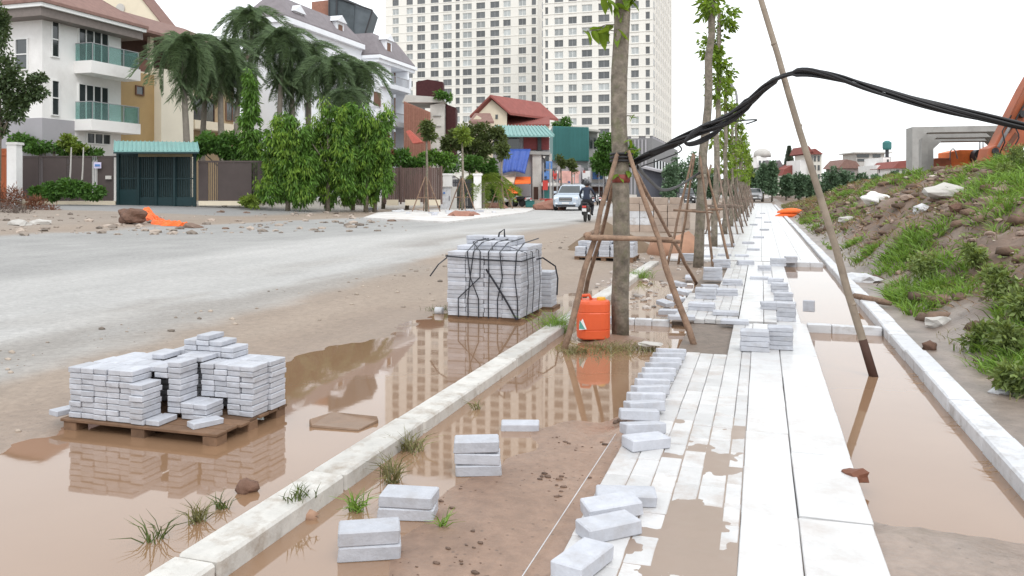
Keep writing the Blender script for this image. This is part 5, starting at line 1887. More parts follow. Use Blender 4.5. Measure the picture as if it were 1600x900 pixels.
face_box([(487, 40), (513, 46), (513, 0), (487, 3)], D, 6, 'brick_core', BRICKW, ns)
face_box([(485, 300), (580, 300), (572, 50), (485, 40)], D + 1, 8, 'lower_block', LGREY, ns)
face_box([(514, 50), (552, 58), (554, 4), (526, -8), (514, -8)], D - 1, 5, 'net', NET, ns)
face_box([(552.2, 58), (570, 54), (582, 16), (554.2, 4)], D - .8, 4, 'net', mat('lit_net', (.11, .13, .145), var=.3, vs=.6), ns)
for a, c in (((514, 50), (514, -8)), ((526, 52), (526, -8)), ((582, 16), (570, 54)), ((514, -8), (582, 16))):
    MB().tube([at(*a, D - 1.1), at(*c, D - 1.1)], .09, 6).build('scaffold_tube', DMETAL, ns)

# ---------------------------------------------------------------- buildings along the street
X = -37.0
rb_ = thing('rust_clad_building', 'building with rust red side wall and grey end behind a street tree', 'building', onX(665, 290, X))
yA, yB = onX(628, 0, X).y, onX(671, 0, X).y
face_box([(631, 320), (672, 320), (672, 175), (631, 158)], 84, 1, 'rust_wall', BRICKW, rb_)
for k in range(12):
    px = 632 + 40 * k / 12
    face_box([(px, 318), (px + 1.2, 318), (px + 1.2, 160 + 16.5 * k / 12), (px, 159.5 + 16.5 * k / 12)], 83.9, .1, 'wall_rib', BRICKW, rb_)
face_box([(672.2, 320), (694, 320), (694, 160), (672.2, 164)], 84.5, 6, 'grey_wall', LGREY, rb_)
for pt in (180, 196, 214, 232):
    face_box([(677, pt + 1.5), (689, pt + 1.5), (689, pt), (677, pt)], 84.35, .14, 'wall_ledge', CONC, rb_)
face_box([(628, 160), (697, 160), (690, 152), (634, 148)], 84.2, 6, 'parapet', LGREY, rb_)
face_box([(650, 152), (692, 152), (692, 128), (668, 124), (650, 128)], 85, 2, 'maroon_net', MAROON, rb_)
face_box([(697, 250), (712, 250), (712, 168), (697, 163)], 86, 3, 'maroon_panel', MAROON, rb_)
face_box([(634, 205), (640, 203), (660, 222), (645, 224)], 80, 1.5, 'awning', PINK, rb_)

# house with red tiled gable
D = 78
rh = thing('red_roof_house', 'cream house with red tiled gable roof between trees and towers', 'house', at(780, 290, D))
a0 = at(738, 300, D)
mb = MB()
pl_ = [(738, 300), (792, 300), (792, 176), (766, 154), (738, 182)]
face_box(pl_, D, 7, 'wall', CREAM, rh)
for (p1, p2) in (((766, 151.5), (734, 184)), ((766, 151.5), (797, 179.5))):
    b_ = [at(p1[0], p1[1], D - .5), at(p2[0], p2[1], D - .5)]
    v = Vector((.35, 1, 0)).normalized() * 8.5
    q = [b_[0], b_[1], b_[1] + v, b_[0] + v]
    MB().hexa(q, [w + Vector((0, 0, .22)) for w in q]).build('roof', ROOFR, rh)
face_box([(774, 186), (778, 186), (778, 179), (774, 179)], D - .05, .1, 'window', GLASSD, rh)
face_box([(792.3, 300), (858, 300), (858, 196), (792.3, 196)], D + 2, 5, 'side_wall', CREAM, rh)
q = [at(792, 197, D + 1), at(859, 197, D + 1), at(859, 184, D + 5), at(790, 184, D + 5)]
MB().hexa(q, [w + Vector((0, 0, .2)) for w in q]).build('lower_roof', ROOFR, rh)
face_box([(736, 300), (752, 300), (752, 184), (745, 180), (736, 190)], D - 2.5, 2, 'porch_wall', CREAM, rh)
q = [at(732, 193, D - 3), at(772, 193, D - 3), at(766, 180, D - 1), at(742, 180, D - 1)]
MB().hexa(q, [w + Vector((0, 0, .2)) for w in q]).build('porch_roof', ROOFB, rh)

# green roofed shophouse with the blue tarpaulin
D = 68
gs = thing('green_roof_shop', 'shophouse with pale green metal roof and red upper wall', 'shop', at(820, 318, D))
face_box([(770, 322), (858, 322), (858, 214), (770, 214)], D, 6, 'wall', GREYW, gs)
face_box([(818, 234), (858, 234), (858, 214), (818, 214)], D - .15, .2, 'red_panel', mat('red_panel', (.22, .05, .05)), gs)
face_box([(785, 233), (812, 233), (812, 216), (785, 216)], D - .15, .2, 'window', GLASSD, gs)
face_box([(840, 236), (846, 236), (846, 214), (840, 214)], D - .3, .2, 'post', DMETAL, gs)
q = [at(772, 214, D - 1.4), at(866, 214, D - 1.4), at(851, 199, D + 3), at(774, 198, D + 3)]
MB().hexa(q, [w + Vector((0, 0, .12)) for w in q]).build('roof', TEALR, gs)
for k in range(16):
    t = k / 15
    a, c = q[0].lerp(q[1], t), q[3].lerp(q[2], t)
    MB().tube([a + Vector((0, 0, .16)), c + Vector((0, 0, .16))], .05, 5).build('roof_rib', TEALR, gs)
face_box([(785, 240), (860, 242), (860, 237), (785, 234)], D - .6, 1, 'slab_edge', CONC, gs)
face_box([(832, 322), (846, 322), (846, 240), (832, 240)], D - .4, .4, 'pillar', LGREY, gs)
face_box([(834, 318), (841, 318), (841, 292), (834, 292)], D - .5, .2, 'door', DBROWN, gs)
tp = thing('blue_tarpaulin', 'blue tarpaulin hung over the front of the green roofed shop', 'tarpaulin', at(808, 270, D - 2))
secs = []
nx_, ny_ = 16, 8
vs = []
for j in range(ny_ + 1):
    for i in range(nx_ + 1):
        u, w = i / nx_, j / ny_
        px = (789 + 40 * u) * (1 - w) + (784 + 36 * u) * w
        py = 233 + w * (39 - 4 * math.sin(3.1 * u))
        vs.append(at(px, py, D - 1.2 - 1.3 * w + .12 * math.sin(u * 25) * (0.3 + w)))
fs = [(j * (nx_ + 1) + i, j * (nx_ + 1) + i + 1, (j + 1) * (nx_ + 1) + i + 1, (j + 1) * (nx_ + 1) + i) for j in range(ny_) for i in range(nx_)]
o = MB().add(vs, fs).build('sheet', TARPB, tp, smooth=True)
so = o.modifiers.new('th', 'SOLIDIFY')
so.thickness = .03
oa = thing('orange_awning', 'orange awning over the shop entrance under the blue tarpaulin', 'awning', at(815, 285, D - 3))
q = [at(804, 288, D - 3.2), at(829, 287, D - 3.2), at(829, 278, D - 1), at(806, 278, D - 1)]
MB().hexa(q, [w + Vector((0, 0, .1)) for w in q]).build('canopy', ORANGEF, oa)
q = [at(766, 288, D - 3.6), at(803, 287, D - 3.6), at(806, 272, D - 1), at(768, 280, D - 1)]
MB().hexa(q, [w + Vector((0, 0, .1)) for w in q]).build('pale_canopy', mat('pale_canvas', (.62, .48, .38)), oa)
for px in (768, 802, 828):
    MB().tube([at(px, 322, D - 3.1), at(px, 287, D - 3.1)], .05, 6).build('post', METALG, oa)

# teal corrugated building
X = -34.0
tl = thing('teal_sheet_building', 'teal corrugated metal building above grey wall behind the parked cars', 'building', at(890, 300, 100))
D = 95
face_box([(864, 250), (920, 252), (920, 199), (864, 197)], D, 8, 'core', TEAL, tl)
for k in range(34):
    px = 864.5 + 55 * k / 34
    face_box([(px, 251), (px + .8, 251), (px + .8, 198.5), (px, 198)], D - .12, .1, 'corrugation', TEAL, tl)
face_box([(858, 322), (922, 322), (922, 251), (858, 249)], D + .5, 7, 'lower_wall', mat('grey_sheet', (.34, .36, .37), var=.1), tl)
face_box([(920.3, 322), (934, 322), (934, 203), (920.3, 203)], D + 3, 6, 'end_wall', CONC, tl)
face_box([(918, 204), (938, 206), (938, 203), (918, 201)], D + 1, 6, 'roof_edge', LGREY, tl)
wpx = [(922, 926, 215, 232), (928, 932, 215, 232), (922, 926, 245, 262)]
for a_, b_, t_, u_ in wpx:
    face_box([(a_, u_), (b_, u_), (b_, t_), (a_, t_)], D + 2.9, .1, 'window', GLASSD, tl)

# row of small shopfronts under it
SH = [(846, 862, 240, 'narrow grey shop with green shutter beside the green roofed shop', LGREY, TEAL, 68, SIGNB), (862, 872, 262, 'low dark shopfront beside the narrow grey shop', GREYW, DBROWN, 72, SIGNR), (872, 908, 258, 'shop with large faded pink signboard behind the silver car', GREYW, DMETAL, 84, SIGNP), (908, 924, 262, 'shop with plain white signboard behind the motorcyclist', GREYW, DMETAL, 88, FRAMEW), (924, 944, 255, 'grey street shop farthest along the left side', LGREY, DBROWN, 94, SIGNB), (944, 962, 262, 'dark shopfront at the far end beside the near tree', GREYW, DMETAL, 102, FRAMEW)]
for a_, b_, t_, lb, m1_, m2_, D, sg in SH:
    r = thing('street_shop', lb, 'shop', at((a_ + b_) / 2, 322, D), 'small shopfronts along the street')
    face_box([(a_, 324), (b_, 324), (b_, t_), (a_, t_)], D, 5, 'wall', m1_, r)
    face_box([(a_ + 2, 322), (b_ - 2, 322), (b_ - 2, 292), (a_ + 2, 292)], D - .15, .2, 'shutter', m2_, r)
    h_ = 12 if sg != SIGNP else 20
    face_box([(a_ + 2, 268 + h_), (b_ - 2, 268 + h_), (b_ - 2, 267), (a_ + 2, 267)], D - .5, .2, 'signboard', sg, r)
    q = [at(a_, 291, D - 2), at(b_, 291, D - 2), at(b_, 286, D - .2), at(a_, 286, D - .2)]
    MB().hexa(q, [w + Vector((0, 0, .06)) for w in q]).build('awning', random.choice([DMETAL, LGREY, METALG]), r)
    face_box([((a_ + b_) / 2 - 3, 262), ((a_ + b_) / 2 + 3, 262), ((a_ + b_) / 2 + 3, t_ + 4), ((a_ + b_) / 2 - 3, t_ + 4)], D - .1, .15, 'window', GLASSD, r)
    for q in range(7):
        u = random.uniform(a_ + 1, b_ - 3)
        hgt_ = random.uniform(4, 12)
        face_box([(u, 321), (u + random.uniform(2, 4), 321), (u + 3, 321 - hgt_), (u, 321 - hgt_)], D - 1.2 - random.random() * 1.5, .5, 'goods', random.choice([PACKB, GREYW, DBROWN, METALG, SIGNB, LGREY, TEAL, CLOTH, DMETAL]), r)
    for q in range(4):
        u = random.uniform(a_ + 1, b_ - 4)
        t2 = random.uniform(t_ + 3, 285)
        face_box([(u, t2 + random.uniform(2, 5)), (u + random.uniform(2, 5), t2 + 4), (u + 4, t2), (u, t2)], D - .5, .4, random.choice(['air_conditioner', 'small_sign', 'shutter_box']), random.choice([LGREY, WHITEW, SIGNB, PINK, METALG, GREYW, DMETAL]), r)
    for q in range(2):
        u = random.uniform(a_, b_)
        MB().tube([at(u, 322, D - 2.2), at(u, t_ + 14, D - 2.2)], .05, 5).build('awning_post', METALG, r)
face_box([(853, 264), (863, 264), (863, 252), (853, 252)], 66, .3, 'box_sign', SIGNB, None)
o = bpy.data.objects['box_sign']
tag(o, 'blue box sign hanging over the narrow grey shop', 'sign')
face_box([(848, 297), (856, 297), (856, 282), (848, 282)], 65, .2, 'hanging_banner', SIGNR, None)
tag(bpy.data.objects['hanging_banner'], 'small red hanging banner at the narrow grey shop', 'banner')

# ---------------------------------------------------------------- the two apartment towers


def tower(label, Yf, pxL, pxR, cols, pitch, depth, py_first, nrow_vis, nrow_all, wh, side_cols, py_base, pale):
    m_ = onY((pxL + pxR) / 2, 0, Yf)
    D = dep(m_)
    fh = pitch * D / F
    xL, xR = onY(pxL, 0, Yf).x, onY(pxR, 0, Yf).x
    zf = zat(py_first, m_)            # centre height of the top visible row
    wz = wh * D / F
    zb = zat(py_base, m_)
    ztop = zf + fh * (nrow_all - nrow_vis + 0.5)
    root = thing('apartment_tower', label, 'tower', ((xL + xR) / 2, Yf, 0), 'two white apartment towers')
    wall(root, xL, xR, Yf + .45, Yf + depth, zb, ztop, TOWW)
    wall(root, xL + .5, xR + .0, Yf + .5, Yf + depth - .5, 0.1, zb - .01, GREYW, 'podium')
    xs = [onY(c_, 0, Yf).x for c_, w_ in cols]
    ws = [w_ * D / F for c_, w_ in cols]
    grid = MB()
    edges = [xL] + [v for x_, w_ in zip(xs, ws) for v in (x_ - w_ / 2, x_ + w_ / 2)] + [xR]
    for i in range(0, len(edges), 2):
        grid.bx(edges[i], edges[i + 1], Yf, Yf + .45, zb, ztop)
    for i in range(len(xs)):
        for k in range(nrow_all):
            zc_ = zf + fh * (nrow_all - nrow_vis) - fh * k
            zl, zh = zc_ - fh + wz / 2, zc_ - wz / 2
            grid.bx(xs[i] - ws[i] / 2, xs[i] + ws[i] / 2, Yf + .06, Yf + .44, max(zl, zb), zh)
    grid.build('facade', TOWW, root)
    led = MB()
    for k in range(nrow_all):
        zc_ = zf + fh * (nrow_all - nrow_vis) - fh * k
        led.bx(xL - .05, xR + .05, Yf - .12, Yf - .002, zc_ - wz / 2 - .28, zc_ - wz / 2 - .1)
    led.build('floor_ledge', TOWW, root)
    wm_ = {}
    for i, (x_, w_) in enumerate(zip(xs, ws)):
        for ty in (0, 1):
            mb = MB()
            t = .12
            mb.bx(-w_ / 2, w_ / 2, 0, .1, -wz / 2, -wz / 2 + t)
            mb.bx(-w_ / 2, w_ / 2, 0, .1, wz / 2 - t, wz / 2)
            for k in range(3 if w_ > 2 else 2):
                u = -w_ / 2 + (w_ - t) * k / (2 if w_ > 2 else 1)
                mb.bx(u, u + t, .005, .095, -wz / 2 + t, wz / 2 - t)
            mb.cur = 1
            mb.bx(-w_ / 2, w_ / 2, .06, .12, -wz / 2, wz / 2)
            me = mb.mesh('window')
            me.materials.append(FRAMEW if ty == 0 else METALG)
            me.materials.append(GLASSP if ty == 0 else GLASST)
            wm_[i, ty] = me
    extra = MB()
    for i in range(len(xs)):
        for k in range(nrow_all):
            zc_ = zf + fh * (nrow_all - nrow_vis) - fh * k
            if zc_ - wz / 2 < zb:
                continue
            if k >= nrow_all - nrow_vis and k < nrow_all - nrow_vis + nrow_vis:
                ty = 0 if random.random() < pale[i] else 1
                o = bpy.data.objects.new('window', wm_[i, ty])
                col.objects.link(o)
                o.location = (xs[i], Yf + .28, zc_)
                adopt(o, root)
            else:
                extra.bx(xs[i] - ws[i] / 2, xs[i] + ws[i] / 2, Yf + .3, Yf + .36, zc_ - wz / 2, zc_ + wz / 2)
    o = extra.build('upper_windows', GLASST, root)
    tag(o, kind='stuff')
    sd_ = MB()
    sf = MB()
    for i in range(side_cols):
        u = Yf + depth * (i + .5) / side_cols
        sf.bx(xR + .0, xR + .22, u + depth / side_cols * .28, u + depth / side_cols * .72, zb, ztop)
        for k in range(nrow_all):
            zc_ = zf + fh * (nrow_all - nrow_vis) - fh * k
            if zc_ - wz / 2 < zb:
                continue
            sd_.bx(xR + .02, xR + .06, u - depth / side_cols * .2, u + depth / side_cols * .2, zc_ - wz / 2, zc_ + wz / 2)
    tag(sd_.build('side_windows', GLASST, root), kind='stuff')
    sf.build('side_pier', TOWW, root)
    return root


TOWW = mat('tower_white', (0.73, 0.71, 0.665), rough=.85, var=.05, vs=.1, bump=0, orand=.02)
Y1_ = at(1010, 0, 222).y
CR = [(854, 5), (873, 14.5), (894.5, 13.5), (917, 16.5), (943.5, 17.5), (963, 8), (992, 12), (1012, 6.5)]
tower('nearer white apartment tower on the right, its side face showing', Y1_, 848.5, 1020, CR, 17.8, 46, 11, 13, 20, 11, 9, 214, [.1, .75, .75, .08, .08, .5, .7, .02])
Y2_ = at(848, 0, 276).y
CL = [(618, 11), (640, 11), (658, 13.5), (679, 13.5), (699, 14.5), (715, 7), (730, 15), (751, 14.5), (773, 14.5), (792, 12), (816, 12), (834, 7)]
tower('wider white apartment tower on the left, partly hidden by houses', Y2_, 602, 840, CL, 14.6, 40, 11, 19, 29, 9.8, 2, 275, [.8, .7, .2, .25, .65, .1, .7, .12, .1, .4, .5, .02])
pd = thing('grey_podium', 'grey podium block at the foot of the nearer tower', 'building', at(1010, 300, 190))
Yp = at(985, 0, 190).y
xa, xb = onY(972, 0, Yp).x, onY(1019, 0, Yp).x
wall(pd, xa, xb, Yp, Yp + 60, .1, zat(216, onY(1000, 0, Yp)), mat('dark_grey_cladding', (.2, .2, .205)))
for k in range(9):
    yy_ = Yp + 3 + k * 6.2
    MB().bx(xb + .004, xb + .3, yy_, yy_ + 2.6, 4, 9).build('window', GLASSD, pd)
for k in range(6):
    u = xa + 1.2 + (xb - xa - 2) * k / 6
    MB().bx(u, u + .35, Yp - .25, Yp - .004, .1, zat(218, onY(1000, 0, Yp))).build('pier', GREYW, pd)
lowb = thing('dark_shed', 'dark low shed at the street end beside the near tree', 'shed', at(1025, 300, 120))
face_box([(1005, 308), (1037, 308), (1037, 270), (1012, 262), (1005, 262)], 118, 6, 'wall', mat('slate_sheet', (.10, .105, .13)), lowb)
q = [at(1004, 263, 117), at(1038, 271, 117), at(1038, 269, 124), at(1004, 261, 124)]
MB().hexa(q, [w + Vector((0, 0, .3)) for w in q]).build('roof', GREYW, lowb)

# ---------------------------------------------------------------- fence and gate before the houses
DF = 44.0


def vbar(px, w, pt, pb, D, name, m, parent, th=.06):
    return face_box([(px - w / 2, pb), (px + w / 2, pb), (px + w / 2, pt), (px - w / 2, pt)], D, th, name, m, parent)


f1 = thing('panel_fence', 'dark brown panel fence left of the green gate', 'fence', at(105, 322, DF))
vbar(105, 150, 314, 323, DF - .1, 'plinth', CREAM, f1, .3)
for a_, b_ in ((31, 60), (66, 104), (110, 143), (152, 177)):
    vbar((a_ + b_) / 2, b_ - a_, 246, 313.8, DF, 'panel', DARKF, f1)
for px in (61.5, 63, 64.6, 105.5, 107, 108.5, 145, 147.5, 150):
    vbar(px, .7, 244, 313.8, DF - .05, 'bar', METALG if 140 < px else DARKF, f1, .04)
vbar(105, 152, 243.5, 245.8, DF - .03, 'top_rail', DARKF, f1, .1)
sg = thing('wall_sign', 'small pale purple sign on the fence left of the gate', 'sign', at(152, 258, DF - .2))
vbar(152, 11.5, 253.5, 263, DF - .2, 'board', mat('pale_violet', (.62, .58, .75)), sg, .05)
vbar(152, 8, 256.5, 260, DF - .23, 'print', SIGNB, sg, .02)
mb_ = thing('mail_slot', 'pale metal letter slot on the fence beside the gate', 'letter box', at(169, 277, DF - .2))
vbar(169, 9, 274.5, 280, DF - .15, 'plate', LGREY, mb_, .06)
f2 = thing('panel_fence', 'dark brown panel fence right of the green gate', 'fence', at(360, 318, DF))
vbar(361, 102, 314, 321, DF - .1, 'plinth', CREAM, f2, .3)
for a_, b_ in ((310, 325), (340, 393), (402, 412)):
    vbar((a_ + b_) / 2, b_ - a_, 254, 313.8, DF, 'panel', DARKF, f2)
for px in (328, 331.5, 335, 338, 395.5, 398, 400):
    vbar(px, .9, 252, 313.8, DF - .05, 'bar', DARKF, f2, .04)
vbar(361, 104, 251, 253.8, DF - .03, 'top_rail', DARKF, f2, .1)

gt = thing('green_gate', 'dark green barred metal gate under a pale teal canopy', 'gate', at(243, 322, DF))
for px in (183.5, 215.5, 243, 272, 303.5):
    vbar(px, 4, 236, 322.5, DF - .08, 'gate_post', GREENG, gt, .14)
for a_, b_ in ((186, 213.5), (217.8, 240.8), (245.2, 269.8), (274.2, 301.2)):
    lf = vbar((a_ + b_) / 2, b_ - a_, 308 if a_ > 190 else 296, 321.5, DF, 'kick_panel', GREENG, gt, .06)
    n_ = 7
    for k in range(n_):
        vbar(a_ + (b_ - a_) * (k + .5) / n_, 1.3, 243, 296 if a_ < 190 else 308, DF + .02, 'gate_bar', GREENG, gt, .04)
    vbar((a_ + b_) / 2, b_ - a_, 239, 243, DF, 'top_bar', GREENG, gt, .06)
    vbar((a_ + b_) / 2, b_ - a_, 278, 280, DF, 'mid_bar', GREENG, gt, .06)
vbar(243, 110, 238, 322, DF + .5, 'backing_sheet', mat('gate_mesh', (.06, .09, .09)), gt, .03)
vbar(258, 84, 238.6, 245, DF - .12, 'ornament_band', mat('brass_band', (.25, .2, .12)), gt, .04)
q = [at(178, 238, DF - 1.3), at(311, 238, DF - 1.3), at(308, 224, DF + .9), at(179, 222, DF + .9)]
MB().hexa(q, [w + Vector((0, 0, .06)) for w in q]).build('canopy', TEALR, gt)
for k in range(20):
    a, c = q[0].lerp(q[1], k / 19), q[3].lerp(q[2], k / 19)
    MB().tube([a + Vector((0, 0, .09)), c + Vector((0, 0, .09))], .03, 5).build('canopy_rib', TEALR, gt)
vbar(244, 134, 237.5, 240, DF - 1.35, 'canopy_edge', GREENG, gt, .08)
gp = thing('gate_pillar', 'white rendered gate pillar at the left edge behind dry bushes', 'pillar', at(19, 320, DF - 2))
vbar(18, 15, 226, 322, DF - 2, 'shaft', WHITEW, gp, .5)
vbar(18, 18, 222, 226, DF - 2.05, 'cap', WHITEW, gp, .6)
vbar(28, 4, 236, 322, DF - 1.5, 'side_post', WHITEW, gp, .3)
og = thing('orange_gate', 'rust orange slatted gate at the left edge', 'gate', at(3, 320, DF - 1.6))
for k in range(9):
    vbar(-8 + k * 2.1, 1.7, 232, 320, DF - 1.6, 'slat', mat('rust_orange', (.42, .12, .05)) if k == 0 else MATS['rust_orange'], og, .05)
vbar(0, 20, 240, 243, DF - 1.65, 'rail', MATS['rust_orange'], og, .05)

f3 = thing('board_fence', 'tall brown board fence between the green thicket and white gate posts', 'fence', at(645, 320, 50))
for k in range(30):
    px = 598 + 93 * (k + .5) / 30
    vbar(px, 2.75, 262 + random.uniform(-.5, .5), 316, 50 + random.uniform(-.03, .03), 'board', BROWNF, f3, .05)
for px in (602, 626, 662, 690):
    vbar(px, 2.2, 259, 319, 49.85, 'post', BROWNF, f3, .12)
for a_, b_ in ((604, 622), (633, 656), (665, 688)):
    vbar((a_ + b_) / 2, b_ - a_, 312, 321, 49.7, 'plinth_stone', CREAM, f3, .2)
for px, w, lb in ((699, 14, 'left white gate post of the entrance beside the grey cabinet'), (746, 12, 'right white gate post of the entrance beside the shop')):
    r = thing('gate_post', lb, 'gate post', at(px, 325, 53), 'white gate posts')
    vbar(px, w, 274, 326, 53, 'shaft', WHITEW, r, .5)
    vbar(px, w + 3, 271, 274, 52.95, 'cap', WHITEW, r, .6)
r = thing('entrance_gate', 'dark slatted gate between the two white gate posts', 'gate', at(724, 325, 53.2))
for k in range(12):
    vbar(708 + 30 * (k + .5) / 12, 1.9, 280, 326, 53.2, 'slat', DMETAL, r, .05)
for t_ in (284, 304, 322):
    vbar(723, 31, t_, t_ + 2, 53.15, 'rail', DMETAL, r, .05)
# electrical cabinet
cbp = at(700, 331, 51)
cbp.z = hz(cbp.x, cbp.y)
r = thing('electrical_cabinet', 'pale grey electrical cabinet on the far pavement before the white gate', 'cabinet', cbp)
vbar(696, 16, 292.5, 328, 51, 'door', KERBW, r, .06)
face_box([(704.2, 329), (713, 327), (713, 291.5), (704.2, 292)], 51, .5, 'side', LGREY, r)
vbar(697, 19, 291, 292.3, 50.9, 'cap', LGREY, r, .7)
vbar(698, 20, 328, 332, 50.95, 'base', CONC, r, .6)
vbar(702, .8, 306, 314, 50.95, 'handle', DMETAL, r, .04)
vbar(694, 3, 300, 303, 50.97, 'warning_plate', SIGNB, r, .02)

# far white pavement on the left side of the road
fp = MB()
q = [gnd(568, 342), gnd(700, 349), gnd(822, 333), gnd(838, 327), gnd(700, 326), gnd(590, 334)]
fp.hexa([v + Vector((0, 0, -.2)) for v in q], [v + Vector((0, 0, .07)) for v in q])
tag(fp.build('far_pavement', mat('dusty_white_paving', (.66, .64, .62), var=.15, vs=1.2, bump=.4, bs=5, dirt=(.42, .33, .27), dirt_amt=.7)), kind='structure')
hp = sorted([(random.uniform(580, 815), random.uniform(328, 342)) for _ in range(22)])
hp = [q for q in hp if q[1] < 342 - abs(q[0] - 690) * .08]
for k, (px, py) in enumerate(hp):
    p = gnd(px, py)
    s = random.uniform(.15, .5)
    o = MB().box((p.x, p.y, p.z + .12), (s * 1.6, s, random.uniform(.06, .22)), rz=random.uniform(0, 3)).build('paving_stack', random.choice([STONE, STONE, KERBW, PACKB]), bevel=.02)
    tag(o, (ORD[k] if k < 20 else 'rightmost') + ' from the left of the paving stones left on the far pavement', 'paving stones', 'stones left on the far pavement')
for px, py, s, lb, m_ in [(720, 340, 1.1, 'low reddish soil heap at the foot of the left pavement tree', BRICKW), (860, 328, 2.0, 'reddish brick heap left of the silver car', BRICKW), (770, 327, 1.4, 'low reddish heap by the shop awning', BRICKW), (612, 346, .5, 'dark lump on the road edge before the far pavement', CLOD), (345, 332, .5, 'small dark lump on the side road', CLOD), (352, 358, .35, 'dark clod at the edge of the road dirt', CLOD), (300, 356, .9, 'dark flat debris right of the orange fabric', CLOD), (62, 350, .5, 'pale rubble among the dry bushes', LGREY), (30, 352, .6, 'grey rubble at the left roadside', LGREY), (385, 333, .4, 'dark clod on the verge before the thicket', CLOD), (735, 338, .8, 'reddish heap right of the cabinet', BRICKW)]:
    p = gnd(px, py)
    s *= .6 if m_ is CLOD else 1
    o = MB().rock((p.x, p.y, p.z + s * .05), (s * .7, s * .5, s * .26), int(px), 2).build('rubble_heap', m_)
    tag(o, lb, 'heap')
p = gnd(207, 350)
k_ = dep(p) / F
o = MB().rock((p.x, p.y, p.z + 12 * k_), (22 * k_, 15 * k_, 13.5 * k_), 77, 3).build('earth_clump', BROWNROCK)
tag(o, 'big round brown earth clump on the road dirt before the gate', 'earth clump')
r = thing('orange_fabric', 'orange fabric trailing from the brown earth clump', 'fabric', gnd(262, 352))
for j, pts_ in enumerate(([(228, 336), (240, 340), (252, 349), (285, 353)], [(232, 344), (245, 350), (262, 353), (288, 354)], [(229, 339), (238, 345), (258, 350), (280, 352)])):
    P = [gnd(*q) + Vector((0, 0, .07)) for q in pts_]
    P[0].z += .22
    P = smooth_path(P, 5)
    secs = []
    for i_, v in enumerate(P):
        w_ = .16 + .09 * math.sin(i_ * 1.3 + j)
        h_ = .05 + .04 * math.sin(i_ * 2.1 + j * 2)
        secs.append([v + Vector((-.05, -w_, -.06)), v + Vector((0, -w_ * .4, h_)), v + Vector((0, w_ * .1, .02)), v + Vector((0, w_ * .5, h_ * 1.2)), v + Vector((.05, w_, -.06))])
    MB().loft(secs).build('fold', ORANGEF, r, smooth=False)


# ---------------------------------------------------------------- palms
fr_v, fr_f = [], []


def frond_mesh(seed, ln=3.0):
    rr = np.random.default_rng(seed)
    mb = MB()
    n = 22
    pts, t_ = [], []
    for i in range(n + 1):
        t = i / n
        pts.append(Vector((ln * (0.84 * t - 0.24 * t ** 3), 0, ln * (0.62 * t - 1.6 * t ** 2.0))))
    mb.tube([pts[i] for i in range(0, n + 1, 3)], [.035 * (1 - .8 * i / n) for i in range(0, n + 1, 3)], 4)
    for i in range(2, n + 1):
        for s in (-1, 1):
            for q in range(5):
                base = pts[i] + (pts[i - 1] - pts[i]) * q / 5
                t = i / n
                L = (.36 + .50 * math.sin(math.pi * min(1, t * .9 + .1))) * rr.uniform(.8, 1.2)
                a = rr.uniform(-1, 1)
                d = Vector((.55, s * (.75 + .3 * a), .15 - .9 * t * .6 + a * .5)).normalized()
                e = base + d * L * .6
                tip = base + d * L + Vector((0, 0, -.38 * L))
                w = Vector((.017, 0, .013))
                mb.add([base - w * .6, base + w * .6, e + w, e - w, tip], [(0, 1, 2, 3), (3, 2, 4)])
    return mb.mesh('frond')


FRM = [frond_mesh(i) for i in range(3)]
for q in FRM:
    q.materials.append(L_DARK)
PALMS = [(290, 82, 50, 1.0, 'leftmost palm with wide dark crown before the ochre house'), (347, 88, 52, .9, 'second palm from the left before the ochre house'), (392, 36, 56, .95, 'tallest palm rising above the roofs'), (437, 72, 55, .95, 'palm in the middle of the group behind the thicket'), (480, 92, 57, .9, 'palm in front of the villa roof'), (513, 112, 54, .85, 'palm right of centre before the villa'), (563, 118, 56, .8, 'rightmost palm before the villa corner'), (540, 158, 53, .62, 'low palm between two taller ones near the villa'), (372, 120, 53, .7, 'lower palm behind the columnar green tree'), (318, 120, 54, .7, 'lower palm between the two left palms'), (455, 130, 56, .7, 'lower palm in the middle of the group')]
for i, (px, py, D, s, lb) in enumerate(PALMS):
    c = at(px, py, D)
    gz = hz(c.x, c.y)
    r = thing('palm_tree', lb, 'palm', (c.x, c.y, gz), 'palms before the houses')
    tp = [(c.x + .12 * math.sin(k * .7 + i), c.y, gz - .1 + (c.z - gz + .1) * k / 8) for k in range(9)]
    MB().tube(tp, [.26 - .015 * k + (.04 if k == 0 else 0) for k in range(9)], 10).build('trunk', BARKP, r, smooth=True)
    rr = random.Random(i)
    nf = 28
    for k in range(nf):
        o = bpy.data.objects.new('frond', FRM[k % 3])
        col.objects.link(o)
        lay_ = k / nf
        o.location = (c.x, c.y, c.z + .35 * (1 - lay_))
        o.rotation_euler = (rr.uniform(-.25, .25), -0.95 + 2.1 * lay_ + rr.uniform(-.2, .2), k * 2.4 + rr.uniform(-.3, .3))
        ss = s * rr.uniform(.75, 1.08)
        o.scale = (ss, ss, ss)
        adopt(o, r)


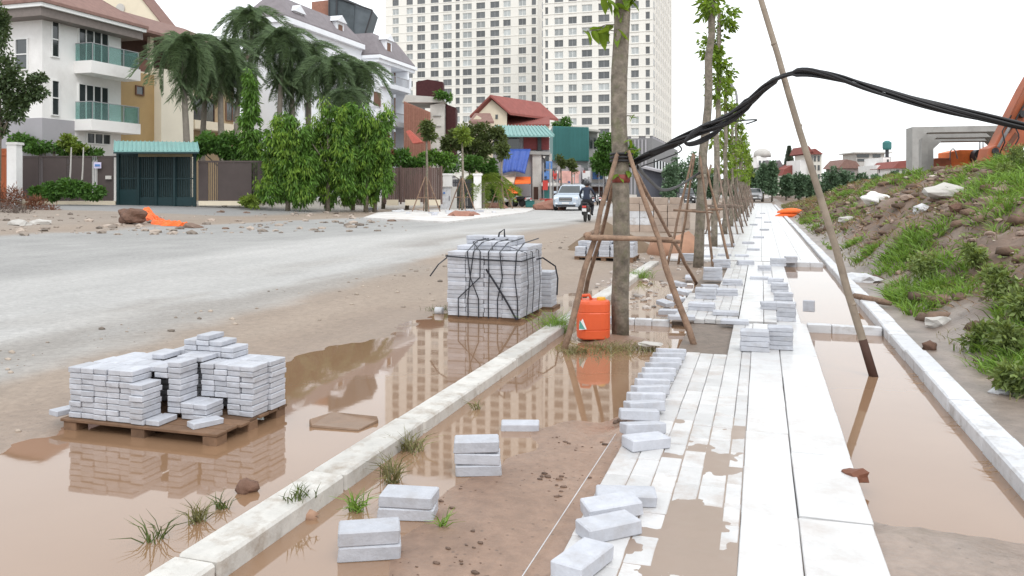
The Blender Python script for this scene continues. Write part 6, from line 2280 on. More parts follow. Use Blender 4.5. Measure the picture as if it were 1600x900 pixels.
def bush(name, label, cat, ells_px, D, m, n, L, W, droop=.3, lump=.35, nl=14, group=None, trunk=True, dd=1.0, tip=None):
    """ells_px: (px, py, half width px, half height px) in the upright plane at distance D"""
    k = D / F
    ells = []
    for e in ells_px:
        px, py, rw, rh = e[:4]
        off = e[4] if len(e) > 4 else 0
        c = at(px, py, D + off)
        ells.append((tuple(c), (rw * k, max(rw * k * .7, .4) * dd, rh * k)))
    cx = sum(e[0][0] for e in ells) / len(ells)
    cy = sum(e[0][1] for e in ells) / len(ells)
    gz = hz(cx, cy)
    r = thing(name, label, cat, (cx, cy, gz), group)
    if tip:
        kk = D / F
        e2 = [((c_[0] + random.uniform(-9, 9) * kk, c_[1] - .5, c_[2] + random.uniform(-8, 16) * kk), (r_[0] * .75, r_[1], r_[2] * .8)) for c_, r_ in ells]
        foliage('young_leaves', tip, r, e2, n // 9, L=L * .8, W=W * .8, droop=droop, lump=lump * .8, nl=nl)
    foliage('foliage' if 'tree' not in name else 'crown', m, r, ells, n, L=L, W=W, droop=droop, lump=lump, nl=nl)
    if trunk:
        zt = max(e[0][2] for e in ells)
        tk = MB()
        tk.tube([(cx, cy, gz - .1), (cx + .1, cy, gz + (zt - gz) * .5), (cx, cy, gz + (zt - gz) * .9)], [.14, .11, .05], 7)
        for e in ells[:8]:
            tk.tube([(cx, cy, gz + (e[0][2] - gz) * .6), e[0]], [.05, .02], 5)
        tk.build('trunk' if 'tree' in name else 'stems', BARK, r, smooth=True)
    return r


# mast trees and thicket in front of the palms
bush('columnar_tree', 'narrow bright green columnar tree before the palms', 'tree', [(391, 122 + 22 * k, 12 + 2.6 * k, 18) for k in range(9)], 45.5, L_MAST, 8500, .34, .09, droop=1.6, lump=.5, nl=10)
bush('columnar_tree', 'second narrow bright green columnar tree rising right of the thicket', 'tree', [(551, 170 + 20 * k, 12 + 2 * k, 16) for k in range(6)], 47, L_MAST, 3600, .34, .09, droop=1.6, lump=.5, nl=10)
TH_ = [('left bright green weeping tree of the thicket by the fence', [(420, 205, 16, 14), (462, 188, 16, 14), (445, 208, 30, 24), (430, 235, 30, 34), (425, 285, 26, 36), (455, 265, 30, 42), (450, 298, 24, 26)]), ('middle bright green weeping tree of the thicket', [(512, 172, 14, 14), (480, 178, 14, 12), (495, 190, 32, 26), (482, 230, 38, 36), (475, 275, 34, 42), (510, 262, 34, 44), (490, 298, 30, 26)]), ('right bright green weeping tree of the thicket', [(572, 205, 16, 16), (530, 205, 32, 32), (545, 245, 36, 40), (530, 285, 34, 38), (568, 268, 30, 40), (550, 300, 26, 24)]), ('dull green weeping tree at the right end of the thicket', [(585, 240, 18, 28), (590, 268, 18, 28), (580, 295, 18, 24)])]
rr = random.Random(12)
TH2 = []
for i, (lb, es) in enumerate(TH_):
    if i < 3:
        es = []
        for c_ in range(5):
            px = 422 + 60 * i + 14 * c_ + rr.uniform(-4, 4)
            top_ = rr.uniform(172, 222) if i else rr.uniform(186, 232)
            py = top_
            while py < 308:
                es.append((px + rr.uniform(-6, 6), py, rr.uniform(15, 22), 21, rr.uniform(-.6, .6)))
                py += 21
    TH2.append((lb, es))
TH_ = TH2
for i, (lb, es) in enumerate(TH_):
    bush('weeping_tree', lb, 'tree', es, 43.5 + .8 * i, L_MAST if i < 3 else L_OLIVE, 15000 if i < 3 else 4500, .32, .07, droop=1.7, lump=.30, nl=26, group='weeping trees in the thicket', tip=L_TIP)
bush('flowering_shrub', 'reddish brown climbing shrub before the villa wall', 'shrub', [(592, 225, 16, 18), (606, 245, 12, 20), (598, 210, 10, 10)], 51, L_DRY, 1500, .25, .1, lump=.45)
bush('hedge', 'rounded green hedge over the fence right of the gate', 'hedge', [(330, 222, 30, 20), (365, 230, 34, 24), (398, 240, 20, 22), (310, 232, 16, 16)], 46, L_BUSH, 6500, .22, .11, lump=.3, nl=22)
bush('hedge', 'dark green hedge over the fence left of the gate', 'hedge', [(60, 226, 34, 14), (105, 232, 30, 12), (140, 238, 22, 10), (30, 220, 20, 16)], 46.5, L_BUSH, 4200, .22, .1, lump=.3, nl=18)
bush('bush', 'yellow green bush rising over the hedge at the left', 'bush', [(105, 220, 18, 12), (120, 232, 20, 8)], 46, L_YEL, 1300, .22, .1, lump=.4)
bush('bush', 'lush low green bush at the fence foot left of the gate', 'bush', [(110, 294, 26, 16), (145, 300, 22, 14), (80, 298, 24, 14), (60, 300, 14, 10)], 42, L_BUSH, 4200, .22, .12, lump=.35, nl=18, trunk=False)
bush('bush', 'low green clump at the fence foot right of the gate', 'bush', [(390, 315, 20, 9)], 42.8, L_YEL, 700, .2, .1, lump=.4, trunk=False)
for px, lb in ((108, 'left of two thin saplings before the dark fence'), (127, 'right of two thin saplings before the dark fence')):
    p = at(px, 300, 43)
    o = MB().tube([p, p + Vector((.1, 0, 1.2)), p + Vector((0.15, 0, 2.4))], [.05, .04, .03], 6).build('sapling', LGREY)
    tag(o, lb, 'sapling')
bush('shade_tree', 'dark leafy tree leaning in at the upper left edge', 'tree', [(-90, 90, 40, 60), (-120, 60, 40, 40), (-10, 40, 34, 50), (5, 120, 36, 46), (45, 140, 26, 34), (60, 120, 14, 12), (20, 170, 24, 30), (-10, 190, 30, 30), (65, 145, 8, 10)], 38, leafmat('shade_leaf', (.075, .115, .05), var=.4), 14000, .2, .10, lump=.34, nl=22, droop=.5)
bush('dry_bush', 'reddish brown dry bush at the left roadside', 'bush', [(20, 316, 26, 26), (55, 322, 22, 18), (-10, 310, 20, 40), (80, 330, 14, 10)], 36, L_DRY, 3200, .2, .03, lump=.55, nl=16, droop=-.3)
bush('dry_bush', 'grey brown dry twigs nearest at the left edge', 'bush', [(30, 335, 30, 12), (-5, 330, 20, 20)], 33, mat('dry_twig', (.13, .10, .085), island=.4), 1200, .25, .02, lump=.6, nl=14, droop=-.3, trunk=False)
# growth over the board fence and by the shops
bush('climber', 'dark green climber hanging over the board fence', 'climber', [(625, 250, 22, 18), (650, 258, 20, 14), (632, 275, 12, 18)], 51, L_BUSH, 2600, .24, .12, lump=.35)
bush('climber', 'bright green climber over the fence beside the cabinet', 'climber', [(675, 245, 22, 14), (700, 250, 22, 12)], 53, L_MAST, 2000, .24, .12, lump=.4)
bush('broad_tree', 'olive green broad tree before the red roofed house', 'tree', [(720, 212, 26, 20), (750, 208, 28, 22), (775, 218, 22, 24), (700, 225, 16, 16), (745, 235, 34, 20)], 57, L_OLIVE, 7000, .26, .12, lump=.3, nl=22)
bush('shrub', 'dark green shrub under the olive tree', 'shrub', [(735, 258, 26, 14), (765, 262, 20, 18), (700, 268, 16, 10)], 55.5, L_BUSH, 2600, .24, .12, lump=.4)
r = thing('banana_plant', 'spiky light green palm-like plant behind the white gate posts', 'plant', at(755, 305, 54.5))
for k in range(13):
    a = k * 2.4
    o = bpy.data.objects.new('frond', FRM[k % 3].copy())
    o.data.materials.clear()
    o.data.materials.append(L_YEL)
    col.objects.link(o)
    o.location = at(755, 284, 54.5)
    o.rotation_euler = (0, -.7 + .5 * random.random(), a)
    o.scale = (.75, .75, .75)
    adopt(o, r)
p_ = at(755, 284, 54.5)
MB().tube([(p_.x, p_.y, .1), p_], [.14, .1], 8).build('stem', BARKP, r)
bush('shrub', 'yellow green shrub at the shop entrance', 'shrub', [(802, 298, 16, 10), (790, 300, 10, 12)], 62, L_YEL, 900, .22, .08, lump=.4)
bush('shrub', 'dark green shrub right of the right white gate post', 'shrub', [(768, 302, 14, 16)], 58, L_BUSH, 900, .25, .12, lump=.4)
bush('street_side_tree', 'round green tree left of the near trunk before the nearer tower', 'tree', [(948, 225, 20, 22), (940, 250, 20, 20), (965, 245, 22, 24), (985, 240, 14, 16), (950, 265, 16, 12)], 92, L_BUSH, 5200, .45, .22, lump=.3, nl=20)
bush('rooftop_plants', 'green plants growing on the rooftop left of the towers', 'plant', [(688, 148, 12, 8), (702, 152, 6, 6)], 84, L_BUSH, 500, .35, .18, lump=.4, trunk=False)
bush('rooftop_plants', 'green plants on the roof of the teal building', 'plant', [(886, 190, 10, 8), (870, 194, 10, 4)], 97, L_BUSH, 500, .35, .18, lump=.4, trunk=False)
# young trees on the far pavement with stakes
for px, pyb, pyt, lb in ((666, 333, 196, 'leftmost young staked tree on the far pavement'), (722, 331, 205, 'young staked tree in front of the dark slatted gate'), (783, 328, 230, 'young staked tree before the orange awning'), (876, 318, 246, 'young tree behind the silver car'), (893, 316, 250, 'thin young tree right of the silver car')):
    p = gnd(px, pyb)
    if px > 860:
        p = at(px, 318, 75)
        p.z = hz(p.x, p.y)
    k = dep(p) / F
    r = thing('pavement_tree', lb, 'tree', p, 'young trees on the far pavement')
    top = p.z + (pyb - pyt) * k
    MB().tube([p - Vector((0, 0, .1)), p + Vector((.05, 0, (top - p.z) * .5)), Vector((p.x, p.y, top))], [.09, .075, .05], 8).build('trunk', BARK, r, smooth=True)
    foliage('crown', L_OLIVE if px != 722 else L_YEL, r, [((p.x, p.y, top - .1), (.5, .5, .5)), ((p.x + .2, p.y, top - .5), (.4, .4, .45))], 900, L=.22, W=.1, lump=.5, nl=8)
    if px < 800:
        f_ = thing('tree_stakes', 'stakes around the ' + lb, 'stakes', p, 'stake frames on the far pavement')
        for q in range(4):
            a = q * math.pi / 2 + .6
            MB().tube([p + Vector((.85 * math.cos(a), .85 * math.sin(a), 0)), p + Vector((.06 * math.cos(a), .06 * math.sin(a), 2.1))], .035, 6).build('stake', WOOD, f_)
        for q in range(2):
            a, b_ = q * math.pi + .6, q * math.pi + .6 + math.pi / 2
            MB().tube([p + Vector((.5 * math.cos(a), .5 * math.sin(a), .9)), p + Vector((.5 * math.cos(b_), .5 * math.sin(b_), .9))], .03, 6).build('crossbar', WOOD, f_)

# ---------------------------------------------------------------- far right: trees and houses beyond the bank
FT = [(1060, 268, 24, 34, 120, 'round dark tree at the far street end'), (1082, 262, 18, 30, 125, 'second round dark tree at the far street end'), (1047, 275, 14, 24, 116, 'small dark tree left at the far street end'), (1110, 280, 14, 16, 130, 'low far tree seen between the young trunks'), (1140, 282, 14, 14, 130, 'low far tree behind the row of stakes'),
      (1192, 270, 7, 18, 105, 'narrow clipped tree before the pale domed house'), (1206, 270, 8, 20, 105, 'second clipped tree before the pale domed house'), (1248, 283, 16, 14, 110, 'dark tree below the red gable'), (1266, 285, 12, 12, 110, 'dark tree left of the turret house'), (1300, 276, 16, 18, 115, 'dark tree right of the turret house'), (1322, 280, 18, 17, 115, 'broad dark tree on the skyline right of the pole'), (1345, 283, 16, 14, 112, 'dark tree at the crest of the bank'), (1368, 284, 10, 12, 110, 'small dark tree before the narrow white house'), (1393, 278, 14, 12, 108, 'rounded tree before the red roofed far house'), (1178, 280, 10, 16, 110, 'dark tree at the end of the white paving'), (1228, 284, 10, 12, 108, 'dark bush below the red gable roof')]
for px, py, rw, rh, D, lb in FT:
    bush('background_tree', lb, 'tree', [(px - rw * .3, py + rh * .2, rw * .75, rh * .75), (px + rw * .35, py, rw * .7, rh * .8), (px, py + rh * .6, rw, rh * .8), (px, py + rh * 1.2, rw * 1.1, rh * .6), (px, py - rh * .4, rw * .5, rh * .5)], D, L_FAR, 1500, .5, .28, lump=.32, nl=14, group='dark trees on the skyline')
bush('far_hedge', 'long dark hedge closing the view behind the stakes', 'hedge', [(1100 + 14 * k, 294, 12, 9) for k in range(22)], 135, L_FAR, 9000, .6, .32, lump=.4, nl=60, trunk=False)
# tall conifer
p = at(1233, 298, 150)
r = thing('conifer', 'tall pointed dark conifer on the skyline left of the pole', 'conifer', (p.x, p.y, .2))
k = 150 / F
z0 = 1.5 + 30 * k
n_ = 7000
t = rng.random(n_) ** .7
a = rng.random(n_) * 6.28
rad = (1 - t) * 9 * k * rng.uniform(.3, 1.05, n_)
P_ = np.stack([p.x + rad * np.cos(a), p.y + rad * np.sin(a), z0 + t * 40 * k], 1)
Vv, Fq = leafcards(P_, np.stack([np.cos(a), np.sin(a), .2 + 0 * a], 1), .35, .16)
link('crown', npmesh('crown', Vv, Fq), leafmat('conifer_leaf', (.20, .25, .22), trans=.2), r)
MB().tube([(p.x, p.y, .1), (p.x, p.y, z0 + 30 * k)], [.25, .08], 7).build('trunk', BARK, r)


def fhouse(label, D, parts, wins, roof=None, extra=None):
    px = sum(p_[0] + p_[1] for p_ in parts) / (2 * len(parts))
    r = thing('far_house', label, 'house', at(px, 298, D), 'far houses on the skyline')
    for i, (a_, b_, t_, u_, m_) in enumerate(parts):
        face_box([(a_, u_), (b_, u_), (b_, t_), (a_, t_)], D + .6 * i, 7, 'wall', m_, r)
    for a_, b_, t_, u_ in wins:
        face_box([(a_, u_), (b_, u_), (b_, t_), (a_, t_)], D - .12, .12, 'window', GLASSD, r)
    for q, m_ in (roof or []):
        face_box(q, D - .6, 8, 'roof', m_, r)
    return r


PALE = mat('pale_far_render', (.64, .61, .55), var=.06, vs=.4)
r = fhouse('pale far house with grey domed roof turret', 150, [(1187, 1224, 262, 305, PALE), (1183, 1199, 244, 262, WHITEW)], [(1186, 1189, 251, 259), (1192, 1196, 251, 259), (1192, 1195, 268, 276), (1202, 1206, 268, 276), (1214, 1217, 268, 276), (1190, 1194, 284, 292), (1208, 1212, 284, 292)], [([(1186, 263), (1226, 263), (1219, 250), (1210, 254), (1200, 250)], ROOFG)])
c = at(1191, 243, 152)
MB().lathe([(1.6, -.3), (1.6, .3), (1.4, .8), (.8, 1.2), (.2, 1.35)], c, 14).build('dome', LGREY, r, smooth=True)
fhouse('far house with bright red gable roof left of the pole', 145, [(1222, 1258, 272, 300, PALE)], [(1230, 1233, 280, 288), (1244, 1247, 280, 288)], [([(1222, 274), (1262, 274), (1244, 255), (1226, 264)], ROOFR)])
fhouse('tall cream turret house with pointed red roof behind the pole', 140, [(1264, 1284, 240, 300, PALE), (1250, 1266, 250, 300, WHITEW)], [(1267, 1270, 243, 252), (1272, 1275, 243, 252), (1278, 1281, 243, 252), (1267, 1270, 258, 266), (1272, 1275, 258, 266), (1278, 1281, 258, 266), (1267, 1270, 272, 280), (1278, 1281, 272, 280)], [([(1262, 241), (1287, 241), (1274, 232)], ROOFR), ([(1258, 240), (1272, 240), (1264, 228)], ROOFR)])
fhouse('far grey unfinished apartment block on the skyline', 170, [(1338, 1382, 238, 300, LGREY), (1362, 1392, 245, 300, CONC)], [(1339, 1358, 241, 246), (1340, 1360, 248, 252), (1364, 1376, 241, 246), (1341, 1352, 262, 266)], [([(1335, 239.5), (1394, 239.5), (1394, 237.5), (1335, 237.5)], LGREY)])
fhouse('far low houses with brown roofs left of the unfinished block', 160, [(1312, 1345, 262, 300, mat('dull_far_render', (.36, .32, .30)))], [(1318, 1323, 268, 274), (1330, 1335, 268, 274)], [([(1309, 263), (1346, 263), (1338, 252), (1322, 249), (1315, 256)], ROOFB)])
r = fhouse('narrow white far house with green water tank on top', 130, [(1370, 1396, 258, 290, WHITEW), (1380, 1391, 246, 258, WHITEW)], [(1374, 1379, 263, 270), (1384, 1388, 263, 270), (1386, 1389, 249, 254)])
MB().lathe([(.6, 0), (.7, .3), (.7, 1.2), (.3, 1.5)], at(1386, 234, 132), 12).build('water_tank', TEAL, r)
MB().tube([at(1386, 247, 132), at(1386, 234, 132)], .3, 6).build('tank_stand', DMETAL, r)
fhouse('far white house with red roof beside the culvert', 125, [(1397, 1428, 262, 292, WHITEW)], [(1401, 1405, 265, 272), (1410, 1414, 265, 272), (1419, 1423, 265, 272)], [([(1395, 263), (1430, 263), (1424, 250), (1406, 252)], ROOFR)])
r = thing('low_wall', 'pale balustrade wall at the end of the white paving', 'wall', at(1220, 300, 118))
for k in range(9):
    vbar(1196 + 6 * k, 2, 290, 303, 118, 'pier', PALE, r, .5)
vbar(1220, 54, 288.5, 290, 117.9, 'coping', PALE, r, .6)
vbar(1220, 54, 297, 303, 118.1, 'plinth', PALE, r, .4)

# ---------------------------------------------------------------- heaps, tan brick pack, vehicles
p = flat(938, 388, .15)
g0 = hz(p.x, p.y + .6)
mb = MB()
nr = 12
vs, fs = [], []
for i in range(nr + 1):
    for j in range(36):
        a = 2 * math.pi * j / 36
        rr_ = 1 - i / nr
        wob_ = 1 + .12 * math.sin(3 * a + 1) + .07 * math.sin(7 * a)
        vs.append((p.x + rr_ * wob_ * 1.15 * math.cos(a), p.y + .8 + rr_ * wob_ * 1.0 * math.sin(a), g0 - .08 + .78 * (1 - rr_) ** .9 + .03 * float(fbm(rr_ * 3 * math.cos(a), rr_ * 3 * math.sin(a), 1.5, 3)) * (rr_ < .95)))
for i in range(nr):
    for j in range(36):
        fs.append((i * 36 + j, i * 36 + (j + 1) % 36, (i + 1) * 36 + (j + 1) % 36, (i + 1) * 36 + j))
tag(mb.add(vs, fs).build('sand_pile', SAND, smooth=True), 'conical brown sand pile at the roadside left of the near tree', 'sand pile')

p = gnd(1022, 363)
p.z = .06
bp_ = thing('brick_pack', 'tall pack of tan bricks stacked on the road edge behind the near tree', 'brick stack', p)
PKM = bevbox(.46, .5, .235, .01, .01, 3)
PKM.materials.append(PACKB)
PKW = bevbox(.46, .5, .235, .01, .01, 4)
PKW.materials.append(KERBW)
for i in range(4):
    for j in range(2):
        for q in range(5):
            if q == 4 and (i + j) % 3 == 0:
                continue
            o = bpy.data.objects.new('brick', PKW if (i in (0, 1) and q in (1, 2) and j == 0) else PKM)
            col.objects.link(o)
            o.location = (p.x - .75 + .48 * i, p.y + .3 + .52 * j, .06 + .24 * (q + 1))
            adopt(o, bp_)
MB().box((p.x - .03, p.y + .56, .03), (1.95, 1.1, .07)).build('pallet', PALW, bp_)
bb = thing('brick_pack', 'low pack of tan bricks right behind the tall one', 'brick stack', p + Vector((.5, 3, 0)))
for i in range(2):
    for q in range(4):
        o = bpy.data.objects.new('brick', PKM)
        col.objects.link(o)
        o.location = (p.x + .25 + .48 * i, p.y + 3, .06 + .24 * (q + 1))
        adopt(o, bb)
p = gnd(1048, 398)
tag(MB().rock((p.x, p.y + .2, .1), (.55, .45, .42), 5, 2).build('earth_heap', mat('orange_soil', (.36, .20, .13), var=.2, vs=4, bump=.5), smooth=True), 'orange brown soil heap between the near tree and the second tree', 'heap')


def wheel(root, c, r, w, axis='X'):
    wr_ = MB().lathe([(r * .62, -w / 2), (r * .93, -w / 2), (r, -w * .3), (r, w * .3), (r * .93, w / 2), (r * .62, w / 2)], c, 20, axis).build('wheel', TYRE, root)
    MB().lathe([(r * .6, -w * .46), (r * .5, -w * .52), (r * .12, -w * .5), (r * .12, w * .5), (r * .5, w * .52), (r * .6, w * .46)], c, 14, axis).build('rim', CHROME, wr_)
    return wr_


def sect(y, hw, z0, zb, tuck=.86):
    return [(-hw * tuck, y, z0), (-hw, y, z0 + .18), (-hw, y, zb - .12), (-hw * .93, y, zb), (hw * .93, y, zb), (hw, y, zb - .12), (hw, y, z0 + .18), (hw * tuck, y, z0)]


def make_car(name, label, paint, pickup=False):
    """front faces -Y, local coordinates"""
    r = thing(name, label, 'car')
    r['_local'] = 1
    body = [sect(-2.28, .70, .38, .78), sect(-2.18, .84, .26, .92), sect(-1.9, .90, .24, 1.02), sect(-1.1, .915, .24, 1.10), sect(0, .92, .24, 1.12), sect(1.5, .92, .26, 1.12), sect(2.15, .88, .3, 1.1), sect(2.3, .78, .4, .98)]
    MB().loft(body).build('body', paint, r, bevel=.02, local=True)
    cab = []
    for y_, hb, ht, zb, zt in [(-1.12, .84, .80, 1.10, 1.12), (-.42, .85, .70, 1.10, 1.66), (.2, .86, .70, 1.10, 1.74), (1.5, .86, .69, 1.10, 1.72), (2.12, .84, .66, 1.08, 1.5), (2.24, .82, .7, 1.05, 1.1)]:
        cab.append([(-hb, y_, zb), (-ht, y_, zt - .04), (-ht * .85, y_, zt), (ht * .85, y_, zt), (ht, y_, zt - .04), (hb, y_, zb)])
    MB().loft(cab).build('cabin', paint, r, local=True)
    g_ = MB()
    g_.add([(-.74, -1.07, 1.16), (.74, -1.07, 1.16), (.62, -.47, 1.63), (-.62, -.47, 1.63)], [(0, 1, 2, 3)])
    g_.build('windscreen', GLASSD, r, local=True)
    for s in (-1, 1):
        for a_, b_ in ((-.75, .35), (.42, 1.35), (1.42, 2.0)):
            g_ = MB()
            za = 1.62 if a_ > -.5 else 1.5
            g_.add([(s * .865, a_, 1.16), (s * .865, b_, 1.16), (s * .735, b_ - (.15 if b_ > 1.9 else 0), 1.60), (s * .735, a_ + (.45 if a_ < 0 else 0), 1.60)], [(0, 1, 2, 3)])
            g_.build('side_window', GLASSD, r, local=True)
        MB().box((s * .62, -2.2, .80), (.36, .12, .15), rz=s * -.25).build('headlight', LAMPW, r, local=True, bevel=.02)
        MB().box((s * .62, -2.27, .48), (.18, .06, .1)).build('fog_lamp', LAMPW, r, local=True)
        mi = MB().box((s * 1.02, -.72, 1.2), (.2, .1, .16)).build('mirror', paint, r, local=True, bevel=.02)
        for y_ in (-1.42, 1.40):
            w_ = MB().lathe([(.2, -.11), (.31, -.11), (.34, -.06), (.34, .06), (.31, .11), (.2, .11)], (s * .83, y_, .34), 20, 'X').build('wheel', TYRE, r, local=True)
            MB().lathe([(.21, -.1), (.17, -.115), (.04, -.11), (.04, .11), (.17, .115), (.21, .1)], (s * .83, y_, .34), 12, 'X').build('rim', CHROME, w_, local=True)
    MB().box((0, -2.26, .74), (.86, .08, .26)).build('grille', BLACKP, r, local=True, bevel=.02)
    for q in (.68, .78):
        MB().box((0, -2.31, q), (.8, .03, .03)).build('grille_bar', CHROME, r, local=True)
    MB().box((0, -2.30, .50), (.48, .03, .12)).build('number_plate', WHITEP, r, local=True)
    MB().box((0, -2.25, .34), (1.3, .06, .14)).build('lower_grille', BLACKP, r, local=True)
    return r


car = make_car('parked_car', 'silver blue multi-purpose car facing the camera at the left roadside', CARP)
p = gnd(886, 329)
car.location = (p.x, p.y + 1.5, p.z)
car.rotation_euler = (0, 0, R(2))
c2 = make_car('dark_car', 'black car driving at the far street end behind the stakes', BLACKP)
p = at(1072, 318, 88)
c2.location = (p.x, p.y, .06)
c2.rotation_euler = (0, 0, R(8))
c3 = make_car('far_car', 'grey car parked far down beside the end of the paving', METALG)
p = at(1180, 313, 105)
c3.location = (p.x, p.y, .1)
c3.rotation_euler = (0, 0, R(0))


def make_bike(name, label, paint, group=None):
    """scooter-like motorbike, front faces +Y, local coordinates"""
    r = thing(name, label, 'motorbike', group=group)
    for y_ in (-.62, .62):
        w_ = MB().lathe([(.2, -.04), (.27, -.045), (.3, 0), (.27, .045), (.2, .04)], (0, y_, .3), 18, 'X').build('wheel', TYRE, r, local=True)
        MB().lathe([(.19, -.02), (.05, -.04), (.05, .04), (.19, .02)], (0, y_, .3), 12, 'X').build('rim', CHROME, w_, local=True)
    MB().loft([[(-.10, y_, z0), (-.14, y_, (z0 + z1) / 2), (-.10, y_, z1), (.10, y_, z1), (.14, y_, (z0 + z1) / 2), (.10, y_, z0)] for y_, z0, z1 in ((-.85, .62, .74), (-.5, .5, .76), (0, .38, .72), (.22, .36, .6), (.35, .4, .62))]).build('body', paint, r, local=True)
    MB().loft([[(-.12, y_, z0), (-.12, y_, z0 + .07), (.12, y_, z0 + .07), (.12, y_, z0)] for y_, z0 in ((-.8, .77), (-.3, .74), (.05, .72), (.12, .70))]).build('seat', BLACKP, r, local=True, bevel=.01)
    MB().loft([[(-.16, y_, z0), (-.14, y_ + .06, z0 + .3), (.14, y_ + .06, z0 + .3), (.16, y_, z0)] for y_, z0 in ((.36, .42), (.46, .72))]).build('front_shield', paint, r, local=True)
    MB().tube([(0, .62, .3), (0, .48, .7), (0, .42, .98)], .03, 8).build('fork', CHROME, r, local=True)
    MB().tube([(-.34, .32, 1.0), (-.18, .42, .98), (.18, .42, .98), (.34, .32, 1.0)], .018, 8).build('handlebar', DMETAL, r, local=True)
    MB().box((0, .55, .9), (.18, .1, .14)).build('headlight', LAMPW, r, local=True, bevel=.02)
    MB().box((0, -.92, .66), (.16, .06, .08)).build('tail_light', SIGNR, r, local=True)
    MB().box((0, -.93, .52), (.18, .02, .13)).build('number_plate', WHITEP, r, local=True)
    MB().tube([(.15, 0, .3), (.17, -.75, .38)], [.03, .045], 8).build('exhaust', CHROME, r, local=True)
    for s in (-1, 1):
        MB().tube([(s * .3, .34, 1.0), (s * .34, .4, 1.18)], .01, 5).build('mirror_stem', DMETAL, r, local=True)
        MB().box((s * .35, .4, 1.22), (.11, .03, .07)).build('mirror', DMETAL, r, local=True)
    return r


bk = make_bike('motorbike', 'dark motorbike ridden away from the camera along the road', BLACKP)
p = gnd(913, 347)
bk.location = (p.x, p.y + .6, p.z)
bk.rotation_euler = (0, 0, R(4))
# rider: one continuous skinned body
J = {'pelvis': (0, -.28, .88, .155), 'waist': (0, -.26, 1.05, .145), 'chest': (0, -.20, 1.27, .165), 'sho': (0, -.17, 1.40, .13), 'neck': (0, -.15, 1.49, .06), 'head': (0, -.13, 1.60, .09), 'crown': (0, -.13, 1.70, .07)}
E_ = [('pelvis', 'waist'), ('waist', 'chest'), ('chest', 'sho'), ('sho', 'neck'), ('neck', 'head'), ('head', 'crown')]
for s, t in ((-1, 'l'), (1, 'r')):
    J.update({'sh' + t: (s * .2, -.17, 1.40, .07), 'el' + t: (s * .32, -.02, 1.16, .05), 'wr' + t: (s * .33, .24, 1.05, .035), 'ha' + t: (s * .33, .33, 1.02, .038), 'hp' + t: (s * .1, -.22, .86, .11), 'kn' + t: (s * .22, .22, .72, .075), 'an' + t: (s * .2, .02, .34, .05), 'to' + t: (s * .2, .2, .28, .045)})
    E_ += [('sho', 'sh' + t), ('sh' + t, 'el' + t), ('el' + t, 'wr' + t), ('wr' + t, 'ha' + t), ('pelvis', 'hp' + t), ('hp' + t, 'kn' + t), ('kn' + t, 'an' + t), ('an' + t, 'to' + t)]
ks = list(J)
me = bpy.data.meshes.new('body')
me.from_pydata([J[k_][:3] for k_ in ks], [(ks.index(a), ks.index(b_)) for a, b_ in E_], [])
rd_ = thing('person', 'person in dark jacket and helmet riding the motorbike, seen from behind', 'person', bk.location)
rd_.rotation_euler = bk.rotation_euler
bm_ = bpy.data.materials.new('dark_clothes')
bm_.use_nodes = True
n, l = bm_.node_tree.nodes, bm_.node_tree.links
tc = n.new('ShaderNodeTexCoord')
sp = n.new('ShaderNodeSeparateXYZ')
l.new(tc.outputs['Object'], sp.inputs[0])
rp = n.new('ShaderNodeValToRGB')
rp.color_ramp.interpolation = 'CONSTANT'
rp.color_ramp.elements[0].color = (.02, .02, .024, 1)
rp.color_ramp.elements[1].position = .5
rp.color_ramp.elements[1].color = (.022, .03, .055, 1)
e_ = rp.color_ramp.elements.new(.77)
e_.color = (.35, .2, .14, 1)
dv = n.new('ShaderNodeMath')
dv.operation = 'MULTIPLY'
dv.inputs[1].default_value = .52
l.new(sp.outputs['Z'], dv.inputs[0])
l.new(dv.outputs[0], rp.inputs['Fac'])
l.new(rp.outputs['Color'], n['Principled BSDF'].inputs['Base Color'])
n['Principled BSDF'].inputs['Roughness'].default_value = .8
bo = link('body', me, bm_, rd_, local=True)
sk = bo.modifiers.new('skin', 'SKIN')
sk.use_smooth_shade = True
sv = me.skin_vertices[0].data
for i, k_ in enumerate(ks):
    sv[i].radius = (J[k_][3], J[k_][3] * .85)
    sv[i].use_root = (k_ == 'pelvis')
bo.modifiers.new('sub', 'SUBSURF').levels = 2
MB().lathe([(.10, -.10), (.135, -.06), (.145, .02), (.12, .1), (.06, .145), (.01, .155)], (0, -.13, 1.64), 16).build('helmet', BLACKP, rd_, smooth=True, local=True)
BP = [(793, 327, R(60), 'white scooter parked before the shop awning', WHITEP), (815, 324, R(70), 'white motorbike parked nearer the shop door', WHITEP), (805, 322, R(80), 'dark motorbike parked under the orange awning', BLACKP), (935, 318, R(20), 'white scooter parked far right of the motorcyclist', WHITEP), (945, 317, R(10), 'dark scooter parked beyond the motorcyclist', BLACKP), (926, 316, R(15), 'grey scooter parked behind the motorcyclist', METALG)]
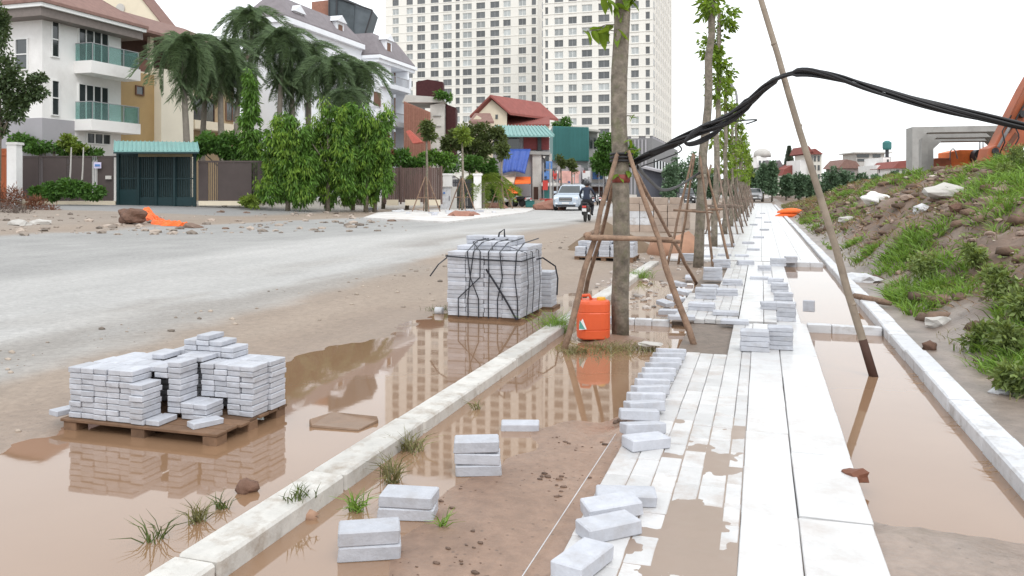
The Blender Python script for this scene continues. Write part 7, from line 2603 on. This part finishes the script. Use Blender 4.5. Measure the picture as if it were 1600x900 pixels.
for px, py, a, lb, m_ in BP:
    b2 = make_bike('parked_motorbike', lb, m_, 'parked motorbikes')
    p = at(px, py, 64 if px < 900 else 70)
    b2.location = (p.x, p.y, hz(p.x, p.y))
    b2.rotation_euler = (0, 0, a)
r = thing('parasol', 'small orange parasol beside the parked motorbikes', 'parasol', at(800, 322, 62))
c = at(800, 302, 62)
MB().lathe([(.55, 0), (.4, .25), (.15, .5), (.02, .6)], c, 8).build('canopy', ORANGEF, r)
MB().tube([(c.x, c.y, .1), (c.x, c.y, c.z + .6)], .03, 6).build('pole', METALG, r)
# street lamp far behind the stakes
r = thing('street_lamp', 'thin grey curved street lamp behind the young trees', 'street lamp', at(1152, 300, 60))
b_ = at(1152, 305, 60)
MB().tube(smooth_path([Vector((b_.x, b_.y, .1)), at(1152, 200, 60), at(1151, 150, 60), at(1145, 136, 60), at(1138, 132, 60)], 4), [.09] * 16 + [.05], 7).build('mast', METALG, r, smooth=True)
MB().box(at(1136, 131.5, 60), (.7, .25, .12)).build('lamp_head', METALG, r)
# traffic cone-like clutter between the shops and road: crates and boxes
for px, py, D, s, m_, lb in [(842, 322, 63, .8, PACKB, 'cardboard box by the shop pillar'), (853, 322, 64, .9, SIGNR, 'red crate at the shop front'), (829, 323, 63, .7, TEAL, 'teal crate by the shop door')]:
    p = at(px, py, D)
    g_ = hz(p.x, p.y)
    cr_ = thing('crate', lb, 'crate', (p.x, p.y, g_))
    MB().box((p.x, p.y, g_ + s * .35), (s, s * .7, s * .7)).build('box', m_, cr_, bevel=.03)
    MB().box((p.x, p.y, g_ + s * .72), (s * 1.06, s * .76, s * .05)).build('rim', m_, cr_)

vg = MB()
for k in range(260):
    px, py = random.uniform(0, 640), random.uniform(333, 366)
    p = gnd(px, py - (px - 300) * .01)
    s = .03 + .12 * random.random() ** 2.5
    vg.rock((p.x, p.y, p.z + s * .2), (s * 1.4, s, s * .6), 3000 + k, 1)
tag(vg.build('verge_rubble', mat('verge_rubble', (.30, .25, .21), var=.25, vs=4, island=.5)), 'small rubble and stones scattered on the verge across the road', 'rubble', kind='stuff')
